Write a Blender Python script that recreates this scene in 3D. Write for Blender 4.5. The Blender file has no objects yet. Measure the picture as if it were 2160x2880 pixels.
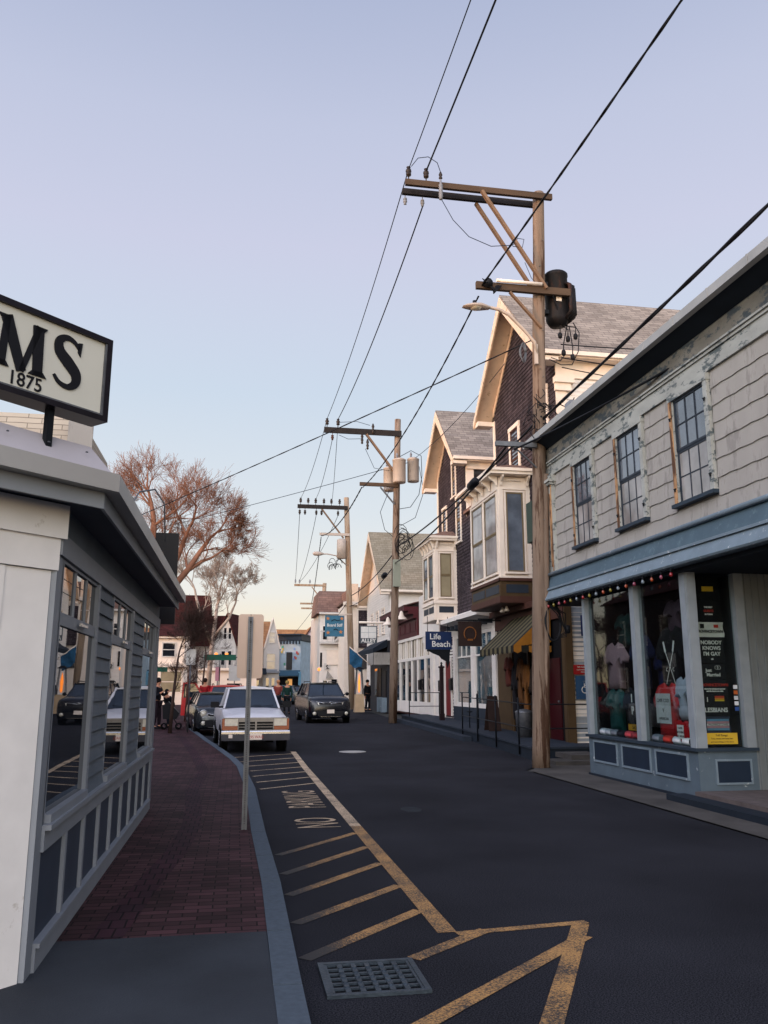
import bpy, bmesh, math, random
from mathutils import Vector, Matrix
R = math.radians
S = bpy.context.scene
# ---------------------------------------------------------------- camera
cd = bpy.data.cameras.new("camera"); cam = bpy.data.objects.new("camera", cd)
S.collection.objects.link(cam); S.camera = cam
cd.sensor_fit = 'VERTICAL'; cd.sensor_height = 36.0; cd.lens = 36.0 * 2329 / 2880
cd.clip_start = 0.05; cd.clip_end = 3000
cam.location = (0, 0, 1.73)
cam.rotation_euler = (R(90 + 11.93), 0, R(-9.93))
# ---------------------------------------------------------------- sky
SUN_AZ = R(-112)      # compass-like angle of the sun, from +Y towards +X
SUN_EL = R(3.6)
W = bpy.data.worlds.new("World"); S.world = W; W.use_nodes = True
nt = W.node_tree; nt.nodes.clear()
def wn(t, **k):
    n = nt.nodes.new(t)
    for a, b in k.items(): setattr(n, a, b)
    return n
wout = wn('ShaderNodeOutputWorld'); bg = wn('ShaderNodeBackground')
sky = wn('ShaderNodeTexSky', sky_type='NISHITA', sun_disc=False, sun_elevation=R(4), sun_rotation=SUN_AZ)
tc = wn('ShaderNodeTexCoord'); sp = wn('ShaderNodeSeparateXYZ'); nt.links.new(tc.outputs['Generated'], sp.inputs[0])
rp = wn('ShaderNodeValToRGB')
def lin(h):
    h = h.lstrip('#'); c = [int(h[i:i+2], 16) / 255 for i in (0, 2, 4)]
    return tuple(x / 12.92 if x <= .04045 else ((x + .055) / 1.055) ** 2.4 for x in c) + (1,)
cr = rp.color_ramp
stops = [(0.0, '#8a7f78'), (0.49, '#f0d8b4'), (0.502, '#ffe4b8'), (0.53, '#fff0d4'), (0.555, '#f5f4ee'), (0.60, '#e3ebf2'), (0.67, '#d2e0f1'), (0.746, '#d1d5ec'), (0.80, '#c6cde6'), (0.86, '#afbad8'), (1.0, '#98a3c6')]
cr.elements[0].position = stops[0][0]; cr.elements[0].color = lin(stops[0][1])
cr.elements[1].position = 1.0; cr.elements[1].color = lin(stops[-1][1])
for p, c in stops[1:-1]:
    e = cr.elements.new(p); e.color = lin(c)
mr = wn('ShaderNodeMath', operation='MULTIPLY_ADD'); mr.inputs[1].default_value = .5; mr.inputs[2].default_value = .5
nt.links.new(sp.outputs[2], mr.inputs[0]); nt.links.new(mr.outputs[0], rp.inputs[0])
# brighter, warmer sky around the sunset (behind-left of the camera)
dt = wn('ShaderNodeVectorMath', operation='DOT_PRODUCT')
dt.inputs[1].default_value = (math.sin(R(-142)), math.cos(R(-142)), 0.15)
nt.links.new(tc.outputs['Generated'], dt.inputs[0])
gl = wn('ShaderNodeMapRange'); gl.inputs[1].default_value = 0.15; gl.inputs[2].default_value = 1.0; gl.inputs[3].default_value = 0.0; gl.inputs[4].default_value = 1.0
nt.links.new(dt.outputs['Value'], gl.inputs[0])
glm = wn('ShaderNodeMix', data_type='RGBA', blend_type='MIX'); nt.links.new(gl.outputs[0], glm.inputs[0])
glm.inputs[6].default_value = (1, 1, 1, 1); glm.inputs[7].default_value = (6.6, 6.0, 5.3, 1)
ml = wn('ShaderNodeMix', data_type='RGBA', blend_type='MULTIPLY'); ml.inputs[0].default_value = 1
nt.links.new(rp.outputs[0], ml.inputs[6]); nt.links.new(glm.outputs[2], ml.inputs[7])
sk = wn('ShaderNodeMix', data_type='RGBA', blend_type='MULTIPLY'); sk.inputs[0].default_value = 1; sk.inputs[7].default_value = (.1, .1, .1, 1)
nt.links.new(sky.outputs[0], sk.inputs[6])
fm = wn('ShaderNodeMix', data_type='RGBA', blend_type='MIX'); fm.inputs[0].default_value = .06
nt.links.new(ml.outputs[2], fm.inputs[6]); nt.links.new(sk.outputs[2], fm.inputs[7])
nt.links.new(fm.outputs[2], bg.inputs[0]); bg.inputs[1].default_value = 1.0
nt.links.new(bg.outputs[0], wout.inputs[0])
# ---------------------------------------------------------------- sun
sl = bpy.data.lights.new("sun", 'SUN'); sl.energy = 1.7; sl.angle = R(.8); sl.color = (1.0, .5, .24)
sun = bpy.data.objects.new("sun", sl); S.collection.objects.link(sun)
sd = Vector((math.sin(SUN_AZ) * math.cos(SUN_EL), math.cos(SUN_AZ) * math.cos(SUN_EL), math.sin(SUN_EL)))
sun.rotation_euler = sd.to_track_quat('Z', 'Y').to_euler(); sun.location = sd * 60
S.view_settings.view_transform = 'Standard'; S.view_settings.look = 'None'; S.view_settings.exposure = 0; S.view_settings.gamma = 1
S.render.engine = 'CYCLES'; S.cycles.max_bounces = 6; S.cycles.transparent_max_bounces = 12

# ================================================================ helpers
COL = S.collection
def prof(Y): return 0.45 * (1 - math.exp(-(Y - 20) / 25.0)) if Y > 20 else 0.0
def origin(o):
    v = Vector((0, 0, 0))
    while o is not None: v += Vector(o.location); o = o.parent
    return v
def tag(o, label=None, cat=None, group=None, kind=None):
    if label: o['label'] = label
    if cat: o['category'] = cat
    if group: o['group'] = group
    if kind: o['kind'] = kind
    return o
def thing(name, loc, label, cat, group=None, rz=0):
    o = bpy.data.objects.new(name, None); COL.objects.link(o); o.location = loc; o.empty_display_size = .2
    o.rotation_euler = (0, 0, rz); return tag(o, label, cat, group)
def copy_tree(o, parent=None):
    c = o.copy(); COL.objects.link(c); c.parent = parent
    for ch in list(o.children): copy_tree(ch, c)
    return c
class Fr:
    """wall frame: u along the wall, v up, n outward"""
    def __init__(s, o, u, n): s.o = Vector(o); s.u = Vector(u).normalized(); s.n = Vector(n).normalized(); s.z = Vector((0, 0, 1))
    def P(s, u, v, n=0): return s.o + s.u * u + s.z * v + s.n * n
class MB:
    def __init__(s): s.v = []; s.f = []; s.m = []; s.sm = []
    def add(s, vs, fs, mi=0, smooth=False):
        b = len(s.v); s.v += [Vector(v) for v in vs]
        for f in fs: s.f.append([b + i for i in f]); s.m.append(mi); s.sm.append(smooth)
        return s
    def quad(s, a, b, c, d, mi=0): return s.add([a, b, c, d], [(0, 1, 2, 3)], mi)
    def hexa(s, p, mi=0):
        return s.add(p, [(0, 3, 2, 1), (4, 5, 6, 7), (0, 1, 5, 4), (1, 2, 6, 5), (2, 3, 7, 6), (3, 0, 4, 7)], mi)
    def box(s, x0, x1, y0, y1, z0, z1, mi=0):
        return s.hexa([(x0, y0, z0), (x1, y0, z0), (x1, y1, z0), (x0, y1, z0), (x0, y0, z1), (x1, y0, z1), (x1, y1, z1), (x0, y1, z1)], mi)
    def fb(s, F, u0, u1, v0, v1, n0, n1, mi=0):
        P = F.P
        return s.hexa([P(u0, v0, n0), P(u1, v0, n0), P(u1, v0, n1), P(u0, v0, n1), P(u0, v1, n0), P(u1, v1, n0), P(u1, v1, n1), P(u0, v1, n1)], mi)
    def beam(s, a, b, w, h, up=(0, 0, 1), mi=0):
        a = Vector(a); b = Vector(b); d = (b - a).normalized(); up = Vector(up)
        x = d.cross(up)
        if x.length < 1e-4: x = d.cross(Vector((1, 0, 0)))
        x.normalize(); y = x.cross(d).normalized(); x = x * w / 2; y = y * h / 2
        return s.hexa([a - x - y, a + x - y, b + x - y, b - x - y, a - x + y, a + x + y, b + x + y, b - x + y], mi)
    def tube(s, pts, r, n=6, mi=0, cap=True, smooth=True):
        pts = [Vector(p) for p in pts]; k = len(pts)
        rr = r if isinstance(r, (list, tuple)) else [r] * k
        t0 = (pts[1] - pts[0]).normalized(); a = t0.orthogonal().normalized(); vs = []
        for i, p in enumerate(pts):
            t = (pts[min(i + 1, k - 1)] - pts[max(i - 1, 0)])
            if t.length < 1e-9: t = t0
            t.normalize(); a = (a - t * a.dot(t))
            if a.length < 1e-6: a = t.orthogonal()
            a.normalize(); b = t.cross(a)
            for j in range(n):
                an = 2 * math.pi * j / n; vs.append(p + (a * math.cos(an) + b * math.sin(an)) * rr[i])
        fs = []
        for i in range(k - 1):
            for j in range(n):
                q = (j + 1) % n; fs.append((i * n + j, i * n + q, (i + 1) * n + q, (i + 1) * n + j))
        s.add(vs, fs, mi, smooth)
        if cap and n > 2:
            b = len(s.v) - k * n; s.f.append([b + j for j in range(n)][::-1]); s.m.append(mi); s.sm.append(False)
            s.f.append([b + (k - 1) * n + j for j in range(n)]); s.m.append(mi); s.sm.append(False)
        return s
    def cyl(s, a, b, r, n=12, mi=0, smooth=True): return s.tube([a, b], r, n, mi, True, smooth)
    def lathe(s, c, prof_, n=16, mi=0, axis='z'):
        """prof_: list of (r, h) along the axis from c"""
        c = Vector(c); vs = []
        for r, h in prof_:
            for j in range(n):
                a = 2 * math.pi * j / n; x, y = r * math.cos(a), r * math.sin(a)
                vs.append(c + (Vector((x, y, h)) if axis == 'z' else Vector((x, h, y)) if axis == 'y' else Vector((h, x, y))))
        fs = [(i * n + j, i * n + (j + 1) % n, (i + 1) * n + (j + 1) % n, (i + 1) * n + j) for i in range(len(prof_) - 1) for j in range(n)]
        return s.add(vs, fs, mi, True)
    def prism(s, pts, off, mi=0):
        """closed polygon pts (3D, planar) extruded by vector off"""
        n = len(pts); off = Vector(off); a = [Vector(p) for p in pts]; b = [p + off for p in a]
        return s.add(a + b, [tuple(range(n))[::-1], tuple(range(n, 2 * n))] + [(i, (i + 1) % n, n + (i + 1) % n, n + i) for i in range(n)], mi)
    def siding(s, F, u0, u1, v0, v1, pitch, lap=.018, clip=None, mi=0, wavy=0, seed=0):
        v = v0; rnd = random.Random(seed)
        while v < v1 - 1e-4:
            t = min(v + pitch, v1)
            a0, a1 = (u0, u1) if clip is None else clip(v); b0, b1 = (u0, u1) if clip is None else clip(t)
            if a1 - a0 > .02:
                if b1 < b0: b0 = b1 = (b0 + b1) / 2
                if wavy:
                    k = max(2, int((a1 - a0) / .07)); ph = rnd.random() * 6
                    lo = [F.P(a0 + (a1 - a0) * i / k, v + wavy * math.sin(ph + i * .9) + wavy * .4 * math.sin(i * 2.3 + ph), lap) for i in range(k + 1)]
                    li = [F.P(a0 + (a1 - a0) * i / k, v + .01, 0) for i in range(k + 1)]
                    hi = [F.P(b0 + (b1 - b0) * i / k, t + .012, .002) for i in range(k + 1)]
                    for i in range(k):
                        s.quad(lo[i], lo[i + 1], hi[i + 1], hi[i], mi); s.quad(li[i], li[i + 1], lo[i + 1], lo[i], mi)
                else:
                    s.quad(F.P(a0, v, lap), F.P(a1, v, lap), F.P(b1, t, 0), F.P(b0, t, 0), mi)
                    s.quad(F.P(a0, v, -.01), F.P(a1, v, -.01), F.P(a1, v, lap), F.P(a0, v, lap), mi)
            v = t
        return s
    def each(s, name, mats, parent=None):
        """one object per connected piece"""
        par = list(range(len(s.v)))
        def find(i):
            while par[i] != i: par[i] = par[par[i]]; i = par[i]
            return i
        for f in s.f:
            for i in f[1:]: par[find(i)] = find(f[0])
        groups = {}
        for k, f in enumerate(s.f): groups.setdefault(find(f[0]), []).append(k)
        out = []
        for ks in groups.values():
            m = MB(); ids = sorted({i for k in ks for i in s.f[k]}); ix = {i: j for j, i in enumerate(ids)}
            m.v = [s.v[i] for i in ids]; m.f = [[ix[i] for i in s.f[k]] for k in ks]; m.m = [s.m[k] for k in ks]; m.sm = [s.sm[k] for k in ks]
            out.append(m.build(name, mats, parent))
        return out
    def build(s, name, mats, parent=None, loc=None, smooth=None):
        if not isinstance(mats, (list, tuple)): mats = [mats]
        if parent is not None: o0 = origin(parent)
        elif loc is not None: o0 = Vector(loc)
        else:
            xs = [v.x for v in s.v]; ys = [v.y for v in s.v]; zs = [v.z for v in s.v]
            o0 = Vector(((min(xs) + max(xs)) / 2, (min(ys) + max(ys)) / 2, min(zs)))
        me = bpy.data.meshes.new(name)
        me.from_pydata([v - o0 for v in s.v], [], s.f)
        uv = me.uv_layers.new(name='UVMap').data
        for p in me.polygons:
            n = p.normal; ax = abs(n.x), abs(n.y), abs(n.z)
            for li in p.loop_indices:
                c = s.v[me.loops[li].vertex_index]
                if ax[2] > .86: uv[li].uv = (c.x, c.y)
                elif ax[0] > ax[1]: uv[li].uv = (c.y, c.z)
                else: uv[li].uv = (c.x, c.z)
        for m in mats: me.materials.append(m)
        for p, mi, sm in zip(me.polygons, s.m, s.sm): p.material_index = mi; p.use_smooth = sm if smooth is None else smooth
        o = bpy.data.objects.new(name, me); COL.objects.link(o)
        if parent is not None: o.parent = parent
        else: o.location = o0
        return o

# ================================================================ materials
def newmat(name):
    m = bpy.data.materials.new(name); m.use_nodes = True; t = m.node_tree
    return m, t, t.nodes['Principled BSDF']
def mat(name, col, rough=.7, var=.15, scale=6, bump=0.0, bscale=60, metal=0, spec=.2, dirt=None, dirt_amt=.3, dscale=2.5, ior=None, stretch=None):
    """painted / plain surface with tonal variation, optional dirt patches and bump"""
    m, t, b = newmat(name); c = lin(col) if isinstance(col, str) else tuple(col) + (1,)
    N = t.nodes.new; L = t.links.new
    tc = N('ShaderNodeTexCoord'); no = N('ShaderNodeTexNoise'); no.inputs['Scale'].default_value = scale; no.inputs['Detail'].default_value = 6
    src = tc.outputs['Object']
    if stretch:
        mp = N('ShaderNodeMapping'); mp.inputs['Scale'].default_value = stretch; L(src, mp.inputs[0]); src = mp.outputs[0]
    L(src, no.inputs[0])
    mrg = N('ShaderNodeMapRange'); mrg.inputs[1].default_value = .3; mrg.inputs[2].default_value = .7; mrg.inputs[3].default_value = 1 - var; mrg.inputs[4].default_value = 1 + var
    L(no.outputs[0], mrg.inputs[0])
    mx = N('ShaderNodeMix'); mx.data_type = 'RGBA'; mx.blend_type = 'MULTIPLY'; mx.inputs[0].default_value = 1; mx.inputs[6].default_value = c
    L(mrg.outputs[0], mx.inputs[7]); out = mx.outputs[2]
    if dirt:
        n2 = N('ShaderNodeTexNoise'); n2.inputs['Scale'].default_value = dscale; n2.inputs['Detail'].default_value = 9; n2.inputs['Roughness'].default_value = .7; L(src, n2.inputs[0])
        r2 = N('ShaderNodeMapRange'); r2.inputs[1].default_value = .62 - dirt_amt * .35; r2.inputs[2].default_value = r2.inputs[1].default_value + .06; L(n2.outputs[0], r2.inputs[0])
        m2 = N('ShaderNodeMix'); m2.data_type = 'RGBA'; L(r2.outputs[0], m2.inputs[0]); L(out, m2.inputs[6]); m2.inputs[7].default_value = lin(dirt) if isinstance(dirt, str) else tuple(dirt) + (1,)
        out = m2.outputs[2]
    L(out, b.inputs['Base Color']); b.inputs['Roughness'].default_value = rough; b.inputs['Metallic'].default_value = metal
    b.inputs['Specular IOR Level'].default_value = spec
    if ior: b.inputs['IOR'].default_value = ior
    if bump:
        n3 = N('ShaderNodeTexNoise'); n3.inputs['Scale'].default_value = bscale; n3.inputs['Detail'].default_value = 4; L(src, n3.inputs[0])
        bp = N('ShaderNodeBump'); bp.inputs['Strength'].default_value = bump; bp.inputs['Distance'].default_value = .02; L(n3.outputs[0], bp.inputs['Height']); L(bp.outputs[0], b.inputs['Normal'])
    return m
def brickmat(name, c1, c2, mortar, bw, bh, ms=.01, rough=.85, bump=.5, offset=.5, var=.3):
    m, t, b = newmat(name); N = t.nodes.new; L = t.links.new
    tc = N('ShaderNodeTexCoord'); br = N('ShaderNodeTexBrick'); br.offset = offset
    br.inputs['Scale'].default_value = 1; br.inputs['Brick Width'].default_value = bw; br.inputs['Row Height'].default_value = bh
    br.inputs['Mortar Size'].default_value = ms; br.inputs['Mortar Smooth'].default_value = .3; br.inputs['Bias'].default_value = 0
    br.inputs['Color1'].default_value = lin(c1); br.inputs['Color2'].default_value = lin(c2); br.inputs['Mortar'].default_value = lin(mortar)
    nd = N('ShaderNodeTexNoise'); nd.inputs['Scale'].default_value = 3; L(tc.outputs['UV'], nd.inputs[0])
    vm = N('ShaderNodeVectorMath'); vm.operation = 'MULTIPLY_ADD'; L(nd.outputs['Color'], vm.inputs[0]); vm.inputs[1].default_value = (.015, .015, 0); L(tc.outputs['UV'], vm.inputs[2])
    L(vm.outputs[0], br.inputs[0])
    n2 = N('ShaderNodeTexNoise'); n2.inputs['Scale'].default_value = 1.1; n2.inputs['Detail'].default_value = 8; L(tc.outputs['UV'], n2.inputs[0])
    mrg = N('ShaderNodeMapRange'); mrg.inputs[1].default_value = .3; mrg.inputs[2].default_value = .7; mrg.inputs[3].default_value = 1 - var; mrg.inputs[4].default_value = 1 + var; L(n2.outputs[0], mrg.inputs[0])
    mx = N('ShaderNodeMix'); mx.data_type = 'RGBA'; mx.blend_type = 'MULTIPLY'; mx.inputs[0].default_value = 1; L(br.outputs[0], mx.inputs[6]); L(mrg.outputs[0], mx.inputs[7])
    L(mx.outputs[2], b.inputs['Base Color']); b.inputs['Roughness'].default_value = rough; b.inputs['Specular IOR Level'].default_value = .12
    bp = N('ShaderNodeBump'); bp.invert = True; bp.inputs['Strength'].default_value = bump; bp.inputs['Distance'].default_value = .01; L(br.outputs['Fac'], bp.inputs['Height']); L(bp.outputs[0], b.inputs['Normal'])
    return m
def glassmat(name, tint=(.012, .016, .022), ior=1.9, rough=.02, var=.5, bmp=.05):
    """dark pane of a window with an unlit room behind"""
    m = mat(name, tint, rough, var, 1.5, ior=ior, spec=.5); t = m.node_tree; b = t.nodes['Principled BSDF']
    n = t.nodes.new('ShaderNodeTexNoise'); n.inputs['Scale'].default_value = 1.3; tc = t.nodes.new('ShaderNodeTexCoord'); t.links.new(tc.outputs['Object'], n.inputs[0])
    bp = t.nodes.new('ShaderNodeBump'); bp.inputs['Strength'].default_value = bmp; bp.inputs['Distance'].default_value = .05
    t.links.new(n.outputs[0], bp.inputs['Height']); t.links.new(bp.outputs[0], b.inputs['Normal']); return m
def clearglass(name, tint=(.85, .9, .9)):
    m = bpy.data.materials.new(name); m.use_nodes = True; t = m.node_tree; t.nodes.clear(); N = t.nodes.new
    o = N('ShaderNodeOutputMaterial'); mx = N('ShaderNodeMixShader'); tr = N('ShaderNodeBsdfTransparent'); gl = N('ShaderNodeBsdfGlossy'); lw = N('ShaderNodeLayerWeight'); lw.inputs[0].default_value = .5; pw = N('ShaderNodeMath'); pw.operation = 'POWER'; pw.inputs[1].default_value = 4; t.links.new(lw.outputs['Facing'], pw.inputs[0]); fr = N('ShaderNodeMath'); fr.operation = 'MULTIPLY_ADD'; fr.inputs[1].default_value = .6; fr.inputs[2].default_value = .035; t.links.new(pw.outputs[0], fr.inputs[0])
    gl.inputs['Roughness'].default_value = .02; tr.inputs[0].default_value = tint + (1,)
    t.links.new(fr.outputs[0], mx.inputs[0]); t.links.new(tr.outputs[0], mx.inputs[1]); t.links.new(gl.outputs[0], mx.inputs[2]); t.links.new(mx.outputs[0], o.inputs[0]); return m
def emit(name, col, s):
    m, t, b = newmat(name); b.inputs['Base Color'].default_value = lin(col); b.inputs['Emission Color'].default_value = lin(col); b.inputs['Emission Strength'].default_value = s; return m
def asphalt():
    m, t, b = newmat('asphalt'); N = t.nodes.new; L = t.links.new
    tc = N('ShaderNodeTexCoord'); a = N('ShaderNodeTexNoise'); a.inputs['Scale'].default_value = 110; a.inputs['Detail'].default_value = 5; L(tc.outputs['Object'], a.inputs[0])
    c = N('ShaderNodeValToRGB'); c.color_ramp.elements[0].position = .38; c.color_ramp.elements[0].color = (.006, .0065, .0092, 1); c.color_ramp.elements[1].position = .70; c.color_ramp.elements[1].color = (.046, .046, .054, 1); L(a.outputs[0], c.inputs[0])
    n2 = N('ShaderNodeTexNoise'); n2.inputs['Scale'].default_value = .55; n2.inputs['Detail'].default_value = 7; L(tc.outputs['Object'], n2.inputs[0])
    r = N('ShaderNodeMapRange'); r.inputs[1].default_value = .3; r.inputs[2].default_value = .7; r.inputs[3].default_value = .75; r.inputs[4].default_value = 1.3; L(n2.outputs[0], r.inputs[0])
    mx = N('ShaderNodeMix'); mx.data_type = 'RGBA'; mx.blend_type = 'MULTIPLY'; mx.inputs[0].default_value = 1; L(c.outputs[0], mx.inputs[6]); L(r.outputs[0], mx.inputs[7])
    L(mx.outputs[2], b.inputs['Base Color']); b.inputs['Roughness'].default_value = .88; b.inputs['Specular IOR Level'].default_value = .06
    bp = N('ShaderNodeBump'); bp.inputs['Strength'].default_value = .3; bp.inputs['Distance'].default_value = .004; L(a.outputs[0], bp.inputs['Height']); L(bp.outputs[0], b.inputs['Normal']); return m
def paintmark(name, col, wear=.5, edge=None):
    m, t, b = newmat(name); N = t.nodes.new; L = t.links.new
    tc = N('ShaderNodeTexCoord'); a = N('ShaderNodeTexNoise'); a.inputs['Scale'].default_value = 75; a.inputs['Detail'].default_value = 5; a.inputs['Roughness'].default_value = .75; L(tc.outputs['Object'], a.inputs[0])
    g = N('ShaderNodeTexNoise'); g.inputs['Scale'].default_value = 2.5; g.inputs['Detail'].default_value = 4; L(tc.outputs['Object'], g.inputs[0])
    ad = N('ShaderNodeMath'); ad.operation = 'MULTIPLY_ADD'; ad.inputs[1].default_value = .35; L(g.outputs[0], ad.inputs[0]); L(a.outputs[0], ad.inputs[2])
    if edge:      # paint scrubbed thin near the kerb
        sx_ = N('ShaderNodeSeparateXYZ'); L(tc.outputs['Object'], sx_.inputs[0]); e1 = N('ShaderNodeMapRange'); e1.inputs[1].default_value = .42; e1.inputs[2].default_value = edge; e1.inputs[3].default_value = -.24; e1.inputs[4].default_value = 0; L(sx_.outputs[0], e1.inputs[0])
        a2 = N('ShaderNodeMath'); a2.operation = 'ADD'; L(ad.outputs[0], a2.inputs[0]); L(e1.outputs[0], a2.inputs[1]); ad = a2
    r = N('ShaderNodeMapRange'); r.inputs[1].default_value = .45 + wear * .18; r.inputs[2].default_value = .6 + wear * .18; L(ad.outputs[0], r.inputs[0])
    mx = N('ShaderNodeMix'); mx.data_type = 'RGBA'; L(r.outputs[0], mx.inputs[0]); mx.inputs[6].default_value = (.030, .026, .024, 1); mx.inputs[7].default_value = lin(col)
    L(mx.outputs[2], b.inputs['Base Color']); b.inputs['Roughness'].default_value = .8; return m

M = {}
M['asphalt'] = asphalt()
M['yellow'] = paintmark('worn_yellow_paint', '#b98a50', .85, .9)
M['cream_line'] = paintmark('worn_cream_paint', '#d0b492', .72)
M['brick'] = brickmat('pavement_brick', '#4c3236', '#302022', '#161011', .21, .102, .006, .8, .6)
M['brick2'] = brickmat('pavement_brick_band', '#3d232b', '#321f27', '#120c10', .105, .21, .007, .8, .7)
M['concrete'] = mat('concrete', '#34383e', .9, .22, 1.4, .3, 120)
M['concrete2'] = mat('old_concrete', '#4b4846', .92, .3, 1.5, .4, 80)
M['granite'] = mat('granite', '#4e5862', .85, .12, 25, .25, 150)
M['earth'] = mat('earth', '#3a3a38', .95, .3, .4)
M['white'] = mat('white_paint', '#c6c1bb', .55, .05, 4, .05, 30)
M['white_dirty'] = mat('white_paint_stained', '#dddad8', .6, .05, 5, .05, 30, dirt='#b5aea6', dirt_amt=.0, dscale=3)
M['ltrim'] = mat('grey_trim_paint', '#868b92', .55, .06, 3)
M['lclap'] = mat('grey_clapboard', '#5e6872', .6, .1, 3, .1, 40)
M['lpanel'] = mat('blue_grey_panel', '#39414f', .6, .1, 2)
M['soffit'] = mat('soffit_paint', '#585d66', .7, .08, 2)
M['gutter'] = mat('aluminium_gutter', '#a4a29f', .4, .1, 2, metal=.2)
M['flash'] = mat('roof_flashing', '#aba6aa', .5, .08, 2)
M['shingle_roof'] = brickmat('asphalt_roof_shingles', '#978d84', '#7b726b', '#544e4a', .32, .13, .008, .9, .5, .37, .15)
M['shingle_green'] = brickmat('green_roof_shingles', '#8f8574', '#807665', '#5b5347', .35, .15, .008, .9, .4, .4, .12)
M['shingle_tan'] = brickmat('tan_roof_shingles', '#a07552', '#8a6244', '#5d4433', .5, .25, .01, .9, .4, .4, .12)
M['shingle_brown'] = brickmat('brown_roof_shingles', '#8a6c5f', '#785e53', '#4e3d36', .5, .2, .01, .9, .4, .4, .12)
M['shingle_red'] = brickmat('red_roof_shingles', '#472321', '#381b1a', '#281211', .5, .2, .01, .9, .4, .4, .12)
M['shingle_dark'] = brickmat('dark_wall_shingles', '#50464a', '#362f33', '#1b181b', .14, .135, .008, .9, .7, .43, .3)
M['beige_shingle'] = brickmat('beige_roof_shingles', '#c7b9a6', '#b3a594', '#8c8174', .4, .07, .006, .9, .4, .4, .1)
M['gwall'] = mat('grey_siding_paint', '#a09b95', .75, .10, 2, .12, 30, dirt='#8f8a85', dirt_amt=.25, dscale=4, stretch=(1, 1, .25))
M['gtrim'] = mat('peeling_trim', '#a3a49f', .75, .12, 5, .25, 30, dirt='#596163', dirt_amt=.26, dscale=7, stretch=(1, .4, 1))
M['gtrim2'] = mat('worn_frieze', '#76726a', .8, .3, 2, .2, 30, dirt='#454c51', dirt_amt=.36, dscale=5, stretch=(1, .5, 1))
M['gwood'] = mat('bare_weathered_wood', '#b48a64', .8, .25, 8, .3, 40, dirt='#5d4232', dirt_amt=.45, dscale=7, stretch=(1, 1, .2))
M['gblue'] = mat('blue_grey_fascia', '#4d606c', .6, .1, 3, .15, 30, dirt='#5c707a', dirt_amt=.15, dscale=9)
M['gblue_lt'] = mat('light_blue_grey_trim', '#71808b', .6, .1, 3, .1, 30, dirt='#c9cdcd', dirt_amt=.03, dscale=10)
M['gblue_dk'] = mat('dark_blue_grey_sill', '#2d3945', .55, .1, 3)
M['gpost'] = mat('storefront_post', '#868e94', .6, .1, 4, .15, 60)
M['gbase'] = mat('storefront_base', '#56646f', .6, .1, 3, .12, 40, dirt='#a9b2b6', dirt_amt=.02, dscale=5)
M['gpanel'] = mat('storefront_panel', '#1d2939', .6, .1, 3)
M['gboards'] = mat('board_wall', '#6f7577', .7, .1, 3, .1, 40)
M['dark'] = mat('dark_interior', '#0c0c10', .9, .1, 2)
M['darkwood'] = mat('dark_brown_wood', '#2a1d1a', .7, .2, 4)
M['ramp'] = mat('deck_paint', '#2b323c', .8, .15, 2, .1, 50)
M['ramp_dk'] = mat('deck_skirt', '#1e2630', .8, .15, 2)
M['iron'] = mat('black_iron', '#15181d', .5, .1, 4, metal=.3)
M['steel'] = mat('galvanised_steel', '#64666a', .5, .2, 12, metal=.6)
M['cast'] = mat('cast_iron_grate', '#3f4850', .5, .25, 14, .3, 60, metal=.5)
M['signback'] = mat('sign_back', '#c9b09c', .55, .04, 3)
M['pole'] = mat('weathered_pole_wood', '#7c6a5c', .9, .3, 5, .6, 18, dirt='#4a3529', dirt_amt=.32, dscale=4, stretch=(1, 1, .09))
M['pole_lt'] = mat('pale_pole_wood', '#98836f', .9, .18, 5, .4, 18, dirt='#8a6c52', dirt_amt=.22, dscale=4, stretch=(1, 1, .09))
M['arm'] = mat('crossarm_wood', '#4f4034', .9, .2, 5, .3, 25, stretch=(.2, 1, 1))
M['arm_dk'] = mat('crossarm_creosote', '#2b2726', .9, .2, 5, .2, 25)
M['brace'] = mat('brace_wood', '#77604e', .9, .2, 5, .3, 25)
M['insul'] = mat('porcelain_insulator', '#2f2622', .35, .2, 10)
M['insul_g'] = mat('grey_insulator', '#7d7f86', .35, .1, 10)
M['wire'] = mat('black_cable', '#101218', .6, .1, 10)
M['wire_b'] = mat('bluish_cable', '#1c2838', .6, .1, 10)
M['xfmr_rust'] = mat('rusted_transformer', '#1b191b', .6, .3, 8, .1, 30, dirt='#3a2620', dirt_amt=.15, dscale=3, metal=.2, stretch=(1, 1, .3))
M['xfmr'] = mat('grey_transformer', '#b1a296', .5, .08, 4, metal=.1)
M['cream'] = mat('cream_trim_paint', '#e7d8c9', .6, .05, 4, .06, 25)
M['peach'] = mat('cream_bargeboard', '#dfc7b0', .7, .08, 4, .1, 25, dirt='#b59878', dirt_amt=.1, dscale=6)
M['cwhite'] = mat('white_clapboard', '#e2dad2', .6, .05, 3, .06, 25)
M['maroon'] = mat('maroon_paint', '#4d1f24', .55, .12, 4)
M['brown_trim'] = mat('brown_trim_paint', '#4b2f27', .6, .1, 4)
M['tan_trim'] = mat('tan_trim_paint', '#74644b', .6, .1, 4)
M['ochre'] = mat('ochre_trim_paint', '#4b3a26', .6, .1, 4)
M['panel_dk'] = mat('dark_slate_panel', '#2b323c', .5, .1, 4)
M['glass'] = glassmat('window_glass', (.012, .015, .02), 2.1)
M['glass_l'] = glassmat('shop_window_glass', (.008, .010, .014), 2.0, .01, bmp=.012)
M['glass_sky'] = glassmat('painted_sky_glass', (.10, .12, .15), 2.4)  # pale tint paints reflected sky into the panes
M['glass_blind'] = glassmat('window_with_blind', (.30, .25, .16), 1.6, .06, .15)
M['glass_curt'] = glassmat('window_with_curtain', (.28, .26, .25), 1.8, .05, .4)
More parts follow.
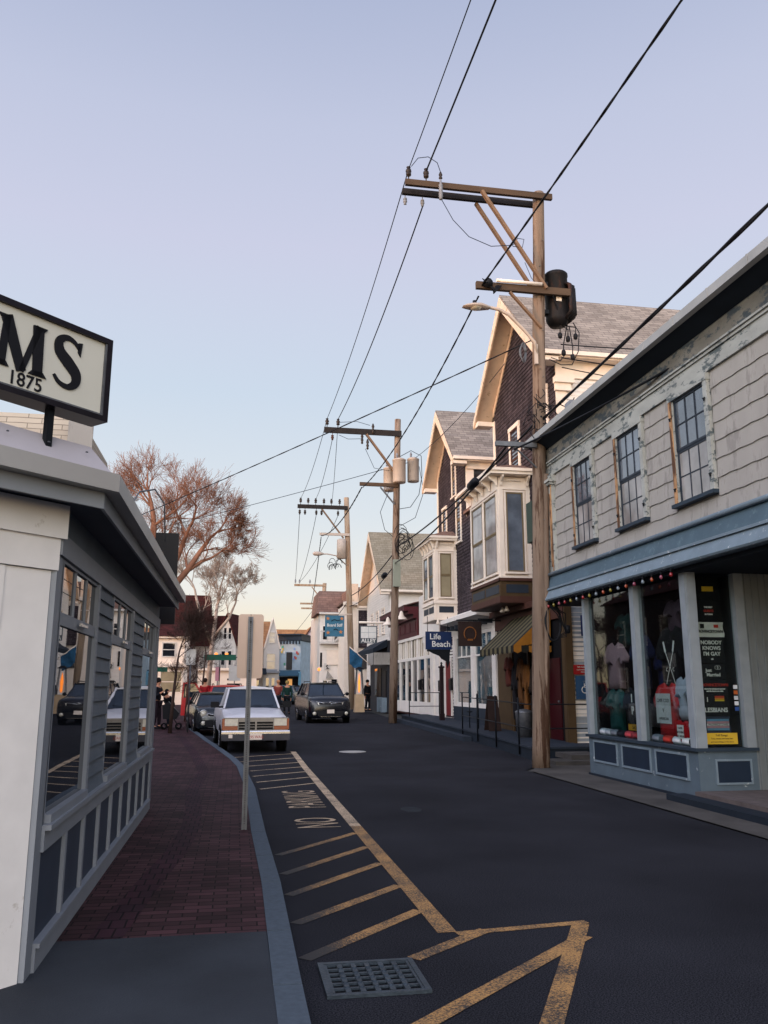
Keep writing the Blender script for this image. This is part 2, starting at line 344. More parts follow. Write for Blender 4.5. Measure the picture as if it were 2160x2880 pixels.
M['glass_teal'] = glassmat('shop_glass_teal', (.045, .085, .105), 1.7)
M['clear'] = clearglass('clear_glass')
M['pane_car'] = glassmat('car_glass', (.012, .02, .03), 1.8)
M['tyre'] = mat('tyre_rubber', '#101012', .85, .1, 10)
M['chrome'] = mat('chrome', '#c8c8c8', .2, .05, 4, metal=1)
M['lampglass'] = mat('headlight_glass', '#cfc9b8', .15, .1, 20, spec=.8)
M['amber'] = mat('amber_lens', '#8a3a16', .25, .1, 20, spec=.8)
M['blackplastic'] = mat('black_plastic', '#131417', .6, .1, 10)
M['black'] = mat('black_paint', '#101015', .5, .1, 5)
M['cream_face'] = mat('sign_face_cream', '#c6c5ba', .35, .03, 3)
M['signframe'] = mat('sign_frame_metal', '#232026', .3, .2, 10, metal=.5)
M['bluesign'] = mat('navy_sign_paint', '#16294d', .5, .08, 5)
M['red'] = mat('red_paint', '#8f0e16', .5, .05, 5)
M['skin'] = mat('skin', '#b98468', .6, .05, 5)
M['warm_lamp'] = emit('warm_lamp', '#ff9a45', 1.1)
def gain(h, g=1.0):
    return '#' + ''.join('%02x' % round(255 * (int(h[i:i+2], 16) / 255) ** g) for i in (1, 3, 5))
def flat(name, col, rough=.7, var=.08): return mat(name, col, rough, var, 5)

def window(root, F, u0, u1, v0, v1, trim=.09, mt='cream', ms=None, mg='glass', cols=1, rows=1, hung=True, sill=True, proud=.04, top_extra=0, sash=.045, msill=None, mg2=None, label=None):
    """a window as one part: casing + sashes, with pane(s) and sill as sub-parts"""
    ms = ms or mt; b = MB(); T = trim
    b.fb(F, u0 - T, u0, v0 - (0 if sill else T), v1, 0, proud); b.fb(F, u1, u1 + T, v0 - (0 if sill else T), v1, 0, proud)
    b.fb(F, u0 - T - .012, u1 + T + .012, v1, v1 + T + top_extra, 0, proud + .012)
    if not sill: b.fb(F, u0, u1, v0 - T, v0, 0, proud)
    s_ = sash; vm = (v0 + v1) / 2
    seg = [(vm, v1, .022), (v0, vm, .012)] if hung else [(v0, v1, .018)]
    for a, c, n in seg:
        b.fb(F, u0, u0 + s_, a, c, .004, n + .012, 1); b.fb(F, u1 - s_, u1, a, c, .004, n + .012, 1)
        b.fb(F, u0 + s_, u1 - s_, a, a + s_, .004, n + .010, 1); b.fb(F, u0 + s_, u1 - s_, c - s_, c, .004, n + .010, 1)
        for i in range(1, cols):
            u = u0 + s_ + (u1 - u0 - 2 * s_) * i / cols; b.fb(F, u - .010, u + .010, a + s_, c - s_, .004, n + .006, 1)
        for j in range(1, rows):
            v = a + s_ + (c - a - 2 * s_) * j / rows; b.fb(F, u0 + s_, u1 - s_, v - .010, v + .010, .004, n + .004, 1)
    w = b.build('window', [M[mt], M[ms]], root)
    if label: w['label'] = label
    if hung and mg2:
        MB().fb(F, u0 + s_ * .5, u1 - s_ * .5, vm, v1 - .01, .001, .014).build('pane', M[mg], w)
        MB().fb(F, u0 + s_ * .5, u1 - s_ * .5, v0 + .01, vm - .002, .001, .009).build('pane', M[mg2], w)
    else:
        MB().fb(F, u0 + s_ * .5, u1 - s_ * .5, v0 + .01, v1 - .01, .001, .010).build('pane', M[mg], w)
    if sill: MB().fb(F, u0 - T - .03, u1 + T + .03, v0 - .06, v0, 0, proud + .05).build('sill', M[msill or mt], w)
    return w
def wall(name, m, root, F, u0, u1, v0, v1, t=.2, mi=0): return MB().fb(F, u0, u1, v0, v1, -t, -.012).build(name, M[m], root)
def textmesh(txt, size, mat_, name, parent=None, loc=(0, 0, 0), rot=(0, 0, 0), depth=.003, align='CENTER', sx=1, bold=0, shear=0):
    cu = bpy.data.curves.new(name, 'FONT'); cu.body = txt; cu.size = size; cu.align_x = align; cu.align_y = 'CENTER'; cu.extrude = depth; cu.offset = bold; cu.shear = shear; cu.resolution_u = 3
    o = bpy.data.objects.new(name, cu); COL.objects.link(o)
    dg = bpy.context.evaluated_depsgraph_get(); me = bpy.data.meshes.new_from_object(o.evaluated_get(dg)); bpy.data.objects.remove(o)
    me.materials.clear(); me.materials.append(mat_); n = bpy.data.objects.new(name, me); COL.objects.link(n)
    n.rotation_euler = rot; n.scale = (sx, 1, 1)
    if parent is not None: n.parent = parent; n.location = Vector(loc) - origin(parent)
    else: n.location = loc
    return n
# ================================================================ SETTING
def strip(name, L_, R_, zo, m, kind='structure', ys=None, thick=0):
    """ground sheet between two polylines x(Y)"""
    def ip(pl, y):
        if y <= pl[0][1]: return pl[0][0]
        for (x0, y0), (x1, y1) in zip(pl, pl[1:]):
            if y <= y1: return x0 + (x1 - x0) * (y - y0) / (y1 - y0)
        return pl[-1][0]
    ya, yb = max(L_[0][1], R_[0][1]), min(L_[-1][1], R_[-1][1])
    Y = sorted(set([ya, yb] + [p[1] for p in L_ + R_ if ya < p[1] < yb] + [y for y in range(int(ya) + 1, int(yb)) if y % 3 == 0 and y > 18]))
    b = MB(); vs = []
    for y in Y:
        z = prof(y) + zo; vs += [(ip(L_, y), y, z), (ip(R_, y), y, z)]
    b.add(vs, [(2 * i, 2 * i + 1, 2 * i + 3, 2 * i + 2) for i in range(len(Y) - 1)])
    o = b.build(name, m, None, loc=(0, 0, 0)); return tag(o, kind=kind), ip, Y
b = MB()
gy = [-60, 0, 20, 24, 28, 33, 40, 50, 60, 80, 110, 160, 1200]
for a, c in zip(gy, gy[1:]): b.quad((-900, a, prof(a) - .02), (900, a, prof(a) - .02), (900, c, prof(c) - .02), (-900, c, prof(c) - .02))
tag(b.build('ground', M['earth'], None, loc=(0, 0, 0)), kind='structure')
KL = [(.43, -30), (.43, 5), (.44, 7.5), (.40, 10), (.38, 14.2), (.25, 18), (.08, 20), (-.14, 21.6), (-.45, 23.8), (-.72, 25.6), (-1.06, 28.2), (-1.38, 30.5), (-1.6, 33), (-1.68, 36), (-1.5, 41), (-1.45, 48), (-1.2, 58), (.2, 66), (2.2, 76), (4.5, 88), (7.5, 105), (12, 130)]
KR = [(6.1, -30), (6.1, 9), (6.12, 17.5), (7.3, 19.4), (7.3, 37), (7.6, 45), (8.2, 60), (10.2, 76), (12.5, 90), (16, 105), (22, 130)]
road, ipx, _ = strip('road', KL, KR, 0, M['asphalt'])
KLo = [(x - .17, y) for x, y in KL]
left_lim = [(-60, -30), (-60, 5.0), (-60, 130)]
strip('concrete_apron', [(-60, -30), (-60, 6.05)], [(.26, -30), (.26, 6.05)], .13, M['concrete'])
strip('brick_pavement', [(-60, 6.05), (-60, 62)], [p for p in KLo if p[1] > 6.05 and p[1] < 62] and [(.265, 6.05)] + [p for p in KLo if 6.05 < p[1] < 62] + [(-.6, 62)], .126, M['brick'])
# darker double course winding along the pavement
bp_ = [(-.78, 6.06), (-.66, 7.6), (-.52, 9), (-.46, 10.5), (-.5, 12), (-.62, 14), (-.55, 17), (-.9, 21), (-1.6, 27)]
strip('brick_band', [(x - .11, y) for x, y in bp_], [(x + .11, y) for x, y in bp_], .130, M['brick2'])
b = MB()
Ys = sorted(set([p[1] for p in KL if p[1] <= 62] + [-12, -6, 6.05, 8.6, 11.4, 13.0, 16, 20, 24, 29, 38, 45]))
def kx(y): return ipx(KL, y)
for a, c in zip(Ys, Ys[1:]):
    g = .010; xa, xc = kx(a), kx(c); za, zc = prof(a), prof(c)
    b.hexa([(xa - .17, a + g, za - .1), (xa, a + g, za - .1), (xc, c - g, zc - .1), (xc - .17, c - g, zc - .1),
            (xa - .17, a + g, za + .134), (xa - .012, a + g, za + .132), (xc - .012, c - g, zc + .132), (xc - .17, c - g, zc + .134)])
tag(b.build('kerb', M['granite'], None, loc=(0, 0, 0)), kind='structure')
# right pavement strip in front of the grey shop
strip('right_pavement', [(6.12, -30), (6.12, 9), (6.15, 17.3)], [(12, -30), (12, 9), (12, 17.3)], .012, M['concrete2'])
b = MB(); b.add([(6.15, 17.3, .012), (12, 17.3, .012), (12, 19.3, .012), (7.2, 19.3, .012)], [(0, 1, 2, 3)])
tag(b.build('right_pavement', M['concrete2'], None, loc=(0, 0, 0)), kind='structure')
# ---- painted road markings
def stripe(b, p, q, w, z=.004):
    p = Vector((p[0], p[1], 0)); q = Vector((q[0], q[1], 0)); d = (q - p).normalized(); n = Vector((-d.y, d.x, 0)) * w / 2
    k = max(1, int((q - p).length / 3)); 
    for i in range(k):
        a = p + (q - p) * i / k; c = p + (q - p) * (i + 1) / k
        vs = [a - n, c - n, c + n, a + n]; vs = [(v.x, v.y, prof(v.y) + z) for v in vs]; b.quad(*vs)
b = MB(); stripe(b, (1.56, 22.9), (1.56, 11), .14); tag(b.build('road_marking', M['cream_line'], None, loc=(0, 0, 0)), kind='structure')
b = MB(); stripe(b, (1.56, 11), (1.56, 6.28), .14)
for i, (yr, yl) in enumerate([(10.5, 9.3), (9.6, 8.38), (8.72, 7.56), (7.75, 6.69), (6.9, 5.85)]): stripe(b, (1.49, yr), (.5, yl), .095 + .004 * i, .0042)
stripe(b, (1.85, 6.29), (1.20, 5.74), .11, .0048)
stripe(b, (1.62, 6.235), (2.66, 6.36), .09, .0044)
stripe(b, (2.59, 6.31), (1.5, 4.2), .125, .0054)
stripe(b, (2.5, 6.02), (.4, 4.1), .115, .0060)
b2_ = b; b = MB()
for i in range(7):
    yr = 22.3 - i * 1.07; stripe(b, (1.5, yr), (kx(yr - 1) + .12, yr - .75), .075, .0042)
tag(b.build('road_marking', M['cream_line'], None, loc=(0, 0, 0)), kind='structure'); tag(b2_.build('road_marking', M['yellow'], None, loc=(0, 0, 0)), kind='structure')
for txt, x, y, s_, sx in (('NO', 1.13, 11.35, .8, .66), ('PARKING', 1.13, 13.75, .8, .62)):
    o = textmesh(txt, s_, M['cream_line'], 'road_lettering', None, (x, y, .005), (0, 0, R(90)), 0, 'CENTER', sx); tag(o, kind='structure')
# ---- drain grate
g = thing('drain_grate', (.87, 5.41, .006), 'cast iron storm drain grate with square holes in the road beside the kerb', 'drain grate')
b = MB(); x0, x1, y0, y1 = .57, 1.18, 5.12, 5.71
for a in (x0, x1 - .035): b.box(a, a + .035, y0, y1, .002, .022)
for a in (y0, y1 - .035): b.box(x0 + .035, x1 - .035, a, a + .035, .002, .021)
b.build('frame', M['cast'], g)
b = MB(); nx, ny = 6, 6; ix0, ix1, iy0, iy1 = x0 + .045, x1 - .045, y0 + .045, y1 - .045
for i in range(nx + 1):
    a = ix0 + (ix1 - ix0) * i / nx; w = .016 if 0 < i < nx else .008; b.box(a - w, a + w, iy0, iy1, .003, .019)
for j in range(ny + 1):
    a = iy0 + (iy1 - iy0) * j / ny; w = .010 if 0 < j < ny else .006; b.box(ix0, ix1, a - w, a + w, .004, .0165)
for i in range(1, nx):
    for j in range(1, ny):
        b.lathe((ix0 + (ix1 - ix0) * i / nx, iy0 + (iy1 - iy0) * j / ny, .018), [(.018, 0), (.014, .006), (0, .007)], 8)
b.build('bars', M['cast'], g); MB().box(x0 + .02, x1 - .02, y0 + .02, y1 - .02, .0005, .0015).build('pit', M['dark'], g)
mh = MB(); mh.lathe((3.11, 22.6, prof(22.6) + .002), [(.36, 0), (.36, .008), (.33, .010), (.32, .006), (.1, .007), (0, .007)], 28)
tag(mh.build('manhole_cover', mat('worn_iron_cover', '#a9a6a2', .35, .2, 20, .3, 50, metal=.5)), 'round pale manhole cover flush in the middle of the road', 'manhole cover')
b = MB(); import itertools
rnd = random.Random(5); pts = [(2.55 + .13 * math.cos(a) * (1 + .3 * rnd.random()), 12.3 + .25 * math.sin(a) * (1 + .3 * rnd.random()), .003) for a in [i * .45 for i in range(14)]]
b.add(pts, [tuple(range(14))]); tag(b.build('road_patch', mat('pale_asphalt_stain', '#23272c', .9, .3, 5)), kind='structure')

# ================================================================ LEFT CORNER SHOP
H0 = .13
shop = thing('corner_shop', (-1.11, 8.7, H0), 'low grey and white corner shop with tall windows and a gutter, left of the pavement', 'building')
FS = Fr((-1.11, 0, 0), (0, 1, 0), (1, 0, 0))               # side wall facing the street; u = Y
dC = Vector((-math.sin(R(44)), -math.cos(R(44)), 0)); nC = Vector((math.cos(R(44)), -math.sin(R(44)), 0))
FC = Fr((-1.11, 5.3, 0), dC, nC)                           # chamfered front
MB().prism([(-1.25, 5.5, H0), (-1.25, 12.0, H0), (-6.9, 12.0, H0), (-6.9, -.4, H0)], (0, 0, 2.75)).build('wall', M['lclap'], shop)
# front wall boards
b = MB(); b.fb(FC, .035, .34, H0, 2.42, -.2, .006); b.fb(FC, .34, 3.2, H0, 2.3, -.2, .001)
b.fb(FC, .34, 3.2, 2.05, 2.42, .001, .016); b.fb(FC, .34, 3.2, .6, 1.95, .001, .012)
b.fb(FC, .0, 3.2, 2.425, 2.62, -.2, .028); b.fb(FC, -.03, 3.2, 2.62, 2.83, -.2, .05); b.build('front_wall', M['white_dirty'], shop)
# street side: rails, posts
b = MB()
b.fb(FS, 5.28, 5.46, H0, 2.52, -.15, .012); b.fb(FS, 11.86, 12.1, H0, 2.52, -.15, .025)
b.fb(FS, 5.3, 12.1, 2.525, 2.66, -.15, .03)
b.build('trim', M['ltrim'], shop)
MB().fb(FS, 5.3, 12.1, 2.662, 2.90, -.15, .012).build('frieze', M['lclap'], shop)
b = MB(); b.fb(FS, 5.44, 11.86, .78, .90, -.1, .03); b.fb(FS, 5.44, 11.86, .90, .93, -.1, .065)
b.fb(FS, 5.44, 11.86, H0, .26, -.1, .03); b.fb(FS, 5.44, 11.86, .26, .285, -.1, .05)
n = 9
for i in range(1, n): a = 5.44 + 6.42 * i / n; b.fb(FS, a - .03, a + .03, .285, .78, -.1, .03)
b.build('panel_frame', M['ltrim'], shop)
MB().fb(FS, 5.44, 11.86, .285, .78, -.1, .004).build('lower_panel', M['lpanel'], shop)
wins = [(5.44, 6.80), (7.70, 9.10), (10.25, 11.55)]
edge = 5.44
for i, (u0, u1) in enumerate(wins):
    b = MB(); b.fb(FS, u0, u0 + .05, .93, 2.52, -.05, .012); b.fb(FS, u1, u1 + .09, .93, 2.52, -.05, .024)
    b.fb(FS, u0 + .05, u1, 2.11, 2.19, -.05, .012)         # transom bar
    b.fb(FS, u0 + .05, u1, 2.50, 2.52, -.05, .010)
    for k in (1, 2): a = u0 + .07 + (u1 - u0 - .07) * k / 3; b.fb(FS, a - .013, a + .013, 2.19, 2.50, -.05, .006)
    b.fb(FS, u0 + .07, u1, .93, .98, -.05, .045)
    w = b.build('window', M['ltrim'], shop)
    MB().fb(FS, u0 + .05, u1 + .01, .96, 2.12, -.03, -.005).build('pane', M['glass_l'], w); MB().fb(FS, u0 + .04, u1 + .01, 2.17, 2.51, -.03, -.006).build('pane', M['glass_l'], w)
    m_ = (u0 + u1) / 2 + .05; MB().fb(FS, m_ - .13, m_ + .13, 2.14, 2.16, .028, .045).build('latch', M['chrome'], w)
cl = MB()
for a, c in ((6.89, 7.62), (9.19, 10.17)): MB().siding(FS, a, c + .08, .93, 2.53, .115, .02).build('clapboard', M['lclap'], shop)

# eave: soffit, fascia, gutter following side and chamfer
def off_corner(d_side, d_front):
    # intersection of line X=-1.11+d_side and chamfer line offset d_front
    X = -1.11 + d_side; p = Vector((-1.11, 5.3, 0)) + nC * d_front; t = (X - p.x) / dC.x; return Vector((X, (p + dC * t).y, 0)), t
def eave(d0, d1, z0, z1, name, m, far=12.35, q=0):
    a, _ = off_corner(d0, d0); c, _ = off_corner(d1, d1); A = a + dC * 3.4; Cc = c + dC * 3.4
    b = MB()
    b.hexa([(a.x, a.y, z0), (c.x, c.y, z0), (c.x, far, z0), (a.x, far, z0), (a.x, a.y, z1), (c.x, c.y, z1), (c.x, far, z1), (a.x, far, z1)])
    b.hexa([(A.x, A.y, z0), (Cc.x, Cc.y, z0), (c.x, c.y, z0), (a.x, a.y, z0), (A.x, A.y, z1), (Cc.x, Cc.y, z1), (c.x, c.y, z1), (a.x, a.y, z1)])
    return b.build(name, m, shop)
eave(-.2, .25, 2.84, 2.90, 'soffit', M['soffit'], 12.1); eave(.252, .272, 2.80, 2.94, 'fascia', M['ltrim'], 12.1)
eave(.274, .35, 2.90, 2.915, 'gutter', M['gutter'], 12.1); eave(.35, .362, 2.90, 3.01, 'gutter', M['gutter'], 12.12); eave(.32, .352, 3.0, 3.012, 'gutter', M['gutter'], 12.1)
# low roof: metal flashing strip then membrane
def roofband(d0, z0, d1, z1, name, m, far=12.3):
    a, _ = off_corner(d0, d0); c, _ = off_corner(d1, d1); A = a + dC * 3.4; Cc = c + dC * 3.4; b = MB()
    b.quad((a.x, a.y, z0), (a.x, far, z0), (c.x, far, z1), (c.x, c.y, z1)); b.quad((A.x, A.y, z0), (a.x, a.y, z0), (c.x, c.y, z1), (Cc.x, Cc.y, z1)); return b.build(name, m, shop)
fl = roofband(.31, 3.02, .16, 3.2, 'roof_flashing', M['flash'], 12.05)
b = MB()
for i in range(9):
    p = off_corner(.235, .235)[0] + dC * (.12 + i * .26); b.lathe((p.x + .012, p.y - .012, 3.13), [(.009, 0), (.006, .006), (0, .007)], 7)
b.each('bolt', M['steel'], fl)
roofband(.16, 3.2, -.9, 3.5, 'roof', M['beige_shingle'], 12.05); MB().prism([(-2.0, 6.5, 3.49), (-2.0, 12.3, 3.49), (-7, 12.3, 3.49), (-7, 1.0, 3.49)], (0, 0, .05)).build('roof', M['beige_shingle'], shop)
MB().tube([(-.95, 7.2, 3.24), (-.9, 7.4, 3.42), (-.78, 7.5, 3.47), (-.70, 7.6, 3.36), (-.68, 7.65, 3.02)], .008, 6).build('roof_cable', M['steel'], shop)
# upper storey set back (beige shingled slope and lattice vent)
up = thing('upper_storey', (-4, 11, 3.5), 'beige shingled upper storey with white lattice vent behind the roof sign', 'building')
FU = Fr((-6.2, 9.8, 0), (1, 0, 0), (0, -1, 0))
b = MB(); b.prism([(-6.2, 9.8, 3.4), (-1.72, 9.8, 3.4), (-1.98, 10.1, 4.95), (-6.2, 10.1, 4.95)], (0, 2.2, 0)); b.build('roof', M['beige_shingle'], up)
b = MB()
for i in range(9): b.beam((-2.5 + i * .05, 9.77, 3.6), (-2.26 + i * .05, 9.82, 4.05), .022, .012, (0, 1, 0))
b.build('lattice_vent', M['ltrim'], up)
MB().fb(FU, 4.16, 4.44, 3.4, 4.9, .0, .02).build('corner_board', M['gwall'], up)
# dark wall of the next building + hanging sign
nb = thing('neighbour_house', (-2.6, 14.5, H0), 'dark brown shingled lean-to just past the corner shop, under its eave', 'building')
MB().prism([(-1.75, 12.4, 2.55), (-1.75, 14.2, 2.55), (-4.4, 14.2, 2.55), (-4.4, 12.4, 2.55)], (0, 0, .7)).build('wall', M['shingle_dark'], nb)
MB().box(-4.4, -1.8, 12.5, 14.1, H0, 2.55).build('base_wall', M['lclap'], nb)
bs = thing('hanging_sign', (-1.1, 13.0, 2.66), 'tall black hanging board beyond the corner shop gutter', 'sign')
b = MB(); b.box(-1.30, -.95, 12.98, 13.03, 2.66, 4.06); b.build('board', M['black'], bs)
b = MB(); b.box(-1.8, -1.302, 12.99, 13.02, 3.86, 3.90); b.box(-1.8, -1.302, 12.99, 13.02, 2.8, 2.84); b.each('bracket', M['iron'], bs)

# ---- roof sign: cream box with flared black lettering
rs = thing('roof_sign', (-1.05, 5.75, 3.2), 'cream lightbox sign lettered MS 1875 in black, on posts over the corner shop roof', 'sign')
# right end at (-.82,5.0) -> pushed slightly back
p0 = Vector((-.845, 5.15, 0)); FG = Fr(p0 + Vector((0, 0, 3.34)), dC, nC)    # u runs left along sign
SW, SH = 2.6, .545
b = MB(); t = .035
b.fb(FG, 0, SW, 0, t, -.16, .0); b.fb(FG, 0, SW, SH - t, SH, -.16, .0); b.fb(FG, 0, t, t, SH - t, -.16, .0); b.fb(FG, SW - t, SW, t, SH - t, -.16, .0)
b.fb(FG, t, SW - t, t, t + .012, -.03, -.006, 1); b.fb(FG, t, t + .012, t + .012, SH - t, -.03, -.006, 1)
b.build('frame', [M['signframe'], M['steel']], rs)
face = MB().fb(FG, t, SW - t, t, SH - t, -.14, -.02).build('sign_face', M['cream_face'], rs)
def stroke(b, F, pts, ws, n=.001, d=.006):
    """broad-pen outline through pts (u,v) with widths"""
    L_, R_ = [], []
    k = len(pts)
    for i, (x, y) in enumerate(pts):
        a = Vector(pts[max(i - 1, 0)]); c = Vector(pts[min(i + 1, k - 1)]); t_ = (c - a).normalized(); m_ = Vector((-t_.y, t_.x)) * ws[i] / 2
        L_.append((x + m_.x, y + m_.y)); R_.append((x - m_.x, y - m_.y))
    for i in range(k - 1):
        q = [L_[i], L_[i + 1], R_[i + 1], R_[i]]
        b.prism([F.P(-u, v, n) for u, v in q], F.n * d)
def smooth_pts(pts, ws, s=6):
    out, ow = [], []
    for i in range(len(pts) - 1):
        p = [Vector(pts[max(0, min(len(pts) - 1, i + j))]) for j in (-1, 0, 1, 2)]
        for k in range(s):
            t = k / s; q = .5 * ((2 * p[1]) + (p[2] - p[0]) * t + (2 * p[0] - 5 * p[1] + 4 * p[2] - p[3]) * t * t + (3 * p[1] - p[0] - 3 * p[2] + p[3]) * t ** 3)
            out.append((q.x, q.y)); ow.append(ws[i] * (1 - t) + ws[i + 1] * t)
    out.append(pts[-1]); ow.append(ws[-1]); return out, ow
let = MB(); FL = Fr(FG.P(0, 0, -.019), dC, nC)
def serif(cx, cy, w, h):   # flared foot
    let.prism([FL.P(-u, v, .001) for u, v in ((cx - w / 2, cy), (cx + w / 2, cy), (cx + w * .28, cy + h), (cx - w * .28, cy + h))] if h > 0 else [FL.P(-u, v, .001) for u, v in ((cx - w / 2, cy), (cx - w * .28, cy + h), (cx + w * .28, cy + h), (cx + w / 2, cy))], FL.n * .006)
# S: centre u=-0.215 ; M: -0.53 (u negative to the right end in FL, we use -u -> positive left)
S0 = (-.30, .30); hS = .155
sp_ = [(.072, .105), (.035, .140), (-.02, .152), (-.066, .118), (-.060, .055), (0, .0), (.058, -.058), (.058, -.118), (.01, -.152), (-.05, -.140), (-.088, -.10)]
sw_ = [.020, .026, .034, .052, .070, .080, .072, .054, .034, .026, .018]
q, w_ = smooth_pts([(S0[0] + x, S0[1] + y) for x, y in sp_], sw_); stroke(let, FL, q, w_)
let.prism([FL.P(-(S0[0] + x), S0[1] + y, .001) for x, y in ((.062, .145), (.092, .152), (.082, .06), (.062, .085))], FL.n * .006)
mx0 = -.605
for pts_, wd in (([(-.115, -.15), (-.098, .15)], [.050, .040]), ([(.112, -.15), (.098, .15)], [.062, .072]), ([(-.105, .15), (.012, -.15)], [.072, .060]), ([(.105, .15), (.010, -.15)], [.040, .034])):
    stroke(let, FL, [(mx0 + x, .30 + y) for x, y in pts_], wd)
serif(mx0 - .115, .15, .10, .03); serif(mx0 + .112, .15, .12, .03); serif(mx0 - .11, .452, .09, -.025); serif(mx0 + .112, .452, .09, -.025)
let.build('lettering', M['black'], rs)
e_ = (-nC).to_track_quat('Z', 'Y')
rotm = Matrix((( -dC.x, 0, nC.x), (-dC.y, 0, nC.y), (0, 1, 0))).to_euler()
for tx, u_ in (('1875', .56), ('D', .80)):
    p = FG.P(u_, .095, -.017); textmesh(tx, .115, M['black'], 'lettering', rs, p, rotm, .002, 'CENTER', .95, .001)
b = MB()
for u_ in (.35, 1.9): b.fb(FG, u_ - .02, u_ + .02, -.3, 0, -.1, -.06)
b.each('post', M['iron'], rs)

# ---- street sign seen from behind
ps = thing('sign_post', (.15, 10.17, H0), 'tall perforated steel post with the blank back of a parking sign, at the kerb', 'sign')
b = MB(); zt = 2.56
for s_ in (-1, 1):
    b.hexa([(.15 + s_ * .012, 10.15, H0), (.15 + s_ * .030, 10.15, H0), (.15 + s_ * .030, 10.153, H0), (.15 + s_ * .012, 10.153, H0)] + [(.15 + s_ * .012, 10.15, zt), (.15 + s_ * .030, 10.15, zt), (.15 + s_ * .030, 10.153, zt), (.15 + s_ * .012, 10.153, zt)])
    b.box(.15 + s_ * .0105 - .0015, .15 + s_ * .0105 + .0015, 10.15, 10.172, H0, zt)
b.box(.15 - .010, .15 + .010, 10.172, 10.175, H0, zt)
b.build('post', M['steel'], ps)
b = MB()
for i in range(95): z = H0 + .06 + i * .0254; b.box(.146, .154, 10.1695, 10.1718, z, z + .010)
for z in (2.50, 1.92): b.lathe((.15, 10.168, z), [(.010, 0), (.010, -.01), (0, -.012)], 8, axis='y')
b.build('holes', M['black'], ps)
def rrect(F, u0, u1, v0, v1, r, n, d, k=5):
    pts = []
    for cx, cy, a0 in ((u1 - r, v1 - r, 0), (u0 + r, v1 - r, 90), (u0 + r, v0 + r, 180), (u1 - r, v0 + r, 270)):
        for i in range(k + 1): a = R(a0 + 90 * i / k); pts.append(F.P(cx + r * math.cos(a), cy + r * math.sin(a), n))
    return pts
FP = Fr((.155, 10.177, 0), (1, 0, 0), (0, -1, 0))
MB().prism(rrect(FP, -.15, .15, 1.83, 2.59, .035, 0, 0), (0, .003, 0)).build('sign_panel', M['signback'], ps)
# ================================================================ GREY SHOP (right)
GX = 7.1
gs = thing('grey_shop', (GX + 3, 13, 0), 'two storey grey shingled shop with peeling trim, three sash windows and a blue fascia band', 'building')
FG2 = Fr((GX, 0, 0), (0, 1, 0), (-1, 0, 0))
Y0, Y1 = 2.0, 18.15
b = MB(); b.box(GX + .013, 14, Y0, Y1, 3.6, 7.3); b.build('wall', M['gwall'], gs)
b = MB()
wy = [(11.25, 12.2), (13.4, 14.33), (15.55, 16.42)]
wz0, wz1 = 4.66, 6.42
# siding in bands between windows
segs = [(Y0, wy[0][0] - .14)] + [(wy[0][1] + .14, wy[1][0] - .14), (wy[1][1] + .14, wy[2][0] - .14), (wy[2][1] + .14, 17.62)]
z = 4.27; k = 0
while z < 6.54:
    t = min(z + .284, 6.54)
    if t <= wz0 - .1 or z >= wz1 + .1: rngs = [(Y0, 17.62)]
    else: rngs = segs
    for a, c in rngs: b.siding(FG2, a, c, z, t, .3, .022, None, 0, .007, k * 7 + int(a))
    z = t; k += 1
b.build('siding', M['gwall'], gs)
for (a, c), lb in zip(wy, (None, None, None)):
    w = window(gs, FG2, a, c, wz0, wz1, .11, 'gtrim', 'panel_dk', 'glass_sky', 3, 2, True, True, .07, 0, .04, 'gblue_dk', 'glass_curt')
    b = MB(); b.fb(FG2, c + .002, c + .10, wz0, wz1, .071, .078); b.build('bare_wood', M['gwood'], w)
    b = MB()
    for z in (wz0 + .25, wz1 - .3):
        for u in (a - .05, c + .05): b.fb(FG2, u - .03, u + .03, z, z + .015, .08, .1); b.fb(FG2, u - .008, u + .008, z - .04, z, .08, .1)
    b.build('shutter_hook', M['iron'], w)
b = MB(); b.fb(FG2, Y0, Y1, 6.545, 6.80, 0, .05); b.build('frieze_board', M['gtrim'], gs)
b = MB(); b.fb(FG2, Y0, Y1 + .02, 6.802, 6.85, 0, .08); b.fb(FG2, Y0, Y1 + .02, 6.852, 6.885, 0, .11); b.build('moulding', M['gtrim'], gs)
b = MB(); b.fb(FG2, Y0, Y1, 6.887, 7.22, 0, .045); b.build('frieze', M['gtrim2'], gs)
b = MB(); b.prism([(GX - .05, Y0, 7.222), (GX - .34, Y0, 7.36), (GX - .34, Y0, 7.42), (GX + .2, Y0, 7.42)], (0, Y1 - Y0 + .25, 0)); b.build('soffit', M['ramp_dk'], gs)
b = MB(); b.fb(FG2, Y0, Y1 + .3, 7.36, 7.375, .345, .44); b.fb(FG2, Y0, Y1 + .3, 7.36, 7.50, .44, .455); b.fb(FG2, Y0, Y1 + .3, 7.485, 7.50, .42, .44)
for i in range(14): b.fb(FG2, 4.3 + i, 4.33 + i, 7.355, 7.505, .456, .462)
b.build('gutter', M['gutter'], gs)
b = MB(); b.prism([(GX - .42, Y0, 7.45), (GX + 3.4, Y0, 8.7), (GX + 7, Y0, 7.45)], (0, Y1 - Y0 + .25, 0)); b.build('roof', M['brown_trim' if 0 else 'shingle_roof'], gs)
# corner pilaster
b = MB(); b.fb(FG2, 17.62, 18.15, 4.27, 6.3, 0, .10); b.fb(FG2, 17.70, 17.76, 4.4, 6.1, .102, .115, 1); b.fb(FG2, 17.64, 17.69, 4.3, 6.3, .101, .108, 1)
b.fb(FG2, 17.58, 18.2, 6.3, 6.36, 0, .16); b.fb(FG2, 17.54, 18.24, 6.36, 6.42, 0, .20); b.fb(FG2, 17.6, 18.16, 6.422, 6.545, 0, .12); b.build('pilaster', [M['gtrim'], M['gwood']], gs)
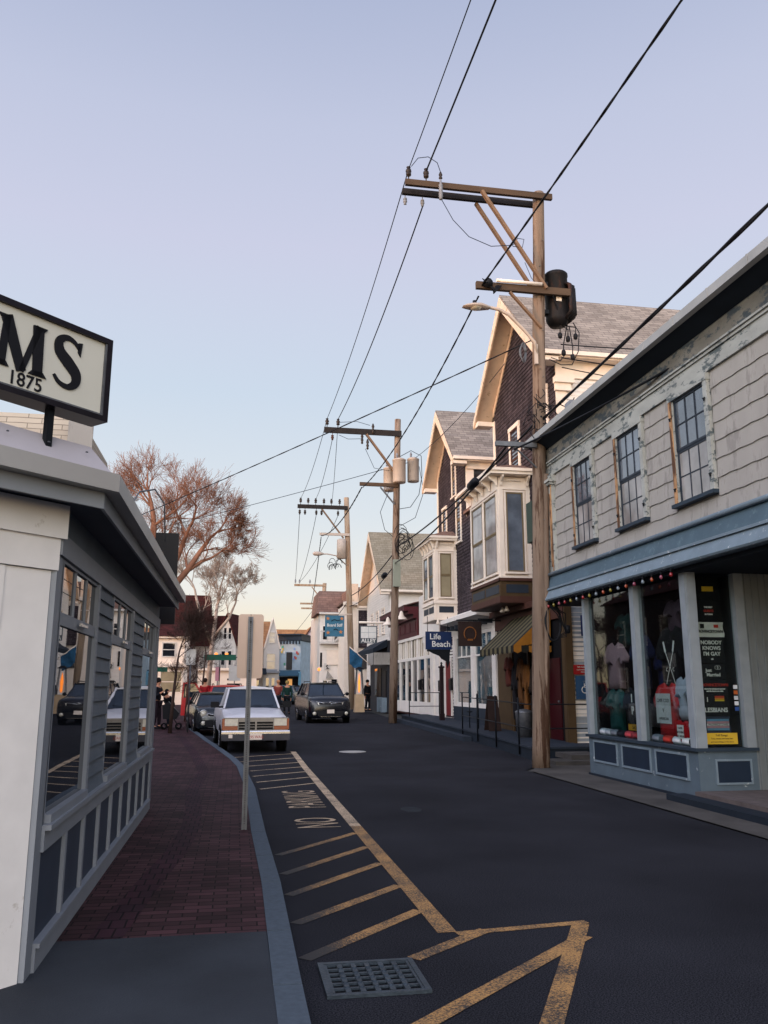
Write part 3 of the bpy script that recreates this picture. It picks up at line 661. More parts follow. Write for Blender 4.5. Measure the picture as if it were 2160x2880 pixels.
# blue fascia band over the shopfront
b = MB(); b.tube([FG2.P(Y0, 4.225, .16), FG2.P(Y1, 4.225, .16)], .045, 8); b.fb(FG2, Y0, Y1, 4.19, 4.27, 0, .15); b.build('moulding', M['gblue_lt'], gs)
b = MB(); b.prism([FG2.P(Y0, 4.19, 0), FG2.P(Y0, 4.19, .13), FG2.P(Y0, 3.91, .20), FG2.P(Y0, 3.91, 0)], (0, Y1 - Y0, 0)); b.build('fascia', M['gblue'], gs)
b = MB(); b.fb(FG2, Y0, Y1 + .02, 3.865, 3.908, 0, .24); b.prism([FG2.P(Y0, 3.863, 0), FG2.P(Y0, 3.863, .20), FG2.P(Y0, 3.65, .30), FG2.P(Y0, 3.62, .28), FG2.P(Y0, 3.62, 0)], (0, Y1 - Y0, 0)); b.build('fascia', M['gblue_lt'], gs)
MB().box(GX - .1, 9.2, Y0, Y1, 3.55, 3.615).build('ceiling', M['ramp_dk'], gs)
# bay shopfront: front Y 12.3..16.4, return at Y=12.3, inside room
ya, yb = 12.30, 16.42; z_s = .80; zt = 3.55
FR = Fr((GX, ya, 0), (1, 0, 0), (0, -1, 0))               # return face toward the camera, u = X-GX
b = MB()
b.fb(FG2, ya, yb, .0, z_s - .05, -.12, 0); b.fb(FR, .121, 1.0, .16, z_s - .05, -.12, 0); b.build('base', M['gbase'], gs)
b = MB(); b.fb(FG2, ya - .05, yb + .03, z_s - .05, z_s, -.14, .06); b.fb(FR, .141, 1.02, z_s - .05, z_s, -.14, .05); b.build('sill', M['gblue_dk'], gs)
for a, c in ((12.62, 13.62), (13.85, 14.9), (15.15, 16.15)):
    b = MB(); q = .32; b.fb(FG2, a, c, q, .66, 0, .012); b.fb(FG2, a - .035, a, q - .035, .66 + .035, 0, .028, 1); b.fb(FG2, c, c + .035, q - .035, .66 + .035, 0, .028, 1)
    b.fb(FG2, a, c, .66, .695, 0, .026, 1); b.fb(FG2, a, c, q - .035, q, 0, .026, 1); b.build('base_panel', [M['gpanel'], M['gblue_lt']], gs)
b = MB(); b.fb(FR, .30, .86, .28, .60, 0, .012); b.fb(FR, .27, .30, .25, .63, 0, .026, 1); b.fb(FR, .86, .89, .25, .63, 0, .026, 1); b.fb(FR, .30, .86, .60, .63, 0, .025, 1); b.fb(FR, .30, .86, .25, .28, 0, .025, 1); b.build('base_panel', [M['gpanel'], M['gblue_lt']], gs)
for a, c in ((ya, ya + .17), (14.10, 14.26), (yb - .12, yb)):
    MB().fb(FG2, a, c, z_s, zt, -.14, .02).build('post', M['gpost'], gs)
MB().fb(FR, -.0, .16, z_s, zt, -.02, .021).build('post', M['gpost'], gs)
MB().fb(FR, .84, 1.0, z_s, zt, -.12, .02).build('post', M['gpost'], gs)
for a, c in ((ya + .17, 14.10), (14.26, yb - .12)): MB().fb(FG2, a, c, z_s, zt, -.09, -.08).build('shop_window', M['clear'], gs)
MB().fb(FR, .16, .84, z_s, zt, -.09, -.08).build('shop_window', M['clear'], gs)
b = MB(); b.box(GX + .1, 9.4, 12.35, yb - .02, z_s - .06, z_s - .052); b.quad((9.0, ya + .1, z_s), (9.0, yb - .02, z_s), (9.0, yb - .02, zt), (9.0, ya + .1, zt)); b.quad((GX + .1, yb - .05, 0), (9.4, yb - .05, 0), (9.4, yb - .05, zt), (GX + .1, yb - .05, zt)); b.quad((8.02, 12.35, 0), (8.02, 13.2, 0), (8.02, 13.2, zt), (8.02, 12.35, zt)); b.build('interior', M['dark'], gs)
# vertical board wall and recessed entry toward the camera
b = MB(); b.fb(FR, 1.0, 1.9, .16, zt, -.14, .0)
for i in range(7): b.fb(FR, 1.03 + i * .125, 1.06 + i * .125, .16, zt, 0, .02)
b.build('board_wall', M['gboards'], gs)
b = MB(); b.box(9.0, 9.15, Y0, ya, .16, zt); b.build('entry_wall', M['gboards'], gs)
b = MB(); b.box(GX - .05, GX + .12, 7.6, 7.8, .0, zt); b.box(GX - .05, GX + .12, 9.0, 9.16, 0, zt) if 0 else None; b.build('post', M['gpost'], gs)
b = MB(); b.box(GX - .1, 9.1, 8.2, ya - .002, .0, .16); b.build('stone_step', mat('entry_step_stone', '#5f5654', .9, .2, 6, .3, 60), gs)
b = MB(); b.box(GX - .42, GX - .102, 7.5, 12.6, .0, .10); b.build('stone_step', M['ramp_dk'], gs)
MB().box(GX - .03, GX + .3, ya - .02, yb + .03, 0, .05).build('plinth', M['ramp_dk'], gs)

# ---- string of coloured bulbs under the fascia
sl_ = thing('string_lights', (GX - .3, 15, 3.5), 'string of small red, orange and yellow bulbs hung under the blue shop fascia', 'string lights')
cols = [('bulb_red', '#8a1a22'), ('bulb_orange', '#96401f'), ('bulb_yellow', '#83752a'), ('bulb_pink', '#8a3f54'), ('bulb_clear', '#74808a')]
bm_ = {n: mat(n, c, .15, .05, 5, spec=.8) for n, c in cols}
pts = [FG2.P(12.2 + i * .1, 3.60 - .012 * (i % 2), .24) for i in range(62)]; b = MB(); b.tube(pts, .006, 4)
for i in range(19): b.cyl(FG2.P(12.3 + i * .32, 3.60, .24), FG2.P(12.3 + i * .32, 3.54, .24), .016, 6)
b.build('cable', M['wire'], sl_)
for i in range(19):
    n = cols[(i * 3 + i // 4) % 5][0]; c = FG2.P(12.3 + i * .32, 3.505, .24)
    MB().lathe(c, [(.0, -.035), (.02, -.028), (.030, -.005), (.024, .02), (.014, .035)], 8).build('bulb', bm_[n], sl_)

# ================================================================ SHIRTS AND GOODS
shirtcols = {}
def fab(h):
    if h not in shirtcols: shirtcols[h] = mat('fabric_' + h[1:], gain(h), .9, .12, 8, .3, 25)
    return shirtcols[h]
def tshirt(name, F, cu, cv, w, h, n, col, label, grp='T-shirts in the grey shop window', sleeves=True, puff=.05, cat='T-shirt'):
    w *= 1.2; h *= 1.06
    """a hanging shirt: front shaped on a grid, centre (cu,cv), n = outward offset"""
    out = [(-.5, -.5), (-.48, .22), (-.5 if not sleeves else -.72, .05 if sleeves else .3), (-.78 if sleeves else -.5, .18 if sleeves else .35), (-.44, .44), (-.17, .5), (-.08, .44), (0, .42), (.08, .44), (.17, .5), (.44, .44), (.78 if sleeves else .5, .18 if sleeves else .35), (.72 if sleeves else .5, .05 if sleeves else .3), (.48, .22), (.5, -.5), (.2, -.52), (-.15, -.49)]
    k = len(out); b = MB(); vs = [F.P(cu, cv, n + puff)] + [F.P(cu + x * w, cv + y * h, n + .01 * math.sin(i * 2.1)) for i, (x, y) in enumerate(out)]
    ins = [F.P(cu + x * w * .7, cv + y * h * .7, n + puff * .85 + .012 * math.sin(i * 1.7)) for i, (x, y) in enumerate(out)]
    vs += ins; fs = []
    for i in range(k): j = (i + 1) % k; fs += [(1 + i, 1 + j, 1 + k + j, 1 + k + i), (0, 1 + k + i, 1 + k + j)]
    back = [F.P(cu + x * w, cv + y * h, n - .02) for x, y in out]; o_ = len(vs); vs += back; fs.append(tuple(o_ + i for i in range(k)))
    for i in range(k): j = (i + 1) % k; fs.append((1 + j, 1 + i, o_ + i, o_ + j))
    b.add(vs, fs, 0, True); o = b.build(name, fab(col), None, loc=F.P(cu, cv - h / 2, n)); tag(o, label, cat, grp); return o
def Frot(F): return Matrix(((F.u.x, 0, F.n.x), (F.u.y, 0, F.n.y), (0, 1, 0))).to_euler()
def Frot_l(F): return Matrix(((-F.u.x, 0, F.n.x), (-F.u.y, 0, F.n.y), (0, 1, 0))).to_euler()
def wtext(F, txt, u, v, n, size, m, parent, sx=1, left=True, depth=.0015, rz=0, name='lettering', bold=0, shear=0):
    M3 = Matrix(((-F.u.x if left else F.u.x, 0, F.n.x), (-F.u.y if left else F.u.y, 0, F.n.y), (0, 1, 0)))
    if rz: M3 = M3 @ Matrix.Rotation(rz, 3, 'Z')
    return textmesh(txt, size, m, name, parent, F.P(u, v, n), M3.to_euler(), depth, 'CENTER', sx, bold, shear)
TW = flat('white_print', '#d8d5cf'); TB = flat('black_print', '#1a1a1c'); TR = flat('red_print', '#b03026'); TY = flat('yellow_print', '#c99b2a')
FI = Fr((GX + .25, 0, 0), (0, 1, 0), (-1, 0, 0))
tshirt('t_shirt', FI, 15.75, 2.15, .62, .85, -.1, '#8a6f74', 'pale pink top with a dark square print, far left of the shop window')
o = tshirt('t_shirt', FI, 15.55, 2.85, .55, .6, -.25, '#12302f', 'dark teal folded top high in the left shop window')
tshirt('t_shirt', FI, 14.75, 2.2, .55, .95, -.15, '#141c3c', 'navy blue shirt hanging beside the middle window post, left pane')
tshirt('t_shirt', FI, 13.95, 2.0, .5, .9, -.2, '#141b45', 'navy blue shirt just right of the middle window post')
o = tshirt('t_shirt', FI, 13.35, 2.15, .66, 1.15, -.02, '#0e0f12', 'black sweatshirt printed with two crossed white oars')
b = MB()
for s_ in (-1, 1):
    b.beam(FI.P(13.35 + s_ * .13, 2.33, .045), FI.P(13.35 - s_ * .15, 1.78, .045), .012, .004, FI.n)
    b.beam(FI.P(13.35 + s_ * .125, 2.32, .046), FI.P(13.35 + s_ * .18, 2.50, .046), .045, .004, FI.n)
pr_ = b.build('oar_print', TW, o); wtext(FI, 'C', 13.46, 2.02, .045, .09, TW, o); wtext(FI, 'C', 13.24, 2.02, .045, .09, TW, o)
tshirt('t_shirt', FI, 13.75, 2.95, .5, .6, -.35, '#4a3a44', 'dull mauve shirt high behind the oar sweatshirt')
tshirt('t_shirt', FI, 12.72, 2.1, .22, .8, .02, '#7f858f', 'grey knit sleeveless top beside the right corner post', sleeves=False)
tshirt('t_shirt', FI, 15.55, 1.3, .55, .75, .02, '#12403e', 'teal sweatshirt low in the left shop window')
o = tshirt('t_shirt', FI, 14.78, 1.3, .5, .8, .05, '#101218', 'black shirt printed I P in white, low beside the middle post')
wtext(FI, 'I', 14.72, 1.52, .11, .2, TW, o, bold=.008); wtext(FI, 'P', 14.70, 1.30, .11, .2, TW, o, bold=.008)
o = tshirt('t_shirt', FI, 13.45, 1.35, .6, .85, .06, '#a31b1c', 'red sweatshirt with a pale panel lettered CAPE COD')
b = MB(); b.fb(FI, 13.28, 13.78, 1.12, 1.62, .118, .124); b.build('panel', fab('#a7aaa8'), o); wtext(FI, 'CAPE COD', 13.53, 1.5, .126, .085, TB, o); wtext(FI, 'AMERICAN', 13.53, 1.2, .126, .065, TB, o)
wtext(FI, 'v', 13.53, 1.35, .126, .14, TB, o)
tshirt('t_shirt', FI, 12.95, 1.55, .34, .65, .05, '#98a0aa', 'light grey shirt leaning right of the red sweatshirt')
o = tshirt('t_shirt', FI, 12.98, 1.0, .42, .36, .1, '#9c1218', 'folded red shirt with a white block of print above the sill', sleeves=False)
b = MB(); b.fb(FI, 12.86, 13.06, .9, 1.12, .15, .155); b.build('print_block', TW, o)
for i, t_ in enumerate(('I HAVE', 'NOTHING', 'TO WEAR')): wtext(FI, t_, 12.96, 1.07 - i * .065, .157, .05, TB, o)
o = tshirt('t_shirt', FI, 12.58, 1.05, .2, .35, .1, '#14171f', "folded black shirt printed I'M IN SH beside the corner post", sleeves=False); wtext(FI, "I'M IN", 12.58, 1.12, .155, .085, TW, o); wtext(FI, 'SH', 12.61, 1.02, .155, .085, TW, o)
sg = tag(MB().fb(FI, 14.35, 14.85, .95, 1.06, .13, .14).build('yellow_card', flat('yellow_card', '#b8862a')), 'yellow card propped behind rolled shirts left of the middle post', 'card'); wtext(FI, 'SALE', 14.6, 1.0, .142, .09, TB, sg)
rolls = [(15.95, '#c3c7cc', 'white rolled shirt at the far left end of the sill'), (15.72, '#9aa0a8', 'pale grey rolled shirt second from the left on the sill'), (15.45, '#6d727b', 'mid grey rolled shirt between pale grey and black ones'), (15.18, '#1c1d26', 'black rolled shirt in the left pane'), (14.85, '#c04850', 'coral red rolled shirt in the left pane'), (14.55, '#8d3238', 'dark red rolled shirt against the middle post'),
         (13.80, '#6f757e', 'grey rolled shirt in the right pane'), (13.42, '#b3382f', 'red rolled shirt in the right pane'), (13.1, '#c6c9cc', 'white rolled shirt in the right pane'), (12.8, '#d3d4d3', 'white rolled shirt printed with a small figure near the corner'), (12.58, '#15161c', 'black rolled shirt against the corner post')]
for y, c, lb in rolls:
    b = MB(); L0 = .12; r = .065
    b.tube([(GX + .14, y - L0, z_s + r), (GX + .14, y - L0 + .015, z_s + r), (GX + .14, y + L0 - .015, z_s + r), (GX + .14, y + L0, z_s + r)], [r * .7, r, r * 1.03, r * .75], 10)
    tag(b.build('rolled_shirt', fab(c)), lb, 'rolled shirt', 'rolled shirts along the shop window sill')
tag(MB().fb(FI, 13.2, 13.85, .86, .99, -.12, .0).build('folded_shirt', fab('#1f2a5c')), 'flat blue folded shirt behind the rolled shirts, right pane', 'folded shirt')
# return window: stack of printed shirts
FRi = Fr((GX, ya + .13, 0), (1, 0, 0), (0, -1, 0))
def rshirt(z0, z1, col, label, u0=.20, u1=.66, texts=(), tm=None, extra=None):
    b = MB(); k = 6; vs = []
    for j in range(5):
        for i in range(k + 1):
            u = u0 + (u1 - u0) * i / k; v = z0 + (z1 - z0) * j / 4; vs.append(FRi.P(u + .008 * math.sin(j * 2 + i), v, .01 + .012 * math.sin(i * 1.3 + j)))
    fs = [(j * (k + 1) + i, j * (k + 1) + i + 1, (j + 1) * (k + 1) + i + 1, (j + 1) * (k + 1) + i) for j in range(4) for i in range(k)]
    b.add(vs, fs, 0, True); b.fb(FRi, u0, u1, z0 + .01, z1 - .01, -.03, -.005); o = b.build('hanging_shirt', fab(col)); tag(o, label, 'T-shirt', 'printed T-shirts hung in the return window')
    for t_, du, v, s_, m_ in texts: wtext(FRi, t_, (u0 + u1) / 2 + du, v, .028, s_, m_, o, left=False, bold=.002)
    if extra:
        for nm, a, c, v0, v1, m_ in extra: MB().fb(FRi, a, c, v0, v1, .026, .029).build(nm, m_, o)
    return o
rshirt(3.12, 3.5, '#0d0d10', 'topmost black shirt with a dim orange print', extra=[('print', .34, .54, 3.26, 3.34, TY)])
rshirt(2.78, 3.11, '#0e0e11', 'black shirt with small red and white lines of print, second from the top', texts=[('THE BEST', 0, 3.0, .035, TW), ('GUESTS', 0, 2.94, .05, TR), ('IN TOWN', 0, 2.885, .03, TW)])
rshirt(2.52, 2.76, '#c8c6bf', 'white shirt lettered PROVINCETOWN', .17, .68, [('PROVINCETOWN', 0, 2.61, .058, TB)], extra=[('print', .26, .33, 2.66, 2.73, TB), ('print', .50, .58, 2.67, 2.72, TR)])
rshirt(2.10, 2.51, '#0f0f13', "black shirt lettered NOBODY KNOWS I'M GAY", texts=[('NOBODY', 0, 2.43, .085, TW), ('KNOWS', 0, 2.34, .085, TW), ("I'M GAY", 0, 2.25, .085, TW), ('ok', 0, 2.17, .04, TW)])
o = rshirt(1.86, 2.09, '#121217', 'black shirt with two linked rings and the words Just Married', texts=[('Just', -.08, 1.99, .07, TW), ('Married', 0, 1.92, .075, TW)])
b = MB()
for du in (.06, .10): b.tube([FRi.P(.43 + du + .03 * math.cos(R(a)), 2.035 + .03 * math.sin(R(a)), .03) for a in range(0, 361, 30)], .003, 4)
b.build('rings_print', TW, o)
rshirt(1.62, 1.85, '#121217', 'black shirt lettered PROVINCETOWN in red', texts=[('PROVINCETOWN', 0, 1.76, .06, TR), ('where the streets are narrow', 0, 1.70, .03, TW), ('and the hearts are wide', 0, 1.665, .03, TW)])
o = rshirt(1.28, 1.61, '#0e0e11', 'black shirt lettered I LESBIANS with a small rainbow bar', texts=[('I', -.14, 1.53, .1, TW), ('LESBIANS', 0, 1.37, .095, TW)])
for i, c in enumerate(('#b03026', '#c9702a', '#c9b02a')): MB().fb(FRi, .42, .58, 1.565 - i * .028, 1.59 - i * .028, .026, .029).build('stripe_print', fab(c), o)
o = rshirt(1.02, 1.27, '#2c3040', 'dark shirt with a pale blue and pink striped flag print', extra=None)
for i, c in enumerate(('#5c86a0', '#b07f86', '#c9c6c0', '#b07f86', '#5c86a0')): MB().fb(FRi, .25, .63, 1.06 + i * .035, 1.093 + i * .035, .026, .029).build('stripe_print', fab(c), o)
wtext(FRi, 'PROVINCETOWN', .44, 1.145, .031, .042, TB, o, left=False)
o = rshirt(.86, 1.01, '#0f0f12', 'black shirt with a small rainbow arch above pink lettering', texts=[('TRUE COLORS', 0, .90, .045, fab('#c06a70'))])
for i, c in enumerate(('#b03026', '#c9b02a', '#2f6a4a')):
    b = MB(); b.tube([FRi.P(.43 + (.09 - i * .018) * math.cos(R(a)), .925 + (.075 - i * .015) * math.sin(R(a)), .03) for a in range(0, 181, 20)], .008, 4); b.build('rainbow_print', fab(c), o)
FG_ = Fr((GX, ya + .078, 0), (1, 0, 0), (0, -1, 0))
yc = tag(MB().fb(FG_, .20, .74, .85, 1.02, -.001, .002).build('notice', flat('yellow_paper', '#c9a634')), 'hand-lettered yellow paper notice low in the return window', 'notice')
for i, t_ in enumerate(('Full Range', 'Tees, sweats and many hats', 'and more things in the store')): wtext(FG_, t_, .47, .985 - i * .05, .0045, .05 if i == 0 else .034, TB, yc, left=False)
for i, (c, lb) in enumerate((('#c9ccd0', 'white payment card sticker, topmost of the five'), ('#a8582a', 'orange and red payment card sticker under the white one'), ('#b8bcc2', 'grey payment card sticker, middle of the five'), ('#ccd0d6', 'white payment card sticker above the blue one'), ('#2c4a86', 'blue payment card sticker, lowest of the five'))):
    tag(MB().fb(FG_, .74, .81, 1.70 - i * .085, 1.76 - i * .085, -.001, .002).build('sticker', flat('sticker' + c, c)), lb, 'sticker', 'payment stickers on the return window')
tag(MB().box(GX + .14, GX + .19, ya + .16, ya + .2, 1.05, 1.85).build('hanging_scarf', fab('#8f3a30')), 'red patterned scarf hanging at the left edge of the return window', 'scarf')

# ================================================================ CLAPBOARD WALL SIGNS + HOUSE A
def gable_x(name, root, X, y0, y1, z0, zr, m):      # gable wall in plane X
    ym = (y0 + y1) / 2; return MB().prism([(X, y0, z0), (X, y1, z0), (X, ym, zr)], (.2, 0, 0)).build(name, m, root)
def side_clip(y0, y1, ze, zr):
    ym = (y0 + y1) / 2
    def f(v):
        if v <= ze: return y0, y1
        t = (v - ze) / (zr - ze); return y0 + (ym - y0) * t, y1 + (ym - y1) * t
    return f
def big_house(root, X, y0, y1, ze, zr, depth, wall_m, side_m, roof_m, trim_m, zb, ov=.42, pitch=.13, roofside='roof', shlap=.02):
    """street-gabled house: gable wall in plane X, side wall at y0 faces the camera"""
    F = Fr((X, 0, 0), (0, 1, 0), (-1, 0, 0)); Fs = Fr((X, y0, 0), (1, 0, 0), (0, -1, 0)); ym = (y0 + y1) / 2
    MB().prism([(X + .012, y0 + .01, zb), (X + .012, y1 - .01, zb), (X + .012, y1 - .01, ze), (X + .012, ym, zr - .02), (X + .012, y0 + .01, ze)], (depth, 0, 0)).build('wall', M[side_m], root)
    b = MB(); b.siding(F, y0, y1, zb, zr, pitch, shlap, side_clip(y0, y1, ze, zr)); b.build('shingles', M[wall_m], root)
    b = MB(); b.siding(Fs, 0.0, depth, zb, ze, .125, .015); b.build('clapboard', M['cwhite'], root)
    sl = (zr - ze) / ((y1 - y0) / 2); oy = ov; ox = .62
    b = MB()
    for s_, yy in ((-1, y0), (1, y1)):
        e = yy + s_ * oy; zeo = ze - sl * oy
        b.prism([(X - ox, e, zeo + .10), (X - ox, ym, zr + .14), (X - ox, ym, zr + .05), (X - ox, e, zeo + .02)], (depth + ox, 0, 0))
    b.build('roof', M[roof_m], root)
    b = MB()
    for s_, yy in ((-1, y0), (1, y1)):
        e = yy + s_ * oy; zeo = ze - sl * oy; w = .32
        b.prism([(X - ox - .03, e, zeo + .02), (X - ox - .03, ym, zr + .05), (X - ox - .03, ym, zr - w - .05), (X - ox - .03, e, zeo - w + .12)], (.05, 0, 0))
        b.prism([(X - ox + .021, e, zeo + .0), (X - ox + .021, ym, zr + .02), (X - ox + .021, ym, zr - .03), (X - ox + .021, e, zeo - .05)], (ox - .02, 0, 0))
        b.prism([(X - .045, yy - s_ * 0.0, ze - .26), (X - .045, ym, zr - .3), (X - .045, ym, zr - .04), (X - .045, yy + s_ * .02, ze - .04)], (.04, 0, 0))
    b.build('bargeboard', M['peach'], root)
    b = MB()
    for s_, yy in ((-1, y0), (1, y1)):
        e = yy + s_ * oy; zeo = ze - sl * oy
        a, c = sorted((yy, e)); b.box(X - ox + .025, X + depth, a, c, zeo - .06, zeo - .02); a, c = sorted((e, e + s_ * .09)); b.box(X - ox + .02, X + depth, a, c, zeo - .02, zeo + .1)
        b.box(X - ox + .024, X - .046, *sorted((yy - s_ * .02, e)), zeo - .18, zeo - .062)
    b.each('eave', M['cream'], root)
    return F, Fs
ha = thing('shingled_house', (12, 24, .3), 'tall dark shingled house with cream bargeboards and a brown trimmed bay, behind the nearest pole', 'building')
AX, A0, A1 = 8.6, 21.0, 26.7
FA, FAs = big_house(ha, AX, A0, A1, 11.25, 14.05, 8, 'shingle_dark', 'cwhite', 'shingle_roof', 'peach', .3)
b = MB(); b.fb(FAs, -.02, .30, 4.1, 10.3, .016, .05); b.fb(FAs, -.05, .42, 9.9, 10.12, .016, .12); b.fb(FAs, -.08, .5, 10.12, 10.3, .016, .18); b.fb(FAs, 0, 8, 10.3, 10.95, .016, .06); b.fb(FA, A1 - .16, A1 + .03, .3, 10.8, .02, .05); b.each('corner_board', M['cream'], ha)
# gable / upper windows
window(ha, FA, 24.2, 24.95, 7.9, 9.9, .14, 'cream', 'brown_trim', 'glass_sky', proud=.05)
window(ha, FA, 21.7, 22.3, 8.3, 10.2, .14, 'cream', 'brown_trim', 'glass_sky', proud=.05)
window(ha, FAs, 1.9, 2.6, 8.2, 9.6, .12, 'cream', 'cream', 'glass', proud=.04)
def bay(root, X, Xw, y0, y1, z0, z1, ztop, trims, belt, pan, belt2, glass_f, glass_s, nf=2, sidew=None, brackets=True, eave=.3):
    """projecting bay: front plane X (faces -X), side faces the camera at y0"""
    F = Fr((X, 0, 0), (0, 1, 0), (-1, 0, 0)); Fs_ = Fr((X, y0, 0), (1, 0, 0), (0, -1, 0)); D = Xw - X
    bb = thing_part = MB().box(X + .02, Xw, y0 + .02, y1 - .02, z0, ztop - .02).build('bay', M[trims], root)
    W_ = y1 - y0; tw = .10
    us = [y0 + .16, (y0 + y1) / 2 - .06, (y0 + y1) / 2 + .06, y1 - .16] if nf == 2 else [y0 + .2, y1 - .2]
    b = MB()
    b.fb(F, y0, y1, z0 + .62 * 1, z0 + .70, 0, .05); b.fb(Fs_, 0, D, z0 + .62, z0 + .70, 0, .05)
    b.fb(F, y0, y1, ztop - .42, ztop - .36, -.02, .03); b.fb(Fs_, 0, D, ztop - .42, ztop - .36, -.02, .03)
    for u in (y0, y1 - .12): b.fb(F, u, u + .12, z0 + .7, ztop - .42, -.02, .02)
    for u in (0, D - .14): b.fb(Fs_, u, u + .14, z0 + .7, ztop - .42, -.02, .021)
    b.fb(F, (y0 + y1) / 2 - .06, (y0 + y1) / 2 + .06, z0 + .7, ztop - .42, -.02, .02) if nf == 2 else None
    b.build('bay_trim', M[trims], bb)
    b = MB(); b.fb(F, y0 - .03, y1 + .03, z0 + .1, z0 + .62, -.03, .01); b.fb(Fs_, -.03, D, z0 + .1, z0 + .62, -.03, .012); b.build('belt', M[belt], bb)
    b = MB(); b.fb(F, y0 - .05, y1 + .05, z0 - .08, z0 + .1, -.03, .04); b.fb(Fs_, -.05, D, z0 - .08, z0 + .1, -.03, .042); b.fb(F, y0 - .05, y1 + .05, z0 + .55, z0 + .64, -.03, .06); b.fb(Fs_, -.06, D, z0 + .55, z0 + .64, -.03, .062)
    b.prism([(X - .02, y0 - .03, z0 - .08), (X - .02, y1, z0 - .08), (Xw, y1, z0 - .08), (Xw, y0 - .03, z0 - .08)], (0, 0, -.02)); b.build('belt', M[belt2], bb)
    for i in range(nf):
        a, c = us[2 * i], us[2 * i + 1]; b = MB(); b.fb(F, a, c, z0 + .2, z0 + .45, .011, .022); b.build('belt_panel', M[pan], bb)
    MB().fb(Fs_, .16, D - .16, z0 + .2, z0 + .45, .013, .024).build('belt_panel', M[pan], bb)
    for i in range(nf):
        a, c = us[2 * i] + .05, us[2 * i + 1] - .05
        w = window(bb, F, a, c, z0 + .82, ztop - .52, .05, trims, 'tan_trim' if glass_f != 'glass_w' else 'cream', glass_f, proud=.03, mg2=None)
    w = window(bb, Fs_, .22, D - .24, z0 + .82, ztop - .5, .05, trims, 'tan_trim', glass_s, proud=.03, hung=(glass_s == 'glass_blind'))
    # eave with brackets and scalloped frieze
    b = MB(); e = eave
    b.prism([(X - e, y0 - e, ztop), (X - e, y1 + e, ztop), (Xw, y1 + e, ztop), (Xw, y0 - e, ztop)], (0, 0, .09)); b.prism([(X - e - .05, y0 - e - .05, ztop + .09), (X - e - .05, y1 + e + .05, ztop + .09), (Xw, y1 + e + .05, ztop + .09), (Xw, y0 - e - .05, ztop + .09)], (0, 0, .09)); b.build('bay_eave', M[trims], bb)
    b = MB(); b.hexa([(X - e, y0 - e, ztop + .182), (Xw, y0 - e, ztop + .182), (Xw, y1 + e, ztop + .182), (X - e, y1 + e, ztop + .182), (X + .5, y0 + .5, ztop + .5), (Xw, y0 + .5, ztop + .5), (Xw, y1 - .5, ztop + .5), (X + .5, y1 - .5, ztop + .5)]); b.build('bay_roof', M['shingle_brown'], bb)
    if brackets:
        n = 5
        for i in range(n):
            u = y0 + .06 + (W_ - .12) * i / (n - 1); bk = MB(); bk.prism([F.P(u - .03, ztop - .002, .02), F.P(u - .03, ztop - .002, e - .04), F.P(u - .03, ztop - .08, e - .06), F.P(u - .03, ztop - .2, .10), F.P(u - .03, ztop - .3, .06), F.P(u - .03, ztop - .3, .02)], (0, .06, 0)); bk.build('bracket', M[trims], bb)
        for u in (.05, D - .12):
            bk = MB(); bk.prism([Fs_.P(u, ztop - .002, .02), Fs_.P(u, ztop - .002, e - .04), Fs_.P(u, ztop - .08, e - .06), Fs_.P(u, ztop - .2, .10), Fs_.P(u, ztop - .3, .06), Fs_.P(u, ztop - .3, .02)], (.06, 0, 0)); bk.build('bracket', M[trims], bb)
        b = MB(); k = int((D - .3) / .09)
        for i in range(k):
            c = .18 + i * .09; b.prism([Fs_.P(c + .045 * math.cos(R(a)), ztop - .10 + .055 * math.sin(R(a)), .0215) for a in range(180, 361, 30)], Fs_.n * .012)
        b.build('scallop_trim', M[trims], bb)
    return F, Fs_
FBa, FBs = bay(ha, 7.6, AX, 23.4, 26.45, 4.25, 5.0, 8.0, 'cream', 'ochre', 'panel_dk', 'brown_trim', 'glass_curt', 'glass_sky', eave=.32)
# house A lower left wall between A and B
hb = thing('shingled_house', (12, 32, .4), 'smaller shingled house with cream bargeboards and a white bay, beyond the taller one', 'building')
B0, B1 = 30.55, 35.1
FB, FBside = big_house(hb, AX, B0, B1, 10.85, 13.15, 8, 'shingle_dark', 'shingle_dark', 'shingle_roof', 'peach', .4)
MB().box(AX + .02, 15, A1 + .03, B0, .4, 8.3).build('link_wall', M['shingle_dark'], hb)
b = MB(); b.siding(FB, A1 + .03, B0, .4, 8.2, .13, .02); b.build('shingles', M['shingle_dark'], hb)
b = MB(); b.box(AX - .12, 15, A1 + .03, B0, 8.3, 8.42); b.build('roof', M['shingle_brown'], hb)
# dormer / sleeping porch on the side facing the camera, between the houses
b = MB(); Fp = Fr((AX, B0 - .06, 0), (1, 0, 0), (0, -1, 0)); b.fb(Fp, .0, 3, 8.42, 8.9, 0, .08); b.fb(Fp, 0, 3, 10.1, 10.45, 0, .14); 
for u in (0, .85, 1.75, 2.7): b.fb(Fp, u, u + .3, 8.9, 10.1, 0, .08)
b.build('porch_trim', M['cream'], hb)
for u in (.3, 1.15): MB().fb(Fp, u, u + .55 + .0, 8.9, 10.1, 0, .012).build('window', M['glass'], hb)
for y0, y1, z0, z1 in ((32.0, 32.5, 9.4, 10.9), (33.6, 34.2, 5.6 + 1.6, 9.2), (31.3, 31.9, 7.4, 9.2), (28.5, 29.1, 5.3, 6.9)):
    window(hb, FB, y0, y1, z0, z1, .10, 'cream', 'tan_trim', 'glass_sky', proud=.05)
MB().fb(FB, B1 - .14, B1 + .03, .4, 10.7, .02, .05).build('corner_board', M['cream'], hb)
FC2, FC2s = bay(hb, 7.68, AX, 32.1, 34.2, 4.42, 5, 7.5, 'cream', 'cream', 'panel_dk', 'cream', 'glass_sky', 'glass_blind', eave=.22)
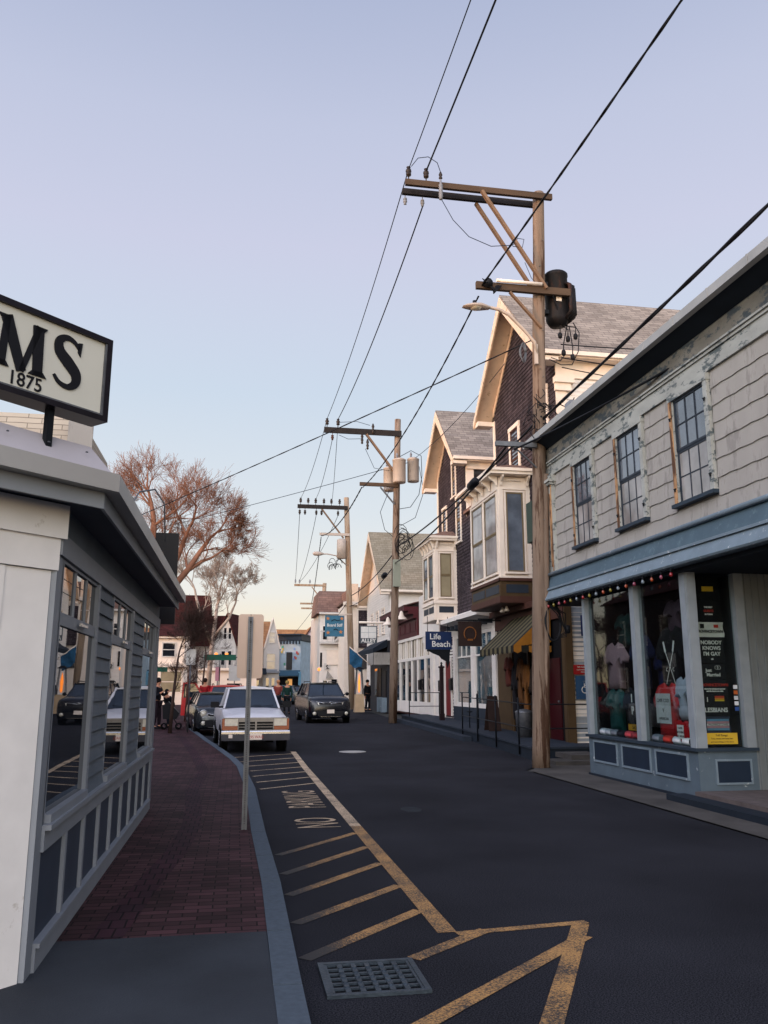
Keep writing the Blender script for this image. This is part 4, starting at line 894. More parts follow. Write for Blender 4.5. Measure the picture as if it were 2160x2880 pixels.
# ================================================================ GROUND FLOORS OF THE SHINGLED HOUSES
DZ = lambda y: .31 + prof(y)
F8 = Fr((AX, 0, 0), (0, 1, 0), (-1, 0, 0))
# --- house A: awning shop
b = MB(); b.fb(F8, 21.0, 26.95, 3.98, 4.16, .0, .30); b.fb(F8, 21.0, 26.95, 3.55, 3.97, .0, .10); b.build('shop_cornice', M['brown_trim'], ha)
b = MB(); b.fb(F8, 20.98, 21.18, .3, 3.54, .0, .09); b.fb(FAs, -.09, .12, .3, 3.9, .052, .09); b.build('post', M['ochre'], ha)
MB().fb(F8, 25.6, 26.9, .3, 3.5, .0, .06).build('shop_panel', M['ochre'], ha)
b = MB(); b.fb(F8, 21.19, 25.58, .35, 3.54, .022, .03); b.build('shop_recess', M['dark'], ha)
d = MB().fb(F8, 21.45, 22.3, .35, 2.5, .032, .06).build('door', mat('dark_red_door', '#36090f', .5, .1, 4), ha); MB().cyl(F8.P(21.55, 1.35, .06), F8.P(21.55, 1.35, .1), .03, 8).build('handle', M['steel'], d)
b = MB()
for u in (22.4, 23.9, 25.4): b.fb(F8, u - .06, u + .06, .35, 3.5, .031, .085)
b.build('shop_mullion', M['ochre'], ha)
b = MB(); b.siding(FAs, .13, 6, .35, 3.9, .115, .016); b.build('clapboard', mat('grey_side_clapboard', '#8f959b', .6, .06, 4), ha)
# spot lights under the bay
for y in (24.4, 24.0):
    tag(MB().lathe((7.95, y, 4.0), [(.02, .12), (.05, .06), (.085, -.02), (.06, -.04), (0, -.04)], 10).build('flood_light', M['cream']), 'small white flood light under the brown trimmed bay, the %s of two' % ('farther' if y > 24.2 else 'nearer'), 'light')
# awning
aw = thing('striped_awning', (8.0, 23, 2.7), 'sloping awning with dark green, yellow and cream stripes over the shop under the brown bay', 'awning')
cA = [mat('awning_green', '#1d1c17', .8, .1, 6), mat('awning_yellow', '#5f5740', .8, .1, 6), mat('awning_orange', '#8d5c1d', .8, .1, 6)]
ya0, ya1 = 21.9, 25.1; ns = 15; b = MB(); xt, zt_ = 8.5, 3.82; xf, zf = 7.42, 2.84
for i in range(ns):
    a, c = ya0 + (ya1 - ya0) * i / ns, ya0 + (ya1 - ya0) * (i + 1) / ns; mi = 1 if i % 2 else 0
    b.hexa([(xf, a, zf - .01), (xt, a, zt_ - .01), (xt, c, zt_ - .01), (xf, c, zf - .01), (xf, a, zf), (xt, a, zt_), (xt, c, zt_), (xf, c, zf)], mi)
b.build('canopy', cA, aw); b = MB()
for i in range(ns):
    a, c = ya0 + (ya1 - ya0) * i / ns, ya0 + (ya1 - ya0) * (i + 1) / ns; m_ = (a + c) / 2
    b.prism([(xf - .012, a, zf - .002), (xf - .012, c, zf - .002), (xf - .012, c, zf - .16), (xf - .012, m_, zf - .21), (xf - .012, a, zf - .16)], (.01, 0, 0), 1 if i % 2 else 0)
for i in range(5):
    a, c = xf + (xt - xf) * i / 5, xf + (xt - xf) * (i + 1) / 5; b.prism([(a, ya0 - .012, zf - .002), (c, ya0 - .012, zf - .002), (c, ya0 - .012, zf - .16), ((a + c) / 2, ya0 - .012, zf - .21), (a, ya0 - .012, zf - .16)], (0, .01, 0), 2 if i % 2 == 0 else 0)
b.build('valance', cA, aw)
b = MB(); b.prism([(xf, ya0 - .005, zf), (xt, ya0 - .005, zt_), (xt, ya0 - .005, zf + .1), (xf + .25, ya0 - .005, zf)], (0, .004, 0), 2); b.build('side_panel', cA, aw)
b = MB(); b.beam((xf, ya0, zf - .02), (xt, ya0, zf - .02), .02, .02); b.beam((xf, ya1, zf - .02), (xt, ya1, zf - .02), .02, .02); b.build('frame', M['iron'], aw)
# hanging brown shop sign
hs = thing('hanging_sign', (7.6, 25.6, 3.0), 'square brown board with a dim orange horseshoe emblem, hung by the awning', 'sign')
FQ = Fr((7.05, 26.3, 3.02), (1, 0, 0), (0, -1, 0)); MB().fb(FQ, 0, .78, 0, .80, -.03, .03).build('board', M['darkwood'], hs)
b = MB(); b.tube([FQ.P(.39 + .2 * math.cos(R(a)), .4 + .22 * math.sin(R(a)), .035) for a in range(-50, 231, 20)], .018, 5); b.fb(FQ, .3, .48, .18, .24, .031, .045); b.build('emblem', mat('dim_orange_paint', '#7a4a22', .6, .1, 6), hs)
MB().box(7.0, AX, 26.29, 26.32, 3.84, 3.88).build('bracket', M['iron'], hs)
# garments hanging outside the awning shop
FE = Fr((8.28, 0, 0), (0, 1, 0), (-1, 0, 0))
for y, z, w_, h_, c, lb in ((24.95, 2.2, .5, .85, '#5f2f27', 'rust red jacket hanging at the far corner of the awning'), (24.35, 1.6, .42, 1.5, '#17151a', 'long black coat hanging under the awning next to the tan panel'),
                         (23.85, 1.9, .40, 1.3, '#5a3a20', 'tan brown coat hanging in the middle below the awning'), (23.35, 1.6, .4, 1.5, '#6d4520', 'orange brown suede coat hanging left of the door'), (22.75, 1.5, .42, 1.5, '#2c2018', 'dark brown coat hanging right beside the pole')):
    tshirt('hanging_coat', FE, y, z, w_, h_, 0.02, c, lb, 'coats hung outside the awning shop', cat='coat')
sb = thing('sandwich_board', (7.95, 25.6, DZ(25.6)), 'dark wooden sandwich board standing on the deck by the shop panel', 'sandwich board')
for s_ in (-1, 1): MB().prism([(7.72, 25.6 + s_ * .26, DZ(25.6)), (8.12, 25.6 + s_ * .26, DZ(25.6)), (8.08, 25.6 + s_ * .02, 1.45), (7.76, 25.6 + s_ * .02, 1.45)], (0, .025, 0)).build('board', M['darkwood'], sb)
bk = thing('waste_bin', (8.0, 22.9, DZ(22.9)), 'grey metal bin on the deck beneath the coats', 'bin'); MB().lathe((8.0, 22.9, DZ(22.9)), [(.0, 0), (.2, 0), (.24, .62), (.24, .66)], 14).build('bucket', M['steel'], bk); MB().lathe((8.0, 22.9, DZ(22.9) + .66), [(.25, 0), (.25, .04), (.1, .1), (0, .11)], 14).build('lid', M['steel'], bk)
# accessibility signs on the clapboard wall, beach access sign
def plate(name, F, u0, u1, v0, v1, m, label, cat='sign', n=.1, tx=()):
    o = MB().prism(rrect(F, u0, u1, v0, v1, .015, n, 0, 3), F.n * .006).build(name, m); tag(o, label, cat)
    for t_, du, v, s_, mm in tx: wtext(F, t_, (u0 + u1) / 2 + du, v, n + .008, s_, mm, o, left=False)
    return o
FN = Fr((AX, A0, 0), (1, 0, 0), (0, -1, 0))
plate('red_notice', FN, .10, .62, 2.05, 2.30, M['red'], 'small red notice above the blue wheelchair sign', tx=(('NO PARKING', 0, 2.24, .05, TW), ('CUSTOMERS ONLY', 0, 2.17, .04, TW), ('PLEASE', 0, 2.11, .04, TW)))
o = plate('wheelchair_sign', FN, .14, .68, 1.42, 2.02, mat('blue_sign', '#22466a', .5, .1, 4), 'blue wheelchair access sign below the red notice')
b = MB(); cx, cz = .41, 1.72; Pn = lambda u, v: FN.P(u, v, .108)
b.tube([Pn(cx - .02 + .085 * math.cos(R(a)), cz - .06 + .085 * math.sin(R(a))) for a in range(115, 381, 20)], .010, 5)
b.tube([Pn(cx - .035, cz + .10), Pn(cx - .03, cz + .0), Pn(cx + .06, cz - .01), Pn(cx + .09, cz - .11), Pn(cx + .12, cz - .10)], .011, 5); b.tube([Pn(cx - .03, cz + .05), Pn(cx + .04, cz + .045)], .009, 5); b.lathe(Pn(cx - .035, cz + .15), [(.022, -.004), (.022, .004), (0, .005)], 8, axis='y'); b.build('wheelchair_symbol', TW, o)
plate('beach_access_sign', FN, .36, 1.1, 3.05, 3.6, mat('navy_sign', '#1b2a55', .5, .1, 4), 'navy sign lettered BEACH ACCESS, half hidden by the grey shop window post', tx=(('BEACH', 0, 3.43, .15, fab('#7d88a5')), ('ACCESS', 0, 3.26, .15, fab('#7d88a5'))))

# --- house B / link: white shopfront, doors
def shopwin(root, F, u0, u1, z0, z1, ztr, fr_m, gl, n=3, name='shop_window', w=.12):
    b = MB(); b.fb(F, u0, u0 + w, z0, z1, 0, .08); b.fb(F, u1 - w, u1, z0, z1, 0, .08); b.fb(F, u0 + w, u1 - w, z1 - w, z1, 0, .08); b.fb(F, u0 + w, u1 - w, z0, z0 + w * 1.3, 0, .09); b.fb(F, u0 + w, u1 - w, ztr - .03, ztr + .03, 0, .078)
    for i in range(1, n): u = u0 + w + (u1 - u0 - 2 * w) * i / n; b.fb(F, u - .02, u + .02, ztr + .03, z1 - w, 0, .07)
    o = b.build(name, M[fr_m], root); MB().fb(F, u0 + w * .8, u1 - w * .8, z0 + .08, z1 - .08, .01, .03).build('pane', M[gl], o); return o
b = MB(); b.fb(F8, 26.98, 32.6, .4, 1.0, 0, .10); b.build('shop_base', M['ramp'], hb)
b = MB(); b.fb(F8, 26.98, 38.2, 3.72, 4.0, 0, .09); b.build('shop_fascia', M['cwhite'], hb)
for u in (26.98, 29.6, 32.25): MB().fb(F8, u, u + .35, 1.0, 3.72, 0, .10).build('pilaster', M['cwhite'], hb)
shopwin(hb, F8, 27.35, 29.58, 1.0, 3.71, 2.85, 'cwhite', 'glass_teal'); shopwin(hb, F8, 29.97, 32.23, 1.0, 3.71, 2.85, 'cwhite', 'glass_teal')
b = MB(); b.siding(F8, 32.62, 39.2, .4, 3.72, .12, .018); b.fb(F8, 34.2, 34.9, .4, 3.72, 0, .07); b.fb(F8, 36.1, 36.4, .4, 3.72, 0, .09); b.build('clapboard', M['cwhite'], hb)
MB().box(AX + .02, 15, B1, 39.4, .4, 6.0).build('wall', M['cwhite'], hb)
dr = MB().fb(F8, 33.1, 33.95, .6, 2.75, .02, .06).build('door', mat('red_door', '#6c151d', .5, .1, 4), hb); MB().cyl(F8.P(33.2, 1.6, .06), F8.P(33.2, 1.6, .1), .035, 8).build('handle', M['steel'], dr)
b = MB(); b.fb(F8, 32.98, 33.1, .6, 2.9, .02, .08); b.fb(F8, 33.95, 34.07, .6, 2.9, .02, .08); b.fb(F8, 33.1, 33.95, 2.75, 2.9, .02, .08); b.build('door_frame', M['cwhite'], hb)
# pent cornice over the shopfront
b = MB(); b.prism([(AX, 26.9, 4.01), (AX - .75, 26.9, 4.12), (AX - .75, 26.9, 4.26), (AX, 26.9, 4.55)], (0, 5.2, 0)); b.build('pent_roof', M['cwhite'], hb)
b = MB()
for i in range(8): b.box(AX - .6, AX - .1, 27.2 + i * .62, 27.28 + i * .62, 3.86, 4.0)
b.each('bracket', M['panel_dk'], hb)
# mailboxes and small lamp
for y, z, lb in ((34.6, 1.55, 'small black mailbox between the red door and the dark post'), (32.8, 1.6, 'small dark mailbox just right of the red door'), (38.6, 1.6, 'black mailbox by the doorway of the maroon shop')):
    mb_ = thing('mailbox', (AX - .12, y, z), lb, 'mailbox'); MB().box(AX - .2, AX - .08, y - .17, y + .17, z, z + .42).build('body', M['black'], mb_); MB().prism([(AX - .23, y - .19, z + .421), (AX - .07, y - .19, z + .421), (AX - .07, y - .19, z + .50)], (0, .38, 0)).build('lid', M['black'], mb_)
np_ = thing('newel_post', (7.85, 31.9, DZ(32)), 'tall dark maroon post with a ball finial standing on the deck', 'post')
zb = DZ(32); b = MB(); b.box(7.76, 7.94, 31.8, 31.98, zb, zb + .25); b.box(7.78, 7.92, 31.82, 31.96, zb + .25, 2.45); b.box(7.75, 7.95, 31.79, 31.99, 2.45, 2.52); b.build('shaft', mat('dark_maroon_post', '#1e0f14', .5, .1, 5), np_)
MB().lathe((7.85, 31.89, 2.52), [(.03, 0), (.06, .03), (.03, .06), (.05, .11), (.02, .16), (0, .17)], 10).build('finial', M['black'], np_)
# LIFE BEACH sign
lb_ = thing('hanging_sign', (7.3, 31.2, 3.2), 'navy hanging sign lettered Life Beach in white with a black scroll bracket', 'sign')
FLB = Fr((7.12, 31.4, 3.14), (1, 0, 0), (0, -1, 0)); MB().fb(FLB, 0, 1.02, 0, .68, -.04, .04).build('board', M['bluesign'], lb_)
wtext(FLB, 'Life', .37, .48, .045, .31, TW, lb_, 1, False, bold=.003); wtext(FLB, 'Beach', .60, .20, .045, .31, TW, lb_, 1, False, bold=.003)
b = MB(); b.fb(FLB, .05, .97, -.08, -.002, -.02, .02); b.prism([FLB.P(u, v, -.015) for u, v in ((.15, -.08), (.95, -.08), (.93, -.5), (.85, -.72), (.80, -.45), (.62, -.36), (.52, -.24), (.3, -.16))], (0, -.03, 0)); b.build('scroll_bracket', M['iron'], lb_)
b = MB(); b.cyl((7.2, 31.4, 3.82), (7.2, 31.4, 4.4), .012, 5); b.cyl((8.0, 31.4, 3.82), (8.0, 31.4, 4.4), .012, 5); b.each('chain', M['iron'], lb_)
tag(MB().lathe((7.75, 31.95, 4.15), [(.02, .2), (.04, .12), (.09, .0), (.06, -.02), (0, -.02)], 10).build('flood_light', M['cream']), 'white flood light under the white bay, above the navy sign', 'light')

# --- deck and ramp
dk = thing('wooden_deck', (7.9, 28, 0), 'low grey painted deck and ramp running in front of the shingled houses', 'deck')
b = MB(); ys = [19.75, 22, 25, 28, 31, 34, 37.3]; x0d = [7.05, 7.16, 7.2, 7.22, 7.22, 7.25, 7.3]
for (a, xa), (c, xc) in zip(zip(ys, x0d), zip(ys[1:], x0d[1:])):
    za, zc = DZ(a), DZ(c); b.hexa([(xa, a, za - .05), (AX - .02, a, za - .05), (AX - .02, c, zc - .05), (xc, c, zc - .05), (xa, a, za), (AX - .02, a, za), (AX - .02, c, zc), (xc, c, zc)])
b.box(AX - .02, 10, 19.75, 20.98, .26, .31)
b.build('boards', M['ramp'], dk); b = MB()
for (a, xa), (c, xc) in zip(zip(ys, x0d), zip(ys[1:], x0d[1:])):
    za, zc = DZ(a) - .052, DZ(c) - .052; b.hexa([(xa + .03, a, prof(a) - .1), (xa + .08, a, prof(a) - .1), (xc + .08, c, prof(c) - .1), (xc + .03, c, prof(c) - .1), (xa + .03, a, za), (xa + .08, a, za), (xc + .08, c, zc), (xc + .03, c, zc)])
b.box(7.1, 10, 19.78, 19.83, 0, .255); b.build('skirt', M['ramp_dk'], dk)
st = MB(); st.hexa([(6.95, 25.5, 0), (7.2, 25.5, 0), (7.25, 37.6, .15), (7.0, 37.6, .15), (6.95, 25.5, .15 + prof(25.5)), (7.2, 25.5, .15 + prof(25.5)), (7.25, 37.6, .15 + prof(37.6)), (7.0, 37.6, .15 + prof(37.6))]); st.build('step', M['ramp'], dk)
sp2 = MB(); sp2.box(7.1, 8.4, 18.3, 19.1, 0, .10); sp2.box(7.6, 8.4, 18.6, 19.6, .1, .21); tag(sp2.build('side_steps', M['concrete2']), 'two low concrete steps between the nearest pole and the grey shop', 'steps')
rl = thing('ramp_railing', (7.2, 23.5, .3), 'black iron railing with short posts along the ramp, behind the nearest pole', 'railing')
posts = [(7.22, 26.6), (7.18, 24.75), (7.14, 22.8), (7.1, 20.75)]
for x, y in posts:
    MB().cyl((x, y, DZ(y) - .25), (x, y, DZ(y) + 1.10), .024, 8).lathe((x, y, DZ(y) + 1.10), [(.024, 0), (.03, .02), (.0, .06)], 8).build('post', M['iron'], rl)
for dz, n_ in ((1.0, 0), (.42, 1)):
    MB().tube([(x, y, DZ(y) + dz) for x, y in posts] + [(7.1, 20.1, .31 + dz), (7.2, 19.95, .31 + dz), (10.0, 19.95, .31 + dz)], .016, 6).build('rail', M['iron'], rl)
MB().cyl((7.75, 26.6, DZ(26)), (7.75, 26.6, DZ(26) + 1.2), .02, 8).build('post', M['iron'], rl)
rl2 = thing('deck_railing', (7.6, 34, .5), 'short black iron railing at the far end of the deck before the white shopfront', 'railing')
for x in (7.25, 8.55): MB().cyl((x, 35.2, DZ(35)), (x, 35.2, DZ(35) + 1.0), .022, 8).build('post', M['iron'], rl2)
for dz in (.98, .42): MB().cyl((7.25, 35.2, DZ(35) + dz), (8.55, 35.2, DZ(35) + dz), .016, 6).build('rail', M['iron'], rl2)
cs = thing('cigarette_post', (7.6, 26.9, DZ(27)), 'thin black pole with a flat tray, standing on the deck by the white shop windows', 'stand')
MB().cyl((7.6, 27.1, DZ(27)), (7.6, 27.1, DZ(27) + 1.05), .02, 8).build('pole', M['iron'], cs); MB().lathe((7.6, 27.1, DZ(27) + .5), [(.0, 0), (.09, 0), (.11, .03), (.09, .03), (0, .02)], 12).build('tray', M['iron'], cs)

# ================================================================ UTILITY POLES
def insulator(b, x, y, z, s=1, up=1):
    b.lathe((x, y, z), [(.012 * s, 0), (.012 * s, .08 * s * up), (.05 * s, .09 * s * up), (.055 * s, .13 * s * up), (.03 * s, .14 * s * up), (.06 * s, .17 * s * up), (.055 * s, .21 * s * up), (.03 * s, .23 * s * up), (.045 * s, .27 * s * up), (0, .29 * s * up)], 8)
def jump(b, p, q, sag, r=.012, n=8):
    p = Vector(p); q = Vector(q); b.tube([p + (q - p) * t + Vector((0, 0, -sag * 4 * t * (1 - t))) for t in [i / n for i in range(n + 1)]], r, 5)
PG = 'wooden utility poles along the right kerb'
p1 = thing('utility_pole', (6.6, 17.96, 0), 'nearest and tallest weathered wooden pole, with a rusty transformer and a street lamp', 'utility pole', PG)
def xp(z): return 6.6 + .53 * z / 14
k = 40; b = MB()
rnd = random.Random(3); base = []
b.tube([(xp(z) + .006 * math.sin(z * 1.7), 17.96, z) for z in [i * .5 for i in range(28)] + [14.0]], [.172 - .03 * (i / 28) for i in range(28)] + [.14], 16); b.build('shaft', M['pole'], p1)
b = MB(); b.tube([(xp(z) + .115, 17.96 - .115, z) for z in (.02, 2, 4, 6.0, 6.6)], .072, 8); b.build('cable_guard', M['pole'], p1)
b = MB()
for i, z in enumerate((12.6, 11.9, 10.2, 9.2, 9.0, 7.7, 5.5, 3.2)): b.lathe((xp(z) + (-.03 if i % 2 else .05), 17.96 - .15, z), [(.012, 0), (.012, -.03), (0, -.032)], 6, axis='y')
b.each('bolt', M['steel'], p1)
MB().box(3.64, 7.40, 17.72, 17.81, 13.72, 13.87).build('crossarm', M['arm'], p1); MB().box(3.64, 7.1, 18.11, 18.20, 13.72, 13.87).build('crossarm', M['arm_dk'], p1)
for y_, m_ in ((17.69, 'brace'), (18.23, 'brace')): MB().beam((5.55, y_, 13.72), (7.12, y_, 11.25), .07, .10, (0, 1, 0)).build('brace', M[m_], p1)
MB().box(5.36, 7.75, 17.70, 17.80, 11.12, 11.30).build('crossarm', M['arm'], p1); MB().tube([(5.85, 17.66, 11.335), (7.0, 17.66, 11.335)], .045, 8).build('conduit', M['cream'], p1)
MB().beam((6.2, 17.74, 11.1), (6.99, 17.78, 10.25), .05, .08, (0, 1, 0)).build('brace', M['brace'], p1)
for x in (3.72, 4.16): b = MB(); insulator(b, x, 17.76, 13.87, 1.25); b.build('insulator', M['insul'], p1)
for x in (3.72, 4.16): b = MB(); insulator(b, x, 18.2, 13.72, .9, -1); b.build('insulator', M['insul_g'], p1)
b = MB(); b.lathe((4.5, 17.66, 13.35), [(.0, 0), (.05, .01), (.035, .06), (.06, .09), (.035, .12), (.06, .15), (.035, .18), (.06, .21), (.035, .24), (.06, .27), (.035, .30), (.06, .33), (.035, .36), (.06, .39), (.035, .42), (.02, .55), (0, .58)], 8); b.build('insulator', M['insul_g'], p1)
b = MB(); b.lathe((4.5, 17.66, 13.9), [(.02, 0), (.05, .03), (.03, .08), (.05, .12), (.02, .2), (0, .22)], 8); b.build('insulator', M['insul'], p1)
b = MB(); b.tube([(3.78, 17.7, 14.2), (3.95, 17.7, 14.45), (4.2, 17.68, 14.5), (4.42, 17.66, 14.35), (4.5, 17.66, 14.1)], .010, 5); b.tube([(4.52, 17.66, 13.35), (4.8, 17.68, 12.85), (5.2, 17.7, 12.45), (5.75, 17.7, 12.25), (6.3, 17.68, 12.32), (6.42, 17.65, 12.5), (6.6, 17.7, 12.52), (6.55, 17.7, 12.3), (6.3, 17.7, 12.3)], .010, 5); b.each('jumper_wire', M['wire_b'], p1)
b = MB(); b.tube([(6.6, 17.7, 11.9), (6.75, 17.7, 11.5), (6.95, 17.75, 11.35)], .008, 5); b.build('jumper_wire', M['wire_b'], p1)
# transformer
b = MB(); cx, cy = 7.55, 18.12; b.lathe((cx, cy, 10.55), [(0, -.08), (.20, -.06), (.27, .05), (.285, .1), (.285, 1.22), (.30, 1.24), (.30, 1.30), (.26, 1.34), (0, 1.40)], 20)
for a in range(-60, 100, 20): x, y = cx + .31 * math.cos(R(a)), cy + .31 * math.sin(R(a)); b.tube([(cx + .27 * math.cos(R(a)), cy + .27 * math.sin(R(a)), 11.55), (cx + .42 * math.cos(R(a)), cy + .42 * math.sin(R(a)), 11.45), (cx + .43 * math.cos(R(a)), cy + .43 * math.sin(R(a)), 10.75), (cx + .27 * math.cos(R(a)), cy + .27 * math.sin(R(a)), 10.62)], .052, 6)
tr = b.build('transformer', M['xfmr_rust'], p1); MB().box(7.42, 7.56, 17.823, 17.832, 11.02, 11.14).build('label_plate', M['cream'], tr)
b = MB(); b.box(7.15, 7.34, 18.0, 18.2, 11.5, 11.6); b.box(7.15, 7.34, 18.0, 18.2, 10.75, 10.85); b.build('bracket', M['iron'], p1)
for i, (x, z) in enumerate(((7.55, 10.1), (7.75, 10.02), (7.95, 10.1), (7.62, 9.65), (7.85, 9.55))):
    b = MB(); b.lathe((x, 18.0, z), [(0, 0), (.05, .03), (.06, .1), (.04, .16), (0, .18)], 8); b.tube([(x, 18.0, z + .15), (x + .02, 18.02, z + .35), (7.6 + .06 * i, 18.1, 10.5)], .014, 5); b.build('cable_drop', M['wire'], p1)
b = MB(); b.tube([(7.2, 17.9, 9.5), (7.5, 17.9, 9.38), (7.8, 17.95, 9.42), (8.0, 18.0, 9.8), (8.05, 18.0, 10.3), (7.95, 18.1, 10.6)], .013, 5); b.tube([(7.0, 17.75, 11.25), (7.3, 17.75, 11.15), (7.5, 17.9, 10.7), (7.75, 18.0, 10.45)], .02, 5); b.tube([(7.62, 18.0, 9.65), (7.5, 17.95, 9.5), (7.25, 17.9, 9.55)], .012, 5); b.build('cable_drop', M['wire'], p1)
b = MB()
for i in range(7): b.tube([(5.5 + i * .02, 17.66, 11.35 - .02 * i), (5.6 + .03 * i, 17.60, 11.2 - .02 * i), (5.75, 17.62, 11.05 - .015 * i), (5.85 + .02 * i, 17.65, 11.2)], .014, 5)
b.lathe((5.62, 17.62, 11.12), [(0, 0), (.11, .03), (.13, .12), (.08, .2), (0, .22)], 8); b.build('splice', M['wire'], p1)
b = MB()
for i in range(5): r_ = .12 + .02 * i; b.tube([(6.45 + .07 * math.cos(R(a)) + .01 * i, 17.72, 9.55 + r_ * 1.3 * math.sin(R(a))) for a in range(0, 361, 30)], .008, 4)
b.build('wire_coil', M['steel'], p1)
# street lamp
b = MB(); b.tube([(6.85, 17.78, 9.55), (6.78, 17.74, 9.85), (6.5, 17.72, 10.15), (6.15, 17.7, 10.48), (5.9, 17.7, 10.6), (5.6, 17.7, 10.64)], .042, 8); lm = b.build('lamp_arm', M['xfmr'], p1); MB().box(6.78, 6.86, 17.74, 17.8, 9.3, 9.8).build('lamp_bracket', M['xfmr'], p1)
b = MB(); n_ = 14; top = []; 
prof_l = [(0.0, .0), (.10, .06), (.30, .10), (.52, .12), (.70, .09), (.78, .055)]
vs = []; 
for (u, h) in prof_l:
    for j in range(9):
        a = math.pi * j / 8; w_ = .17 * math.sin(math.pi * min(max((u + .05) / .86, .08), .92)) ** .6; vs.append((5.0 + u * .85, 17.7 + w_ * math.cos(a), 10.60 + h * math.sin(a) * 1.0))
b.add(vs, [(i * 9 + j, i * 9 + j + 1, (i + 1) * 9 + j + 1, (i + 1) * 9 + j) for i in range(5) for j in range(8)] + [tuple(i * 9 for i in range(6)) + tuple(i * 9 + 8 for i in range(5, -1, -1))], 0, True)
hd = b.build('lamp_head', M['xfmr'], p1); MB().lathe((5.33, 17.7, 10.585), [(.0, -.035), (.1, -.025), (.13, .01)], 12).build('lens', M['lampglass'], hd); MB().lathe((5.3, 17.7, 10.7), [(.05, 0), (.05, .07), (0, .09)], 10).build('photocell', M['black'], hd)
# comms arm with splice at eaves height
MB().box(5.75, 6.75, 17.75, 17.85, 7.22, 7.33).build('crossarm', M['steel'], p1); MB().beam((6.2, 17.8, 7.22), (6.75, 17.85, 6.75), .03, .04, (0, 1, 0)).build('brace', M['steel'], p1)
b = MB()
rnd = random.Random(8)
for i in range(16):
    pts = [Vector((xp(8) + rnd.uniform(-.3, .3), 17.75 + rnd.uniform(-.12, .05), 7.9 + rnd.uniform(-.35, .4)))]
    for j in range(5): pts.append(pts[-1] + Vector((rnd.uniform(-.2, .2), rnd.uniform(-.04, .04), rnd.uniform(-.2, .2))))
    b.tube(pts, .011, 4)
b.build('wire_tangle', M['wire'], p1)
b = MB(); b.tube([(xp(3.2) + .26 + .18 * math.cos(R(a)), 17.8, 3.15 + .42 * math.sin(R(a))) for a in range(0, 361, 24)], .028, 6)
for i in range(4): b.tube([(xp(3) + .1, 17.8, 3.6), (xp(3) + .35 + i * .07, 17.78, 3.35), (xp(3) + .55, 17.78, 2.95 - i * .04), (xp(3) + .3, 17.8, 2.8)], .014, 5)
b.lathe((xp(3) + .6, 17.78, 2.9), [(0, 0), (.06, .02), (.06, .18), (0, .2)], 8); b.build('cable_coil', M['wire'], p1)
# ---- pole 2
p2 = thing('utility_pole', (6.68, 36, prof(36)), 'second pole, with two pale grey transformers and a small green box', 'utility pole', PG)
def x2(z): return 6.68 + .27 * z / 13.7
MB().tube([(x2(z), 36, z) for z in (.2, 3, 6, 9, 12, 13.85)], [.185, .175, .165, .155, .145, .14], 14).build('shaft', M['pole'], p2)
MB().box(3.52, 7.08, 35.75, 35.84, 12.98, 13.24).build('crossarm', M['arm_dk'], p2); MB().beam((5.45, 35.8, 13.0), (6.75, 35.85, 11.3), .09, .14, (0, 1, 0)).build('brace', M['brace'], p2)
MB().box(5.16, 6.9, 35.75, 35.85, 10.58, 10.74).build('crossarm', M['arm'], p2); MB().beam((6.1, 35.8, 10.55), (6.75, 35.85, 9.8), .06, .07, (0, 1, 0)).build('brace', M['steel'], p2)
for x in (3.65, 4.15): b = MB(); insulator(b, x, 35.8, 13.24, 1.5); b.build('insulator', M['insul'], p2)
for x in (3.9,): b = MB(); insulator(b, x, 35.8, 12.98, 1.2, -1); b.build('insulator', M['brown_trim'], p2)
for x, z in ((5.25, 12.5), (5.5, 12.25), (5.75, 13.0)): b = MB(); b.lathe((x, 35.75, z), [(0, 0), (.06, .05), (.04, .12), (.07, .2), (.04, .28), (.07, .36), (.03, .5), (0, .52)], 8); b.build('cutout', M['insul'], p2)
for x, y, z0_, r_ in ((6.95, 35.7, 10.75, .30), (7.66, 36.0, 10.9, .27), (6.6, 36.35, 10.5, .26)):
    b = MB(); b.lathe((x, y, z0_), [(0, 0), (r_ * .95, .01), (r_, .05), (r_, 1.02), (r_ * 1.05, 1.03), (r_ * 1.05, 1.08), (r_ * .7, 1.14), (0, 1.16)], 18); t_ = b.build('transformer', M['xfmr'], p2)
    b = MB(); insulator(b, x - .1, y, z0_ + 1.12, 1.0); b.build('bushing', M['insul_g'], t_)
b = MB(); b.tube([(7.0, 35.7, 12.0), (7.5, 35.7, 12.3), (8.0, 35.8, 12.1), (8.05, 35.9, 11.2), (7.9, 35.9, 10.3), (7.5, 35.9, 9.7), (7.0, 35.9, 9.6)], .016, 5); b.tube([(7.9, 35.8, 11.6), (8.1, 35.8, 10.4), (7.7, 35.8, 9.2), (7.0, 35.85, 8.8)], .014, 5)
b.tube([(6.5, 35.8, 10.4), (6.1, 35.8, 9.4), (6.3, 35.8, 8.6), (6.7, 35.85, 8.3)], .014, 5); b.tube([(5.4, 35.75, 12.3), (5.8, 35.7, 11.4), (6.5, 35.7, 11.3)], .012, 5); b.tube([(4.2, 35.8, 12.9), (4.6, 35.7, 12.7), (5.3, 35.7, 12.75)], .012, 5); b.tube([(4.2, 35.8, 13.5), (5.0, 35.7, 13.55), (5.6, 35.7, 13.4)], .012, 5); b.each('jumper_wire', M['wire_b'], p2)
MB().box(6.66, 6.98, 35.62, 35.8, 6.05, 7.25).build('service_box', mat('pale_green_box', '#8d9183', .6, .05, 5), p2)
b = MB(); rnd = random.Random(9)
